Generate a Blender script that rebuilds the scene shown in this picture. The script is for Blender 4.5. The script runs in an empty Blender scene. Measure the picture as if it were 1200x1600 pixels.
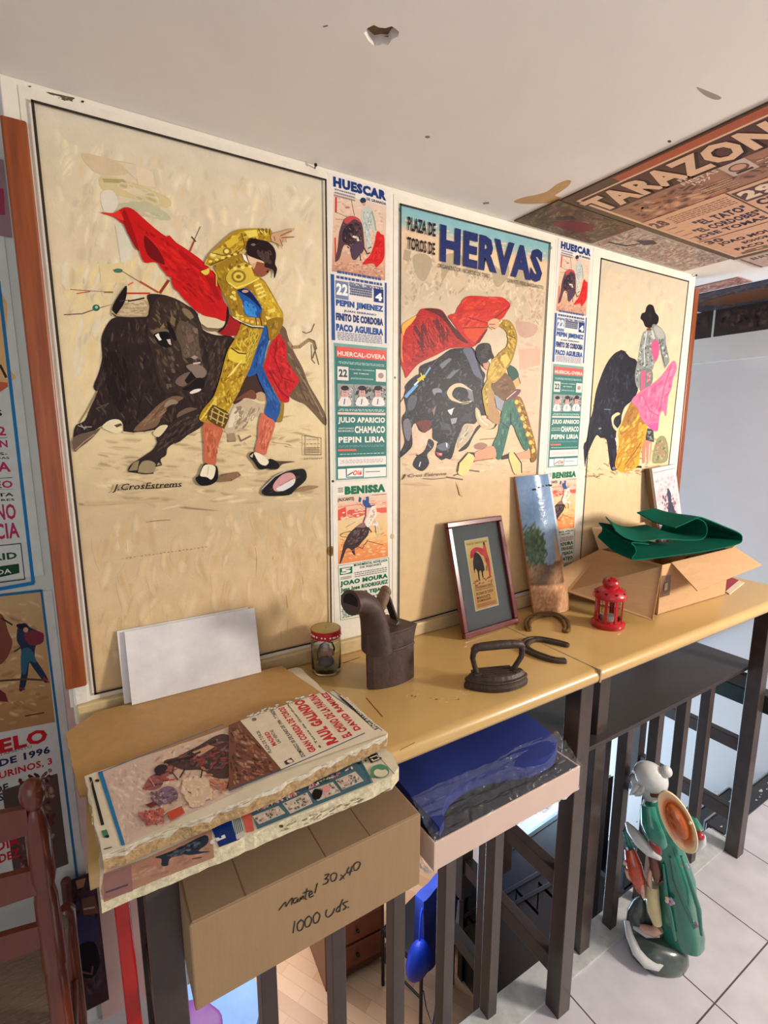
import bpy, math, random
from mathutils import Vector, Matrix
from math import pi, sin, cos, radians
SC = bpy.context.scene
COL = SC.collection
RND = random.Random(7)
# ------------------------------------------------------------------ camera
CAM = Vector((0.2064, -1.081, 1.6171)); YAW = 0.5461; PITCH = -0.1678; FPX = 780.67
cd = bpy.data.cameras.new('camera'); cam = bpy.data.objects.new('camera', cd); COL.objects.link(cam)
cd.sensor_fit = 'VERTICAL'; cd.sensor_height = 24.0; cd.lens = 24.0 * FPX / 1600.0
cd.clip_start = 0.02; cd.clip_end = 60
FW = Vector((sin(YAW) * cos(PITCH), cos(YAW) * cos(PITCH), sin(PITCH)))
RT = Vector((cos(YAW), -sin(YAW), 0)); UP = RT.cross(FW)
cam.matrix_world = Matrix((( RT.x, UP.x, -FW.x, CAM.x), (RT.y, UP.y, -FW.y, CAM.y), (RT.z, UP.z, -FW.z, CAM.z), (0, 0, 0, 1)))
SC.camera = cam
# ------------------------------------------------------------------ light and exposure
SC.view_settings.view_transform = 'Standard'; SC.view_settings.look = 'None'
SC.view_settings.exposure = 0.0; SC.view_settings.gamma = 1.0; SC.view_settings.use_curve_mapping = False
wd = bpy.data.worlds.new('room_daylight'); SC.world = wd; wd.use_nodes = True
wd.node_tree.nodes['Background'].inputs[0].default_value = (0.86, 0.90, 1.0, 1)
wd.node_tree.nodes['Background'].inputs[1].default_value = 0.48
def area(name, loc, target, size, power, col, sy=None):
    l = bpy.data.lights.new(name, 'AREA'); l.energy = power; l.color = col
    l.shape = 'RECTANGLE'; l.size = size; l.size_y = sy or size
    o = bpy.data.objects.new(name, l); COL.objects.link(o); o.location = loc
    o.rotation_euler = (Vector(target) - Vector(loc)).to_track_quat('-Z', 'Y').to_euler(); return o
area('room_window_light', (2.55, -1.85, 1.75), (0.9, 0.0, 1.25), 0.34, 56, (1.0, 0.92, 0.82))
area('room_fill_light', (-0.6, -2.6, 1.5), (1.2, 0.0, 1.6), 1.6, 10, (1.0, 0.94, 0.88))
area('stairwell_window_light', (1.5, 1.5, -0.75), (2.9, 0.2, 0.15), 1.2, 72, (0.50, 0.76, 1.0))
area('lower_room_light', (1.2, 2.4, -0.4), (1.4, 1.9, -2.4), 1.4, 45, (1.0, 0.95, 0.9))
# ------------------------------------------------------------------ helpers
def lin(c):
    return tuple(((x / 255) / 12.92 if x / 255 <= 0.04045 else ((x / 255 + 0.055) / 1.055) ** 2.4) for x in c[:3])
def unproj(u, v, ax, val):
    d = FW + RT * ((u - 600) / FPX) - UP * ((v - 800) / FPX)
    return CAM + d * ((val - CAM[ax]) / d[ax])
MATS = {}
def nm(m, t, **k):
    n = m.node_tree.nodes.new(t)
    for a, b in k.items(): setattr(n, a, b)
    return n
def mat(name, col, rough=0.5, metal=0.0, noise=0.08, scale=30, bump=0.0, bscale=None, col2=None, stretch=None, coat=0.0, trans=0.0, ior=1.45, alpha=1.0, spec=0.5, attr=False, sheen=0, detail=5):
    if name in MATS: return MATS[name]
    m = bpy.data.materials.new(name); m.use_nodes = True; MATS[name] = m
    b = m.node_tree.nodes['Principled BSDF']; L = m.node_tree.links.new
    b.inputs['Roughness'].default_value = rough; b.inputs['Metallic'].default_value = metal
    b.inputs['Coat Weight'].default_value = coat; b.inputs['Coat Roughness'].default_value = 0.12
    b.inputs['Transmission Weight'].default_value = trans; b.inputs['IOR'].default_value = ior
    b.inputs['Alpha'].default_value = alpha; b.inputs['Specular IOR Level'].default_value = spec
    if sheen: b.inputs['Sheen Weight'].default_value = sheen
    tc = nm(m, 'ShaderNodeTexCoord'); mp = nm(m, 'ShaderNodeMapping'); L(tc.outputs['Object'], mp.inputs[0])
    if stretch: mp.inputs['Scale'].default_value = stretch
    n1 = nm(m, 'ShaderNodeTexNoise'); n1.inputs['Scale'].default_value = scale; n1.inputs['Detail'].default_value = detail
    n1.inputs['Roughness'].default_value = 0.65; L(mp.outputs[0], n1.inputs['Vector'])
    rp = nm(m, 'ShaderNodeMapRange'); L(n1.outputs[0], rp.inputs[0]); rp.inputs[1].default_value = 0.3; rp.inputs[2].default_value = 0.7
    if col2 is not None:
        mx = nm(m, 'ShaderNodeMix', data_type='RGBA'); mx.inputs[6].default_value = (*lin(col), 1); mx.inputs[7].default_value = (*lin(col2), 1)
        L(rp.outputs[0], mx.inputs[0]); src = mx.outputs[2]
    else:
        rp.inputs[3].default_value = 1 - noise; rp.inputs[4].default_value = 1 + noise
        mx = nm(m, 'ShaderNodeVectorMath', operation='SCALE'); L(rp.outputs[0], mx.inputs['Scale'])
        if attr:
            at = nm(m, 'ShaderNodeAttribute'); at.attribute_name = 'Col'; L(at.outputs['Color'], mx.inputs[0])
        else: mx.inputs[0].default_value = lin(col)
        src = mx.outputs[0]
    L(src, b.inputs['Base Color'])
    if bump:
        n2 = nm(m, 'ShaderNodeTexNoise'); n2.inputs['Scale'].default_value = bscale or scale; n2.inputs['Detail'].default_value = 6
        L(mp.outputs[0], n2.inputs['Vector'])
        bp = nm(m, 'ShaderNodeBump'); bp.inputs['Strength'].default_value = bump; bp.inputs['Distance'].default_value = 0.004
        L(n2.outputs[0], bp.inputs['Height']); L(bp.outputs[0], b.inputs['Normal'])
    return m
class MB:
    """collects shapes in local coordinates and links them as one mesh object"""
    def __init__(s): s.v = []; s.f = []; s.c = []; s.mi = []; s.cm = 0
    def face(s, pts, col=None):
        i = len(s.v); s.v += [tuple(p) for p in pts]; s.f.append(tuple(range(i, i + len(pts)))); s.c.append(col); s.mi.append(s.cm)
    def raw(s, vs, fs, col=None):
        i = len(s.v); s.v += [tuple(p) for p in vs]
        for f in fs: s.f.append(tuple(i + k for k in f)); s.c.append(col); s.mi.append(s.cm)
    def box(s, x0, x1, y0, y1, z0, z1, col=None):
        vs = [(x, y, z) for x in (x0, x1) for y in (y0, y1) for z in (z0, z1)]
        s.raw(vs, [(0, 1, 3, 2), (4, 6, 7, 5), (0, 4, 5, 1), (2, 3, 7, 6), (0, 2, 6, 4), (1, 5, 7, 3)], col)
    def bar(s, a, b, w, h=None, upv=(0, 0, 1), col=None):
        a = Vector(a); b = Vector(b); d = (b - a).normalized(); h = h or w
        u = Vector(upv); sd = d.cross(u)
        if sd.length < 1e-4: u = Vector((0, 1, 0)); sd = d.cross(u)
        sd.normalize(); u = sd.cross(d)
        vs = [p + sd * (i * w / 2) + u * (j * h / 2) for p in (a, b) for i, j in ((-1, -1), (1, -1), (1, 1), (-1, 1))]
        s.raw(vs, [(3, 2, 1, 0), (4, 5, 6, 7), (0, 1, 5, 4), (1, 2, 6, 5), (2, 3, 7, 6), (3, 0, 4, 7)], col)
    def prism(s, poly, a, b, fn=None, col=None):
        """poly: 2-D outline; fn(p, t) -> 3-D point for t=a and t=b"""
        n = len(poly); A = [fn(p, a) for p in poly]; B = [fn(p, b) for p in poly]
        s.raw(A + B, [tuple(range(n - 1, -1, -1)), tuple(range(n, 2 * n))] + [(i, (i + 1) % n, n + (i + 1) % n, n + i) for i in range(n)], col)
    def loft(s, rings, cap=True, col=None, closed=True):
        n = len(rings[0]); vs = [p for r in rings for p in r]; fs = []
        for k in range(len(rings) - 1):
            for i in range(n if closed else n - 1):
                j = (i + 1) % n; fs.append((k * n + i, k * n + j, (k + 1) * n + j, (k + 1) * n + i))
        if cap: fs += [tuple(range(n - 1, -1, -1)), tuple((len(rings) - 1) * n + i for i in range(n))]
        s.raw(vs, fs, col)
    def lathe(s, prof, seg=32, c=(0, 0, 0), cap=True, col=None, fn=None):
        rings = [[(c[0] + r * cos(2 * pi * i / seg), c[1] + r * sin(2 * pi * i / seg), c[2] + z) for i in range(seg)] for r, z in prof]
        if fn: rings = [[fn(Vector(p)) for p in r] for r in rings]
        s.loft(rings, cap, col)
    def tube(s, pts, rad, seg=12, col=None, flat=1.0, upv=None):
        pts = [Vector(p) for p in pts]; rad = rad if isinstance(rad, (list, tuple)) else [rad] * len(pts)
        rings = []; prev = None
        for i, p in enumerate(pts):
            d = (pts[min(i + 1, len(pts) - 1)] - pts[max(i - 1, 0)]).normalized()
            if upv: u = Vector(upv) - d * d.dot(Vector(upv))
            elif prev is None: u = Vector((0, 0, 1)) if abs(d.z) < .9 else Vector((1, 0, 0)); u = u - d * d.dot(u)
            else: u = prev - d * d.dot(prev)
            u.normalize(); prev = u; w = d.cross(u)
            rings.append([p + (u * cos(2 * pi * k / seg) * flat + w * sin(2 * pi * k / seg)) * rad[i] for k in range(seg)])
        s.loft(rings, True, col)
    def ball(s, c, r, seg=20, ring=12, col=None, sc=(1, 1, 1), fn=None):
        rings = [[(c[0] + r * sc[0] * sin(a) * cos(2 * pi * i / seg), c[1] + r * sc[1] * sin(a) * sin(2 * pi * i / seg), c[2] - r * sc[2] * cos(a)) for i in range(seg)]
                 for a in [pi * max(.02, min(.98, k / ring)) for k in range(ring + 1)]]
        if fn: rings = [[fn(Vector(p)) for p in q] for q in rings]
        s.loft(rings, True, col)
    def build(s, name, mats, parent=None, loc=(0, 0, 0), rz=0, smooth=False, bevel=0, bseg=2, origin=None, weld=False):
        me = bpy.data.meshes.new(name)
        off = Vector(origin) if origin else Vector((0, 0, 0))
        me.from_pydata([tuple(Vector(v) - off) for v in s.v], [], s.f)
        for m in (mats if isinstance(mats, (list, tuple)) else [mats]): me.materials.append(m)
        me.polygons.foreach_set('material_index', s.mi)
        if any(c is not None for c in s.c):
            ca = me.color_attributes.new('Col', 'FLOAT_COLOR', 'CORNER'); k = 0; buf = []
            for f, c in zip(s.f, s.c):
                if c is None: c = (0.5, 0.5, 0.5)
                if isinstance(c[0], (list, tuple)): buf += [x for q in c for x in (*q, 1)]
                else: buf += [*c, 1] * len(f)
            ca.data.foreach_set('color', buf)
        if smooth: me.polygons.foreach_set('use_smooth', [True] * len(me.polygons))
        me.validate(); me.update()
        o = bpy.data.objects.new(name, me); COL.objects.link(o)
        if parent: o.parent = parent
        o.location = off + Vector(loc); o.rotation_euler = (0, 0, rz)
        if smooth:
            w = o.modifiers.new('smooth_angle', 'EDGE_SPLIT'); w.split_angle = radians(50)
        if bevel:
            bv = o.modifiers.new('bevel', 'BEVEL'); bv.width = bevel; bv.segments = bseg; bv.limit_method = 'ANGLE'; bv.angle_limit = radians(40)
        return o
def tag(o, label=None, cat=None, group=None, kind=None):
    if label: o['label'] = label
    if cat: o['category'] = cat
    if group: o['group'] = group
    if kind: o['kind'] = kind
    return o
def thing(name, label, cat, loc=(0, 0, 0), rz=0, group=None):
    o = bpy.data.objects.new(name, None); COL.objects.link(o); o.location = loc; o.rotation_euler = (0, 0, rz); o.empty_display_size = .05
    return tag(o, label, cat, group)
def copy_tree(o, parent=None):
    c = o.copy(); COL.objects.link(c)
    if parent: c.parent = parent
    for ch in list(o.children): copy_tree(ch, c)
    return c
# ------------------------------------------------------------------ flat printed art: polygons, brush strokes and lettering on a real surface
TXT = {}
def text_mesh(s, bold=0.0):
    k = (s, bold)
    if k not in TXT:
        cu = bpy.data.curves.new('lettering', 'FONT'); cu.body = s; cu.resolution_u = 2; cu.offset = bold * .95; cu.space_character = 1 + bold * 1.9
        o = bpy.data.objects.new('lettering', cu); COL.objects.link(o)
        dg = bpy.context.evaluated_depsgraph_get(); me = o.evaluated_get(dg).to_mesh()
        v = [(a.co.x, a.co.y) for a in me.vertices]; f = [tuple(p.vertices) for p in me.polygons]
        o.evaluated_get(dg).to_mesh_clear(); bpy.data.objects.remove(o); bpy.data.curves.remove(cu)
        xs = [a[0] for a in v] or [0, 1]; ys = [a[1] for a in v] or [0, 1]
        w = (max(xs) - min(xs)) or 1; h = (max(ys) - min(ys)) or 1
        TXT[k] = ([((a[0] - min(xs)) / w, (a[1] - min(ys)) / h) for a in v], f)
    return TXT[k]
def parse(t): return [tuple(float(q) for q in p.split(',')) for p in t.split()]
def crom(pts, n=3):
    out = []; N = len(pts)
    for i in range(N):
        a, b, c, d = pts[i - 1], pts[i], pts[(i + 1) % N], pts[(i + 2) % N]
        for k in range(n):
            t = k / n
            out.append(tuple(0.5 * (2 * b[j] + (c[j] - a[j]) * t + (2 * a[j] - 5 * b[j] + 4 * c[j] - d[j]) * t * t + (3 * b[j] - a[j] - 3 * c[j] + d[j]) * t ** 3) for j in (0, 1)))
    return out
def inside(p, poly):
    r = False; j = len(poly) - 1
    for i in range(len(poly)):
        a, b = poly[i], poly[j]
        if (a[1] > p[1]) != (b[1] > p[1]) and p[0] < (b[0] - a[0]) * (p[1] - a[1]) / (b[1] - a[1]) + a[0]: r = not r
        j = i
    return r
def ink(c): return lin(tuple(max(0.0, x - 20 * (1 - x / 255) ** 2) for x in c[:3]))
class Art:
    """px() maps traced coordinates onto the surface; n is the surface normal; right/up give the reading direction"""
    def __init__(s, px, n, right, up, eps=0.00001, seed=1):
        s.px = px; s.n = Vector(n); s.right = Vector(right); s.up = Vector(up); s.k = 1; s.e = eps
        s.m = MB(); s.r = random.Random(seed); s.z = (0, 0, 1); s.last = None; s.g = None
    def zoom(s, ox, oy, sc): s.z = (ox, oy, sc); return s
    def P(s, p):
        return s.px(s.z[0] + p[0] / s.z[2], s.z[1] + p[1] / s.z[2]) + s.n * (s.e * s.k)
    def poly(s, pts, col, smooth=True, hold=False):
        if isinstance(pts, str): pts = parse(pts)
        q = crom(pts) if smooth and len(pts) > 4 else pts
        s.m.face([s.P(p) for p in q], ink(col)); s.last = col
        if not hold: s.k += 1
        return pts
    def grad(s, a, b, c, d, rows, cols=None):
        """quad a(TL) b(TR) c(BR) d(BL) with colours blended down the rows [(t, colour)...]"""
        a, b, c, d = [Vector(s.P(p)) for p in (a, b, c, d)]; s.g = (a, d, rows); s.last = None
        for (t0, c0), (t1, c1) in zip(rows[:-1], rows[1:]):
            p = [a.lerp(d, t0), b.lerp(c, t0), b.lerp(c, t1), a.lerp(d, t1)]
            s.m.face(p, [ink(c0), ink(c0), ink(c1), ink(c1)])
        s.k += 1
    def rect(s, p0, p1, col):
        """axis-aligned (to right/up) rectangle between two traced corners"""
        a = s.P(p0); b = s.P(p1); d = b - a; x = s.right * d.dot(s.right); y = s.up * d.dot(s.up)
        s.m.face([a, a + x, a + x + y, a + y], ink(col)); s.k += 1
    def base_at(s, p, mean):
        opts = [s.last] if s.last else []
        if s.g:
            a, d, rows = s.g; v = d - a; t = max(0, min(1, (s.P(p) - a).dot(v) / v.dot(v)))
            for (t0, c0), (t1, c1) in zip(rows[:-1], rows[1:]):
                if t0 <= t <= t1: k = (t - t0) / max(1e-6, t1 - t0); opts.append(tuple(c0[i] + (c1[i] - c0[i]) * k for i in range(3))); break
        return min(opts, key=lambda c: sum((c[i] - mean[i]) ** 2 for i in range(3))) if opts else mean
    def strokes(s, poly, cols, n, length, width, ang, jit=25):
        mean = tuple(sum(c[i] for c in cols) / len(cols) for i in range(3)); width *= 1.7; n = int(n * 1.15); levels = []
        if isinstance(poly, str): poly = parse(poly)
        xs = [p[0] for p in poly]; ys = [p[1] for p in poly]; done = 0; tries = 0
        while done < n and tries < n * 12:
            tries += 1
            p = (s.r.uniform(min(xs), max(xs)), s.r.uniform(min(ys), max(ys)))
            if not inside(p, poly): continue
            a = radians(ang + s.r.uniform(-jit, jit)); l = length * s.r.uniform(.4, 1.2) / 2; w = width * s.r.uniform(.5, 1.3) / 2
            d = (cos(a), sin(a)); c = s.r.choice(cols); e1 = (p[0] + d[0] * l, p[1] + d[1] * l); e2 = (p[0] - d[0] * l, p[1] - d[1] * l)
            if not (inside(e1, poly) and inside(e2, poly)): continue
            cv = w * s.r.uniform(-1.5, 1.5); nx, ny = -d[1], d[0]; base = s.base_at(p, mean); c = tuple(base[i] + (c[i] - base[i]) * 1.1 for i in range(3)); cb, cl = ink(base), ink(c)
            if not (inside((p[0] + nx * (cv + w), p[1] + ny * (cv + w)), poly) and inside((p[0] + nx * (cv - w), p[1] + ny * (cv - w)), poly)): continue
            lv = 0
            while lv < len(levels) and any((p[0] - a_) ** 2 + (p[1] - b_) ** 2 < ((l + r_) * 1.02) ** 2 for a_, b_, r_ in levels[lv]): lv += 1
            if lv == len(levels): levels.append([])
            levels[lv].append((p[0], p[1], l)); k0 = s.k; s.k += lv * .5
            q = lambda a_, o: s.P((p[0] + d[0] * l * a_ + nx * (cv * (1 - abs(a_)) + o), p[1] + d[1] * l * a_ + ny * (cv * (1 - abs(a_)) + o)))
            E1, E2 = q(1, 0), q(-1, 0); T1, T2, B1, B2, C1, C2 = q(.5, w), q(-.5, w), q(.5, -w), q(-.5, -w), q(.4, 0), q(-.4, 0); s.k = k0
            for f, cc in (((E1, T1, C1), (cb, cb, cl)), ((T1, T2, C2, C1), (cb, cb, cl, cl)), ((T2, E2, C2), (cb, cb, cl)), ((E2, B2, C2), (cb, cb, cl)), ((B2, B1, C1, C2), (cb, cb, cl, cl)), ((B1, E1, C1), (cb, cb, cl))): s.m.face(f, list(cc))
            done += 1
        s.k += 1 + len(levels) * .5
    def line(s, pts, w, col, taper=False):
        if isinstance(pts, str): pts = parse(pts)
        for i in range(len(pts) - 1):
            a, b = pts[i], pts[i + 1]; dx, dy = b[0] - a[0], b[1] - a[1]; l = math.hypot(dx, dy) or 1
            nx, ny = -dy / l * w / 2, dx / l * w / 2; t = .25 if taper and i == len(pts) - 2 else 1
            e = 0 if i == 0 else w * .25; ax, ay = a[0] - dx / l * e, a[1] - dy / l * e
            s.m.face([s.P(q) for q in ((ax + nx, ay + ny), (b[0] + nx * t, b[1] + ny * t), (b[0] - nx * t, b[1] - ny * t), (ax - nx, ay - ny))], ink(col))
        s.k += 1
    def oval(s, c, rx, ry, col, n=18, rot=0, a0=0, a1=360):
        cr, sr = cos(radians(rot)), sin(radians(rot)); q = []
        for i in range(n):
            a = radians(a0 + (a1 - a0) * i / n); x, y = rx * cos(a), ry * sin(a); q.append((c[0] + x * cr - y * sr, c[1] + x * sr + y * cr))
        s.poly(q, col, False)
    def text(s, t, bl, tr, col, bold=0.02, shear=0.0):
        a = s.P(bl); d = s.P(tr) - a; x = s.right * d.dot(s.right); y = s.up * d.dot(s.up)
        v, f = text_mesh(t, bold)
        s.m.raw([a + x * (p[0] + shear * (p[1])) + y * p[1] for p in v], f, ink(col)); s.k += 1
    def text_right(s, t, br, tr, width, col, bold=.03):
        """lettering that ends at a traced right edge and runs a given width to the left"""
        a = s.P(br); b = s.P(tr); h = (b - a).dot(s.up); v, f = text_mesh(t, bold)
        s.m.raw([a + s.right * (width * (p[0] - 1)) + s.up * (h * p[1]) for p in v], f, ink(col)); s.k += 1
    def lines_of_text(s, bl, tr, n, col, fill=0.5, words=True):
        """rows of fine print as broken dark dashes"""
        a = s.P(bl); d = s.P(tr) - a; x = s.right * d.dot(s.right); y = s.up * d.dot(s.up)
        for i in range(n):
            t = (i + .25) / n; p = s.r.uniform(0, .04)
            while p < .97:
                w = s.r.uniform(.03, .09); e = min(p + w, .98)
                s.m.face([a + x * p + y * t, a + x * e + y * t, a + x * e + y * (t + fill / n), a + x * p + y * (t + fill / n)], ink(col)); p = e + .018
        s.k += 1
    def sheet(s, p0, p1, col, thick=0.0006):
        """the paper itself: a thin sheet between two corners"""
        a = s.px(s.z[0] + p0[0] / s.z[2], s.z[1] + p0[1] / s.z[2]); b = s.px(s.z[0] + p1[0] / s.z[2], s.z[1] + p1[1] / s.z[2])
        d = b - a; x = s.right * d.dot(s.right); y = s.up * d.dot(s.up); lo = [a, a + x, a + x + y, a + y]; hi = [p + s.n * thick for p in lo]
        s.m.raw(lo + hi, [(3, 2, 1, 0), (4, 5, 6, 7), (0, 1, 5, 4), (1, 2, 6, 5), (2, 3, 7, 6), (3, 0, 4, 7)], ink(col)); s.k = thick / s.e + 1
    def done(s, name, label, cat, group=None, m=None, parent=None):
        c = sum((Vector(v) for v in s.m.v[:8]), Vector()) / max(1, len(s.m.v[:8]))
        o = s.m.build(name, m or PAINT, origin=c, parent=parent)
        if label: tag(o, label, cat, group)
        return o
PAINT = mat('printed_paper', (255, 255, 255), rough=0.42, noise=0.07, scale=28, attr=True, bump=0.12, bscale=260, spec=0.22)
PAINTG = mat('glossy_printed_paper', (255, 255, 255), rough=0.25, noise=0.05, scale=40, attr=True, bump=0.35, bscale=60, spec=0.5)
def wallpx(y0): return lambda u, v: unproj(u, v, 1, y0)
def wall_art(y0=-0.0005, seed=1): return Art(wallpx(y0), (0, -1, 0), (1, 0, 0), (0, 0, 1), seed=seed)
def W(u, v, y=0): return unproj(u, v, 1, y)
def T(u, v, z=1.05): return unproj(u, v, 2, z)
# ================================================================== the setting
M_CEIL = mat('ceiling_plaster', (234, 228, 221), rough=.75, noise=.04, scale=3, bump=.08, bscale=40)
M_WHITE = mat('white_wall_plaster', (208, 200, 198), rough=.7, noise=.05, scale=2.5, bump=.15, bscale=25)
M_PANEL = mat('painted_panel', (228, 219, 203), rough=.5, noise=.05, scale=9, bump=.2, bscale=80)
M_WOOD = mat('varnished_pine', (150, 78, 36), rough=.32, col2=(112, 50, 22), scale=6, stretch=(14, 14, .8), bump=.05)
M_DARK = mat('dark_brown_painted_steel', (58, 45, 40), rough=.34, noise=.22, scale=22, bump=.12, bscale=120, coat=.2)
M_BLACK = mat('black_painted_wood', (20, 18, 22), rough=.35, noise=.2, scale=14)
def structure(o): o['kind'] = 'structure'; return o
# ceiling: slab with a real broken hole through its plaster
def ceiling():
    Z = 2.17; H = 0.014
    hole_px = [(569, 52), (574, 44), (584, 39), (592, 43), (602, 44), (612, 41), (618, 45), (624, 50), (622, 57), (612, 62), (606, 71), (596, 70), (585, 72), (576, 64)]
    hole = [unproj(u, v, 2, Z) for u, v in hole_px]; c = sum(hole, Vector()) / len(hole)
    m = MB(); X0, X1, Y0, Y1 = -2.2, 2.9, -3.2, 0.02
    n = len(hole); ring = []
    for p in hole:
        d = p - c; ts = [((X1 if d.x > 0 else X0) - c.x) / d.x if abs(d.x) > 1e-6 else 1e9, ((Y1 if d.y > 0 else Y0) - c.y) / d.y if abs(d.y) > 1e-6 else 1e9]
        ring.append(c + d * min(ts))
    # ordered outer boundary incl. the four corners
    ang = lambda p: math.atan2(p.y - c.y, p.x - c.x)
    corners = [Vector((x, y, Z)) for x in (X0, X1) for y in (Y0, Y1)]
    for i in range(n):
        j = (i + 1) % n; a, b = ring[i], ring[j]; A0, B0 = ang(a), ang(b)
        def between(q):
            t = (q - A0) % (2 * pi); u = (B0 - A0) % (2 * pi)
            if u > pi: t = (-(q - A0)) % (2 * pi); u = 2 * pi - u
            return 0 < t < u
        ext = [q for q in corners if between(ang(q))]
        m.face([hole[i], a] + ext + [b, hole[j]])
        m.face([hole[i], hole[j], hole[j] + Vector((0, 0, H)), hole[i] + Vector((0, 0, H))])
    structure(m.build('ceiling', [M_CEIL]))
    # the pocket seen through the hole
    m = MB(); m.cm = 0
    top = [c + (p - c) * 1.05 + Vector((0, 0, H)) for p in hole]; m.face(top[::-1])
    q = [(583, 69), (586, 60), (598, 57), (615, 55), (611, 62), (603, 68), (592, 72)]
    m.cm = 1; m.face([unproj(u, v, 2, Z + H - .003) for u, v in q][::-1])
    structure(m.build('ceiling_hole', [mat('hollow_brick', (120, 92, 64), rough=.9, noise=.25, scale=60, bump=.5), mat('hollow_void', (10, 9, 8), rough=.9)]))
    m = MB()  # ceiling behind the panel, towards the stairs
    m.box(2.22, 2.9, .02, 2.6, Z, Z + .05); m.box(-2.2, 2.22, .02, 2.6, 2.17, 2.2)
    structure(m.build('ceiling_over_stairs', [M_CEIL]))
    m = MB(); s = Art(lambda u, v: unproj(u, v, 2, Z), (0, 0, -1), (0, -1, 0), (-1, 0, 0), seed=3)
    s.zoom(780, 150, 2.857)
    s.poly('65,470 110,452 170,440 215,425 255,395 300,376 322,380 305,405 270,430 250,445 285,458 240,475 150,482 90,480', (196, 160, 112))
    structure(s.done('glue_stain', None, None))
ceiling()
def flecks():
    s = Art(lambda u, v: unproj(u, v, 2, 2.1698), (0, 0, -1), (0, -1, 0), (-1, 0, 0), seed=4)
    s.poly('1088,136 1105,142 1127,152 1118,156 1100,148', (168, 152, 142)); s.oval((668, 214), 4, 2, (150, 130, 118)); s.oval((1046, 221), 3, 2, (90, 75, 65)); s.line('505,42 512,40', 2, (130, 110, 100)); s.line('755,318 764,317', 3, (150, 130, 110))
    structure(s.done('ceiling_marks', None, None))
flecks()
# panel the posters are pasted on, standing between the counter and the ceiling
m = MB(); m.box(.150, 2.212, .0, .035, 1.078, 2.17); structure(m.build('wall_front', M_PANEL, bevel=.002))
m = MB(); m.box(.16, 2.21, -.016, .0, 1.05, 1.086); structure(m.build('baseboard_front', mat('grimy_batten', (196, 172, 128), rough=.45, noise=.2, scale=18, bump=.1), bevel=.004))
# wooden corner strips of the panel
m = MB(); a = W(2, 180, -.012); b = W(40, 190, -.012)
m.box(.146, .181, -.012, .045, 1.122, 2.105); structure(m.build('trim_1', M_WOOD, bevel=.003))
m = MB(); m.box(2.212, 2.240, -.004, .050, 1.02, 2.125); structure(m.build('trim_2', M_WOOD, bevel=.003))
m = MB(); m.box(.155, .185, -.006, .04, 1.04, 1.125); structure(m.build('trim_3', mat('chipped_plaster', (214, 208, 196), rough=.7, noise=.1, scale=30, bump=.6, bscale=70), bevel=.006))
# plain wall to the left of the panel
m = MB(); m.box(-1.6, .36, .30, .34, -.05, 2.17); structure(m.build('wall_left', mat('old_left_wall', (196, 196, 188), rough=.6, noise=.06, scale=5), bevel=0))
m = MB(); m.box(unproj(143, 1440, 1, .289).x, .36, .289, .3, 0, 1.0); structure(m.build('wall_left_return', mat('pink_worn_plaster', (206, 168, 160), rough=.7, noise=.12, scale=8, bump=.2)))
# side wall along the stairs with its beam
m = MB(); m.box(2.9, 2.96, -3.2, 2.6, -2.4, 1.93); structure(m.build('wall_right', M_WHITE))
m = MB(); m.box(2.86, 2.96, -3.2, 2.6, 1.93, 2.17); structure(m.build('beam_right', mat('beam_plaster', (214, 206, 200), rough=.7, noise=.05, scale=4)))
# gallery floor with tile joints
def tile_mat():
    m = bpy.data.materials.new('floor_tiles'); m.use_nodes = True; N = m.node_tree; L = N.links.new; b = N.nodes['Principled BSDF']
    tc = nm(m, 'ShaderNodeNewGeometry'); mp = nm(m, 'ShaderNodeMapping'); mp.inputs['Location'].default_value = (-1.300 + .336 * 8, .547 + .336 * 12, 0)
    L(tc.outputs['Position'], mp.inputs[0])
    br = nm(m, 'ShaderNodeTexBrick'); br.offset = 0; br.inputs['Scale'].default_value = 1; br.inputs['Brick Width'].default_value = .334; br.inputs['Row Height'].default_value = .334
    br.inputs['Mortar Size'].default_value = .0022; br.inputs['Mortar Smooth'].default_value = .1
    br.inputs['Color1'].default_value = (*lin((206, 202, 208)), 1); br.inputs['Color2'].default_value = (*lin((200, 196, 203)), 1); br.inputs['Mortar'].default_value = (*lin((84, 74, 70)), 1)
    L(mp.outputs[0], br.inputs[0])
    n = nm(m, 'ShaderNodeTexNoise'); n.inputs['Scale'].default_value = 9; n.inputs['Detail'].default_value = 8; L(tc.outputs['Position'], n.inputs[0])
    r = nm(m, 'ShaderNodeMapRange'); L(n.outputs[0], r.inputs[0]); r.inputs[1].default_value = .3; r.inputs[2].default_value = .7; r.inputs[3].default_value = .86; r.inputs[4].default_value = 1.06
    v = nm(m, 'ShaderNodeVectorMath', operation='SCALE'); L(br.outputs[0], v.inputs[0]); L(r.outputs[0], v.inputs['Scale']); L(v.outputs[0], b.inputs['Base Color'])
    b.inputs['Roughness'].default_value = .38
    bp = nm(m, 'ShaderNodeBump'); bp.inputs['Strength'].default_value = .4; bp.inputs['Distance'].default_value = .002; bp.invert = True; L(br.outputs['Fac'], bp.inputs['Height']); L(bp.outputs[0], b.inputs['Normal'])
    return m
M_TILE = tile_mat()
m = MB(); m.box(.1, 2.9, -3.2, -.236, -.12, 0); m.box(-1.6, .1, -3.2, .30, -.12, 0); m.box(.1, .29, -.225, .30, -.12, 0); structure(m.build('floor', M_TILE))
m = MB(); m.box(.30, 2.275, -.322, -.233, 0, .006)
structure(m.build('trim_4', mat('worn_white_kerb', (206, 208, 208), rough=.6, col2=(168, 168, 166), scale=22, detail=8, bump=.5, bscale=40), bevel=.003))
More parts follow.
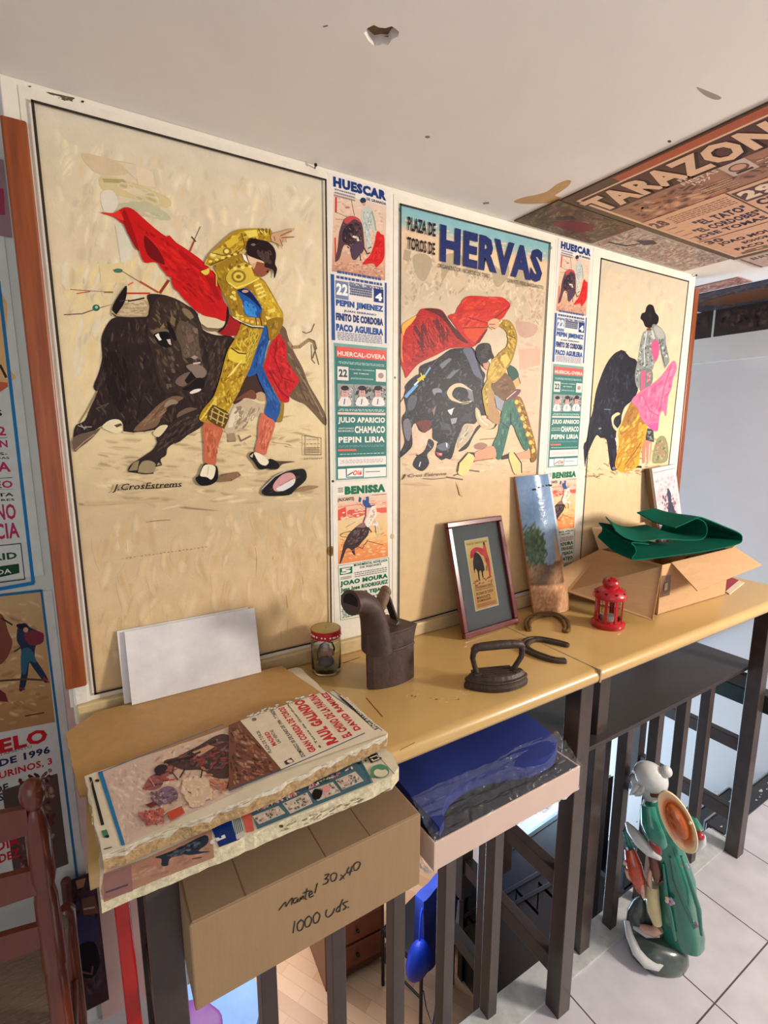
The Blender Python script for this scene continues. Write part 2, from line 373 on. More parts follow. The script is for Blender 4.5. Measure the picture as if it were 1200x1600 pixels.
# stairs going down behind the counter
M_STEP = mat('black_stair_stone', (32, 31, 33), rough=.3, noise=.3, scale=20, coat=.3)
M_SPECK = mat('worn_white_flecks', (190, 188, 184), rough=.6)
m = MB(); m.box(2.29, 2.9, -.285, -.215, -.03, .006)
for k in range(1, 13):
    y = -.215 + .165 * (k - 1); z = -.2 * k
    m.box(2.29, 2.9, y - .02, y + .165, z - .03, z); m.box(2.29, 2.9, y + .15, y + .165, z - .2, z - .03)
structure(m.build('stairs', M_STEP, bevel=.003))
m = MB(); m.cm = 0
for k in range(5):
    y = -.29 + .165 * k; z = -.2 * k + (.0065 if k == 0 else .001)
    for i in range(26 if k < 2 else 8):
        x = RND.uniform(2.32, 2.88); yy = y + RND.uniform(.012, .05) + (.07 if k else 0); r = RND.uniform(.004, .014)
        m.face([(x + r * cos(a + RND.uniform(-.3, .3)) * RND.uniform(.5, 1.3), yy + .5 * r * sin(a) * RND.uniform(.6, 1.3), z + .0004) for a in [j * pi / 4 for j in range(8)]])
structure(m.build('stair_flecks', M_SPECK))
m = MB(); m.box(2.29, 2.9, -.212, -.206, -.035, .010); m.box(2.30, 2.9, -.047, -.041, -.235, -.198); structure(m.build('stair_nosing', mat('steel_nosing', (170, 172, 175), rough=.3, metal=.8)))
# black boarded side of the stair with mouldings
def side(y): return -.094 - 1.443 * (y - .235)
m = MB(); pl = [(.225, side(.225)), (1.25, side(1.25)), (1.25, -2.4), (.225, -2.4)]
m.prism(pl, 2.29, 2.33, lambda p, t: (t, p[0], p[1]))
for off in (.0, .30, .42):
    m.prism([(.225, side(.225) - off), (1.25, side(1.25) - off), (1.25, side(1.25) - off - .035), (.225, side(.225) - off - .035)], 2.275, 2.29, lambda p, t: (t, p[0], p[1]))
m.box(2.27, 2.34, 1.22, 1.27, -2.4, -1.45); structure(m.build('stair_side', M_BLACK, bevel=.002))
m = MB(); a = (2.3, .235, side(.235) + .008); b = (2.3, 1.25, side(1.25) + .008); m.bar(a, b, .05, .012); structure(m.build('trim_5', mat('grey_capping', (150, 156, 166), rough=.4)))
# lower room
def plank():
    m = bpy.data.materials.new('lower_laminate_planks'); m.use_nodes = True; L = m.node_tree.links.new; b = m.node_tree.nodes['Principled BSDF']
    g = nm(m, 'ShaderNodeNewGeometry'); mp = nm(m, 'ShaderNodeMapping'); mp.inputs['Rotation'].default_value = (0, 0, 1.05); L(g.outputs['Position'], mp.inputs[0])
    br = nm(m, 'ShaderNodeTexBrick'); br.inputs['Scale'].default_value = 1; br.inputs['Brick Width'].default_value = .45; br.inputs['Row Height'].default_value = .09; br.inputs['Mortar Size'].default_value = .001
    br.inputs['Color1'].default_value = (*lin((226, 186, 150)), 1); br.inputs['Color2'].default_value = (*lin((202, 158, 122)), 1); br.inputs['Mortar'].default_value = (*lin((170, 125, 92)), 1)
    L(mp.outputs[0], br.inputs[0]); L(br.outputs[0], b.inputs['Base Color']); b.inputs['Roughness'].default_value = .3
    return m
m = MB(); m.box(-1.6, 2.9, -.2, 3.4, -2.5, -2.4); structure(m.build('floor_lower', plank()))
m = MB(); m.box(-1.6, 2.9, 3.4, 3.45, -2.4, 2.17); m.box(-1.6, 2.9, 2.6, 3.4, -.2, -.12) ; structure(m.build('wall_back_lower', M_WHITE))
m = MB(); m.box(-1.6, 2.29, -.26, -.24, -2.4, -.12); structure(m.build('wall_lower_front', M_BLACK))
# hand rail on the side wall
r = thing('stair_handrail', 'black tubular handrail sloping down along the white stair wall', 'handrail', (2.82, 0, 0))
m = MB(); m.tube([(0, -.30, .965), (0, .95, -.185)], .014, 14); m.build('rail', mat('black_rail', (22, 26, 30), rough=.3, coat=.3), r, smooth=True)
for y in (-.2, .6):
    m = MB(); z = .69 - .92 * y; m.tube([(0, y, z - .01), (0, y, z - .05), (.08, y, z - .06)], .006, 8); m.build('bracket', M_BLACK, r, smooth=True)
# nails holding the panel
for u, v, lab in ((492, 263, 'small black nail at the panel top above the first large poster'), (1083, 432, 'dark nail at the top right corner of the poster panel'), (987, 401, 'bent nail above the right-hand large poster')):
    p = W(u, v, 0); m = MB(); m.tube([p + Vector((0, -.0, 0)), p + Vector((-.004, -.014, 0))], .0014, 8); m.tube([p + Vector((-.004, -.013, 0)), p + Vector((-.0045, -.015, 0))], .0034, 10)
    tag(m.build('nail', M_BLACK, origin=p), lab, 'nail')
# ================================================================== posters on the panel
PAPER = (226, 217, 201)
GOLD = (176, 140, 40); GOLDH = (224, 198, 84); GOLDD = (118, 86, 30)
def border(s, tl, tr, bl, br, col=(52, 44, 38), w=.0042):
    for a, b in ((tl, tr), (tr, br), (br, bl), (bl, tl)):
        A, B = s.P(a), s.P(b); d = (B - A).normalized(); nn = d.cross(s.n) * (w / 2); A = A - d * w / 2; B = B + d * w / 2
        s.m.face([A + nn, B + nn, B - nn, A - nn], lin(col))
    s.k += 1
def poster_bull_left():
    s = wall_art(seed=11)
    s.sheet((133, 1104), (516, 272), PAPER)
    Z = lambda: s.zoom(0, 100, 2.2222)
    A = lambda: s.zoom(280, 330, 5); B = lambda: s.zoom(280, 540, 5); C = lambda: s.zoom(100, 420, 4.615); D = lambda: s.zoom(100, 620, 4.615)
    s.zoom(0, 0, 1)
    tl, tr, bl, br = (51, 161), (507, 283), (149, 1082), (516, 996)
    s.grad(tl, tr, br, bl, [(0, (214, 202, 180)), (.1, (216, 200, 170)), (.3, (222, 203, 166)), (.5, (224, 204, 160)), (.62, (206, 184, 146)), (.68, (200, 178, 142)), (.8, (210, 184, 146)), (1, (208, 178, 134))])
    bg = '70,190 495,295 505,560 130,600'
    s.strokes(bg, [(226, 212, 184), (208, 190, 158), (230, 214, 178), (216, 196, 160), (204, 190, 164)], 260, 46, 9, 100, 30)
    s.strokes('85,400 300,400 240,560 120,640', [(230, 208, 150), (224, 200, 146), (204, 184, 146), (222, 210, 184)], 140, 50, 8, 105, 18)
    s.strokes('130,690 505,560 510,790 150,800', [(190, 168, 132), (212, 190, 152), (202, 178, 138), (176, 154, 120), (222, 200, 160)], 240, 44, 5, 2, 14)
    s.strokes('140,800 510,780 515,990 155,1060', [(214, 188, 148), (204, 176, 132), (218, 194, 156), (198, 170, 130)], 150, 50, 8, 95, 25)
    Z()
    s.poly('285,310 400,335 470,350 430,385 350,385 310,360', (208, 186, 152)); s.poly('350,390 440,405 530,440 590,470 580,500 470,470 360,440', (208, 190, 144)); s.poly('355,398 430,402 440,415 360,412', (172, 162, 112)); s.strokes('350,390 530,440 580,500 470,470', [(186, 172, 120), (220, 202, 166), (204, 182, 140)], 30, 60, 12, 20, 12)
    s.poly('400,490 500,480 580,520 585,545 500,530 420,520', (188, 186, 152)); s.strokes('400,490 580,520 585,545 420,520', [(206, 170, 150), (176, 178, 146), (216, 200, 168)], 24, 50, 12, 10, 15); s.poly('350,450 390,440 410,480 390,520 360,510', (218, 210, 190)); s.poly('410,340 520,360 535,410 470,400', (214, 198, 172)); s.poly('470,355 530,375 540,430 480,420', (222, 204, 172))
    s.poly('400,560 450,570 460,680 420,690', (214, 208, 186)); s.poly('345,700 430,690 440,760 350,760', (222, 200, 154))
    # banderillas
    C(); s.line('45,150 180,160 350,168', 6, (170, 110, 100), True); s.line('90,180 190,165', 7, (196, 90, 96)); s.line('290,170 355,170', 12, (136, 128, 60)); s.line('0,332 130,325 230,290 345,258', 7, (110, 88, 74), True); s.oval((232, 282), 26, 24, (40, 110, 96)); s.oval((234, 278), 11, 10, (190, 180, 140))
    s.line('350,8 430,25 540,92 680,172', 6, (150, 120, 90)); s.line('545,92 680,172', 14, (176, 88, 64)); s.line('450,178 620,178', 12, (186, 62, 50)); s.line('755,82 690,178', 20, (150, 62, 44)); s.oval((390, 15), 34, 16, (76, 122, 100)); s.line('460,120 500,98', 10, (214, 120, 90))
    A(); s.line('165,120 120,220 80,318', 5, (110, 96, 70)); s.line('120,225 82,315', 14, (168, 84, 60)); s.line('95,200 130,240', 10, (90, 74, 50))
    # hind quarters, belly
    B(); s.poly('790,-150 830,-130 850,-60 900,60 960,170 1010,300 1080,420 1143,545 1140,625 1060,540 980,460 930,440 860,395 900,330 935,270 880,200 830,100 790,0', (112, 92, 72)); s.line('850,60 930,200 1010,340 1120,560', 12, (150, 128, 100)); s.line('880,180 960,340 1060,500', 9, (86, 66, 52))
    s.strokes('820,0 960,190 1130,590 1000,460 860,380 935,270', [(84, 66, 52), (134, 112, 88), (100, 82, 62)], 40, 90, 9, 58, 10)
    s.line('850,-30 880,15 940,10 1010,-45 1050,-30 1065,30', 26, (158, 132, 100)); s.line('1010,-50 1050,-35 1068,20 1040,100', 8, (104, 84, 64)); s.line('1050,0 1090,150', 6, (110, 92, 72)); s.line('1030,-10 1035,110 1060,140', 6, (128, 106, 82)); s.line('960,-110 990,-95 1030,-110 1055,-170', 7, (120, 100, 78))
    s.poly('350,650 385,560 405,500 450,440 540,418 600,445 675,470 650,550 580,560 510,620 440,680 470,730 400,745 375,700', (196, 176, 146)); s.poly('420,500 470,480 500,520 470,600 400,640 380,620', (222, 206, 178)); s.poly('440,480 480,470 505,520 480,560', (150, 134, 112))
    s.strokes('400,560 450,470 660,470 560,600 440,700', [(170, 152, 122), (224, 208, 178), (150, 130, 104)], 40, 60, 9, 120, 20)
    s.poly('480,300 520,250 600,180 660,260 690,380 650,365 590,375 520,400 470,440 420,450', (72, 52, 46)); s.poly('600,375 640,362 672,385 680,430 630,432 600,410', (190, 160, 126)); s.poly('470,400 560,345 600,380 590,420 520,410 440,430', (120, 76, 60))
    s.line('400,700 380,745 440,740', 18, (120, 104, 84)); s.poly('370,690 430,680 445,740 380,748', (156, 138, 114)); s.line('460,700 480,745 560,705', 12, (130, 112, 88))
    # bull: body and head
    C(); body = s.poly('600,190 700,186 800,215 880,260 940,300 980,360 1000,440 1100,480 1200,485 1260,560 1250,700 1180,900 1110,960 1060,1010 1010,1105 960,1140 900,1190 800,1260 700,1200 640,1180 560,1175 480,1182 430,1175 425,1120 385,1085 330,1092 290,1120 200,1180 140,1240 80,1292 66,1220 85,1130 150,1095 190,1000 235,900 212,850 250,750 275,640 268,520 290,440 345,362 420,350 500,350 590,345 615,270', (54, 42, 40))
    s.strokes(body, [(42, 32, 32), (66, 52, 48), (80, 64, 56), (50, 38, 38), (92, 76, 64)], 420, 105, 13, 80, 35)
    s.strokes('1010,480 1200,490 1180,640 1130,800 1060,920 1000,900', [(84, 68, 62), (96, 78, 70), (60, 48, 46)], 60, 90, 16, 100, 20)
    s.poly('500,1168 600,1060 680,980 780,920 860,928 820,960 760,990 700,1040 690,1100 640,1150', (122, 96, 76)); s.strokes('500,1168 600,1060 680,980 780,920 860,928 760,990 690,1100', [(148, 120, 96), (100, 76, 60), (140, 104, 80)], 40, 90, 10, -45, 12)
    s.poly('850,1020 900,1000 960,1010 950,1040 880,1060 850,1100 820,1100 815,1050', (112, 94, 80)); s.poly('750,950 800,945 820,970 770,980 720,1000', (150, 132, 114)); s.line('240,880 160,1030 110,1110', 9, (150, 128, 96)); s.line('230,1010 320,970 290,1000', 10, (88, 76, 68)); s.line('100,1130 160,1150 150,1140 200,1140', 6, (170, 160, 148)); s.line('120,1120 150,1160', 5, (180, 168, 154))
    face = s.poly('620,330 660,220 740,200 830,235 910,290 960,360 995,450 985,560 1000,660 1035,740 1005,785 1000,860 900,885 820,880 740,900 680,800 640,620 600,480', (64, 50, 45))
    s.strokes(face, [(80, 66, 56), (98, 82, 66), (54, 42, 38), (112, 96, 78), (74, 60, 52)], 190, 80, 15, 65, 25)
    s.poly('850,285 900,300 935,350 905,362 870,330', (132, 114, 90)); s.poly('770,335 805,360 795,420 762,390', (122, 104, 78)); s.poly('830,380 900,395 955,440 975,560 985,650 930,640 860,640 840,560 805,470', (98, 83, 70))
    s.strokes('830,380 955,440 985,650 860,640', [(122, 106, 90), (84, 68, 58), (110, 92, 76)], 60, 60, 12, 75, 18)
    s.poly('880,700 960,685 1025,735 1010,782 950,785 915,745', (134, 116, 104)); s.poly('800,820 840,770 905,745 918,780 890,830 850,850', (118, 98, 88)); s.poly('915,740 950,788 885,830 868,805', (36, 26, 26)); s.poly('850,868 900,880 1000,862 1012,800 960,788 900,842', (38, 28, 28)); s.poly('905,892 940,870 985,866 975,884 922,902', (224, 212, 202)); s.line('930,684 982,678', 11, (204, 190, 180)); s.poly('912,640 940,624 968,640 940,655', (160, 142, 132)); s.poly('880,480 930,470 935,520 895,540', (120, 98, 88)); s.poly('925,425 960,430 965,470 940,465', (130, 112, 98))
    s.poly('640,445 700,428 745,440 760,460 700,455 655,475', (120, 102, 82)); s.poly('690,430 715,395 728,425', (134, 116, 92)); s.poly('650,470 700,455 760,465 770,560 700,560 650,500', (34, 26, 26)); s.poly('655,480 680,465 705,512 685,520', (236, 230, 216)); s.poly('684,466 730,455 752,480 742,508 705,514', (18, 13, 14)); s.poly('738,512 765,508 772,552 756,545', (206, 190, 176)); s.poly('745,380 790,440 810,520 780,500 750,440', (34, 26, 26))
    s.poly('400,235 470,228 590,230 606,290 592,348 480,350 380,345 343,320 352,262', (178, 153, 118)); s.poly('440,232 560,230 585,250 590,275 450,262', (208, 188, 152)); s.strokes('400,240 590,235 600,340 380,340', [(150, 128, 98), (196, 172, 136), (120, 100, 78)], 46, 70, 7, 0, 10); s.line('460,236 520,226 580,212', 10, (44, 32, 28)); s.poly('452,124 442,230 390,315 372,330 345,302 360,250 410,170', (38, 28, 26)); s.poly('345,300 372,332 350,345 340,325', (196, 170, 130))
    s.poly('965,320 1050,330 1160,368 1172,385 1165,420 1110,432 1030,428 990,402', (214, 200, 166)); s.poly('988,402 1030,428 1110,432 1168,415 1150,442 1060,455 1000,432', (134, 114, 88))
    s.line('968,320 1050,330 1160,368', 5, (120, 96, 72)); s.line('990,402 1030,430 1110,436 1165,424', 7, (90, 70, 54)); s.line('400,235 470,228', 5, (90, 70, 50)); s.line('345,322 380,348 480,354 592,350', 8, (70, 54, 42)); s.last = (48, 36, 34); s.strokes('300,560 420,540 520,900 420,1080 260,800', [(34, 25, 25), (40, 30, 28), (64, 50, 44)], 50, 130, 16, 85, 12)
    # far foreleg, hooves, chest tuft
    D(); s.poly('1005,80 1000,200 900,270 800,330 745,370 735,420 695,450 705,492 670,470 640,548 590,553 530,548 520,540 462,535 480,490 540,450 600,410 640,380 670,330 665,290 740,220 820,150', (60, 48, 45)); s.strokes('1000,90 1000,190 800,320 700,400 640,440 680,300 820,160', [(44, 34, 34), (84, 70, 62), (96, 82, 72)], 60, 80, 10, -38, 12)
    s.poly('560,470 620,460 662,490 645,540 590,552 530,543', (154, 138, 108)); s.poly('500,475 548,455 530,528 466,533', (146, 128, 100)); s.line('545,455 528,545', 6, (30, 24, 24)); s.line('465,537 520,545 590,555 645,550', 7, (30, 24, 24)); s.line('690,440 660,500 705,490', 8, (44, 36, 34))
    s.poly('275,215 330,168 395,165 420,195 395,212 425,235 385,262 330,250', (228, 212, 176)); s.poly('360,205 410,190 418,205 380,222', (96, 74, 58)); s.poly('640,262 690,210 745,205 730,238 680,290', (220, 200, 160)); s.line('425,255 500,265 580,258 650,245', 12, (206, 184, 146))
    s.poly('70,290 230,240 270,220 200,300 110,370 75,395', (110, 92, 76)); s.line('80,385 150,320 220,270', 8, (164, 140, 112))
    # muleta
    Z(); cape = s.poly('350,518 395,520 432,500 462,507 500,540 560,590 640,640 718,700 745,760 780,850 805,885 760,885 700,872 690,850 640,820 600,760 580,710 540,690 500,690 480,640 455,580 420,552 398,535', (198, 32, 34))
    A(); cape2 = s.poly('-100,200 0,275 100,345 210,440 285,500 340,690 385,770 368,862 270,832 160,795 100,755 0,640 -60,560', (198, 32, 34))
    s.strokes('-60,260 200,440 330,700 340,830 160,780 0,620', [(214, 44, 42), (180, 26, 30), (206, 38, 38), (190, 28, 32)], 120, 130, 22, 55, 14)
    Z(); s.strokes('460,520 700,700 760,860 640,800 500,660', [(214, 46, 42), (178, 26, 30), (150, 20, 26)], 90, 70, 9, 45, 12); s.poly('500,598 545,640 572,695 552,692 510,662', (116, 18, 22)); s.poly('430,505 455,560 480,640 470,640 430,560', (158, 24, 28)); s.poly('350,517 395,520 412,512 430,545 400,535', (222, 60, 50))
    A(); s.poly('0,300 90,370 190,460 170,470 80,410 0,340', (172, 24, 28)); s.poly('190,500 260,520 330,690 300,700', (168, 24, 28)); s.poly('375,800 420,838 482,882 462,962 380,976 305,950 370,895', (160, 36, 40)); s.poly('372,745 387,800 372,880 332,935 296,946 345,900 362,850', (40, 30, 28))
    # red cloth behind
    A(); rc = s.poly('770,950 800,990 832,1050 840,1170 890,1250 935,1320 900,1380 860,1430 852,1490 790,1485 740,1390 690,1310 655,1220 680,1140 700,1060 740,990', (196, 38, 44)); s.strokes(rc, [(214, 56, 58), (170, 26, 34), (204, 46, 50), (150, 24, 30)], 90, 90, 16, 60, 30); s.line('700,1250 780,1400 850,1460', 12, (140, 22, 30)); s.line('760,1000 740,1150 800,1300 900,1340', 10, (150, 24, 32))
    # matador
    s.poly('655,905 700,920 700,1000 672,1100 650,1200 600,1270 525,1290 560,1170 600,1060', (44, 92, 158)); s.poly('600,1230 650,1220 700,1350 770,1470 790,1530 770,1610 745,1650 690,1610 665,1570 682,1490 672,1430 620,1320', (46, 90, 154)); s.strokes('610,1240 650,1230 770,1470 780,1540 740,1630 680,1570 680,1450', [(66, 112, 178), (30, 64, 118), (40, 80, 140)], 50, 90, 12, 68, 12); s.strokes('660,920 690,1000 640,1200 560,1270 610,1060', [(70, 120, 188), (28, 58, 110)], 30, 90, 10, 105, 12); s.poly('790,1500 816,1505 800,1640 755,1636 780,1580', (150, 124, 50))
    B(); s.poly('188,605 330,640 322,720 292,800 280,932 200,926 190,780', (192, 106, 78)); s.strokes('195,620 325,640 285,900 210,900', [(214, 132, 98), (160, 80, 60), (200, 116, 84)], 50, 80, 12, 92, 8); s.poly('640,525 690,560 745,600 722,700 690,790 672,852 620,842 588,822 610,720 615,620', (202, 112, 88)); s.strokes('640,540 740,600 680,830 600,820', [(224, 140, 110), (172, 86, 68)], 40, 80, 12, 102, 8)
    A(); leg = s.poly('485,880 560,895 645,905 632,985 605,1060 575,1150 548,1230 505,1320 450,1440 390,1545 350,1668 330,1692 260,1660 190,1650 152,1620 182,1550 250,1470 282,1410 320,1290 350,1170 380,1080 430,1000 465,930', GOLD)
    s.strokes(leg, [GOLDH, (200, 166, 56), GOLDD, (150, 114, 34), (210, 180, 66)], 230, 60, 13, 110, 45); s.poly('385,1085 430,1080 520,1112 545,1130 515,1190 430,1180 380,1150', (222, 196, 76)); s.line('400,1070 460,1110 540,1118', 10, (96, 68, 26)); s.line('440,1030 470,1080 480,1010 520,1060', 8, GOLDH)
    for k in range(9): s.line([(372 + k * 9, 1300 - k * 11), (420 + k * 8, 1262 - k * 12)], 7, (236, 218, 120))
    s.strokes('540,920 630,920 560,1160 500,1300 520,1100', [GOLDD, (140, 104, 34)], 40, 80, 12, 108, 10)
    s.poly('248,1520 300,1530 385,1585 352,1690 330,1692 262,1660 215,1610', (98, 76, 34))
    for a in ('245,1560 330,1600 375,1620', '230,1600 300,1640 350,1660', '270,1530 340,1575 380,1590', '260,1540 240,1630', '310,1555 290,1660', '350,1580 330,1680'): s.line(a, 9, (196, 172, 100))
    for k in range(8): s.line([(160 + k * 16, 1630 - k * 22), (192 + k * 14, 1600 - k * 20)], 10, (228, 204, 96)); s.line([(270 - k * 2, 1450 + k * 8), (290, 1460 + k * 8)], 6, (228, 204, 96))
    torso = s.poly('285,430 330,395 430,350 500,325 560,430 600,500 670,560 775,745 805,800 800,885 760,975 700,1012 680,900 640,900 560,890 490,870 415,838 400,780 355,680 300,565 278,480', (158, 124, 40))
    s.strokes(torso, [(188, 150, 50), GOLDH, GOLDD, (170, 132, 40), (140, 106, 34)], 200, 60, 14, 70, 40)
    arm = s.poly('238,332 300,270 400,180 480,147 600,140 705,150 718,180 702,246 600,238 520,268 500,320 430,350 330,400 290,425 215,432 198,402', (172, 138, 42)); s.strokes(arm, [GOLDH, (206, 174, 60), GOLDD, (150, 114, 36)], 120, 60, 14, -25, 30); s.poly('500,160 600,150 610,200 540,215', (226, 204, 96)); s.poly('350,250 450,190 460,240 380,300', (210, 180, 66)); s.line('480,175 505,260 500,310', 9, GOLDD)
    for k in range(7): s.line([(612 + k * 15, 140 + (k % 2) * 18), (640 + k * 10, 190 - (k % 3) * 14)], 9, (228, 206, 110) if k % 2 else GOLDD)
    s.poly('230,345 270,315 330,290 400,300 420,330 370,350 300,370 250,375', (200, 172, 78)); s.oval((370, 320), 36, 30, (150, 116, 44)); s.oval((366, 318), 18, 16, (236, 216, 130)); s.oval((262, 345), 24, 18, (232, 214, 130)); s.line('250,330 330,350 430,345 500,310', 7, (96, 70, 30)); s.line('230,430 300,400 420,345', 8, (104, 78, 32))
    for k in range(6): s.oval((240 + k * 48, 398 - k * 14), 16, 10, (230, 208, 110))
    s.poly('165,476 200,462 230,450 228,488 198,504', (224, 194, 84)); s.line('215,380 195,420 245,440 285,500 288,590', 9, (206, 180, 88))
    slv = s.poly('600,540 655,556 705,640 780,760 805,830 760,862 690,830 640,740 590,640 575,580', (194, 158, 48)); s.strokes(slv, [GOLDH, (172, 132, 40), (212, 182, 66)], 70, 50, 14, 60, 20)
    for k in range(4): s.line([(580 + k * 14, 590 + k * 30), (636 + k * 12, 572 + k * 28)], 14, (234, 216, 118))
    s.poly('680,775 740,760 745,790 700,800', (230, 208, 100)); s.poly('670,820 740,850 778,825 765,855 720,865 680,850', (236, 214, 110)); s.poly('690,850 800,835 795,910 742,985 700,1012 688,920', (150, 116, 38)); s.strokes('695,860 795,850 740,980 705,1000', [(190, 154, 54), GOLDD], 24, 60, 12, 110, 12)
    s.poly('448,622 530,612 600,690 640,765 615,832 560,828 508,802 488,705', (34, 90, 164)); s.poly('450,622 525,614 605,705 640,775 600,735 540,680', (26, 36, 74)); s.poly('500,740 560,780 600,828 545,822 512,800', (64, 140, 206)); s.strokes('490,690 600,740 600,820 515,795', [(24, 70, 140), (60, 124, 196)], 24, 60, 12, 70, 12); s.oval((510, 630), 26, 12, (196, 150, 140))
    s.poly('362,545 380,480 440,430 510,408 560,450 582,512 622,522 560,565 470,612 418,600', (206, 178, 72)); s.oval((458, 515), 58, 50, (150, 116, 40)); s.oval((458, 515), 40, 34, (220, 194, 84)); s.oval((458, 517), 20, 16, (140, 104, 36)); s.line('380,560 440,605 540,570 620,530', 10, (236, 214, 110))
    for k in range(7): s.oval((400 + k * 30, 445 - k * 4 + (k % 2) * 12), 14, 12, (234, 216, 120) if k % 2 else (134, 100, 38))
    for q in ((420, 640), (405, 675), (428, 690), (450, 820), (480, 830), (515, 850), (545, 856)): s.oval(q, 16, 13, (234, 212, 110))
    s.poly('420,822 500,830 640,845 645,905 560,890 490,868', (182, 142, 50)); s.line('412,828 500,880 560,900 655,908', 7, (236, 228, 204)); s.line('470,870 560,912 650,915', 9, (40, 60, 52))
    for k in range(5): s.oval((450 + k * 38, 838 + k * 10), 13, 12, (226, 196, 90))
    s.line('620,800 640,900', 10, (96, 70, 34)); s.line('590,835 600,895', 8, (96, 70, 34))
    s.poly('575,430 608,393 660,398 668,440 705,450 692,484 640,520 600,502 572,470', (146, 86, 68)); s.poly('530,345 600,368 662,388 658,412 600,400 560,425 538,398', (218, 186, 152)); s.poly('560,420 600,400 585,445 570,460', (206, 160, 128)); s.poly('486,338 512,352 535,412 500,385', (238, 232, 220)); s.poly('470,330 500,300 520,320 500,345', (196, 170, 110))
    s.poly('518,292 528,240 555,220 600,226 680,242 732,290 750,350 742,415 758,460 735,532 728,470 700,452 660,440 655,402 580,372 528,346', (46, 29, 30)); s.poly('555,262 600,238 610,262 570,282', (96, 76, 70)); s.strokes('560,300 720,300 735,420 670,420', [(70, 48, 44), (34, 20, 22)], 26, 60, 9, 60, 20); s.oval((580, 245), 34, 26, (38, 24, 26)); s.oval((572, 268), 18, 9, (130, 108, 98)); s.poly('690,460 672,480 690,490', (60, 30, 28))
    s.poly('714,188 790,165 892,140 870,170 822,198 912,206 835,216 832,252 800,232 797,300 768,262 720,242', (198, 158, 122)); s.line('780,200 870,160', 6, (120, 74, 56)); s.line('790,215 890,208', 7, (140, 84, 64)); s.line('780,225 800,280', 6, (130, 84, 64)); s.line('735,200 740,240', 8, (150, 104, 80))
    # shoes, montera, stamp
    B(); s.line('300,1040 360,1005 450,990 470,1010 400,1050 310,1058', 14, (140, 108, 82)); s.poly('300,1035 380,1005 450,992 440,1020 370,1050 300,1058', (138, 108, 84)); s.poly('124,1030 150,1010 190,920 240,935 288,940 300,1000 290,1052 240,1086 170,1092 132,1062', (30, 25, 28)); s.poly('198,930 275,942 270,1010 245,1045 210,1025 162,1018 165,985', (232, 222, 192)); s.line('225,940 215,1010', 6, (196, 176, 140))
    s.poly('690,890 760,900 900,905 800,925 760,965 690,962', (92, 74, 62)); s.poly('540,860 576,828 600,900 650,932 702,882 770,920 760,960 680,960 620,966 580,912', (30, 25, 28)); s.poly('578,832 640,852 692,900 672,935 630,925 600,885', (232, 222, 196)); s.poly('545,862 575,838 565,875', (200, 184, 150))
    s.poly('640,1130 700,1060 760,1015 830,984 950,960 985,990 980,1050 900,1122 850,1166 700,1172 650,1160', (34, 29, 33)); s.strokes('650,1120 830,990 970,980 960,1060 840,1150 680,1160', [(58, 50, 54), (24, 20, 24), (74, 66, 66)], 40, 70, 10, -30, 20); s.poly('725,1095 760,1040 810,1000 870,992 902,1030 882,1090 800,1132 742,1135', (202, 150, 146)); s.poly('750,1115 850,1060 898,1040 880,1090 800,1134', (216, 216, 212)); s.line('780,1095 880,1035', 6, (170, 120, 118)); s.poly('900,1130 1000,1092 1085,1100 1000,1130 900,1142', (156, 126, 96)); s.line('640,1120 740,1020 830,975', 6, (190, 190, 186))
    border(s, (975, 700), (1100, 722), (975, 850), (1100, 852), (92, 72, 58), .0014)
    for k, (t, a, b) in enumerate((('ORTEGA', 718, 738), ('1961', 752, 772))): s.text(t, (990, b), (1085, a + 10), (92, 72, 58), 0)
    s.lines_of_text((985, 842), (1092, 790), 4, (104, 84, 68)); s.text('ARTESANA', (965, 890), (1112, 872), (92, 72, 58), 0)
    s.line('740,750 860,765 905,790 840,785', 8, (222, 206, 174))
    D(); s.text('J.CrosEstrems', (345, 690), (830, 605), (44, 32, 26), .01, .05); s.line('590,660 700,655 845,642', 4, (44, 32, 26)); pass
    s.line('860,792 920,800 1110,818', 9, (166, 140, 108), True); s.line('620,897 690,888 765,884', 5, (150, 124, 96)); 
    for k in range(22):
        if k % 5 != 3: s.line([(445 + k * 27, 1160 - k * 3.8 + RND.uniform(-5, 5)), (460 + k * 27, 1157 - k * 3.8)], 5, (158, 130, 98))
    s.line('140,770 400,765 700,740', 16, (196, 172, 132)); s.zoom(0, 0, 1)
    border(s, tl, tr, bl, br)
    return s.done('bullfight_poster', 'huge unlettered poster at left, matador in gold bending next to a black bull', 'poster', 'large bullfight posters on the panel')
poster_bull_left()
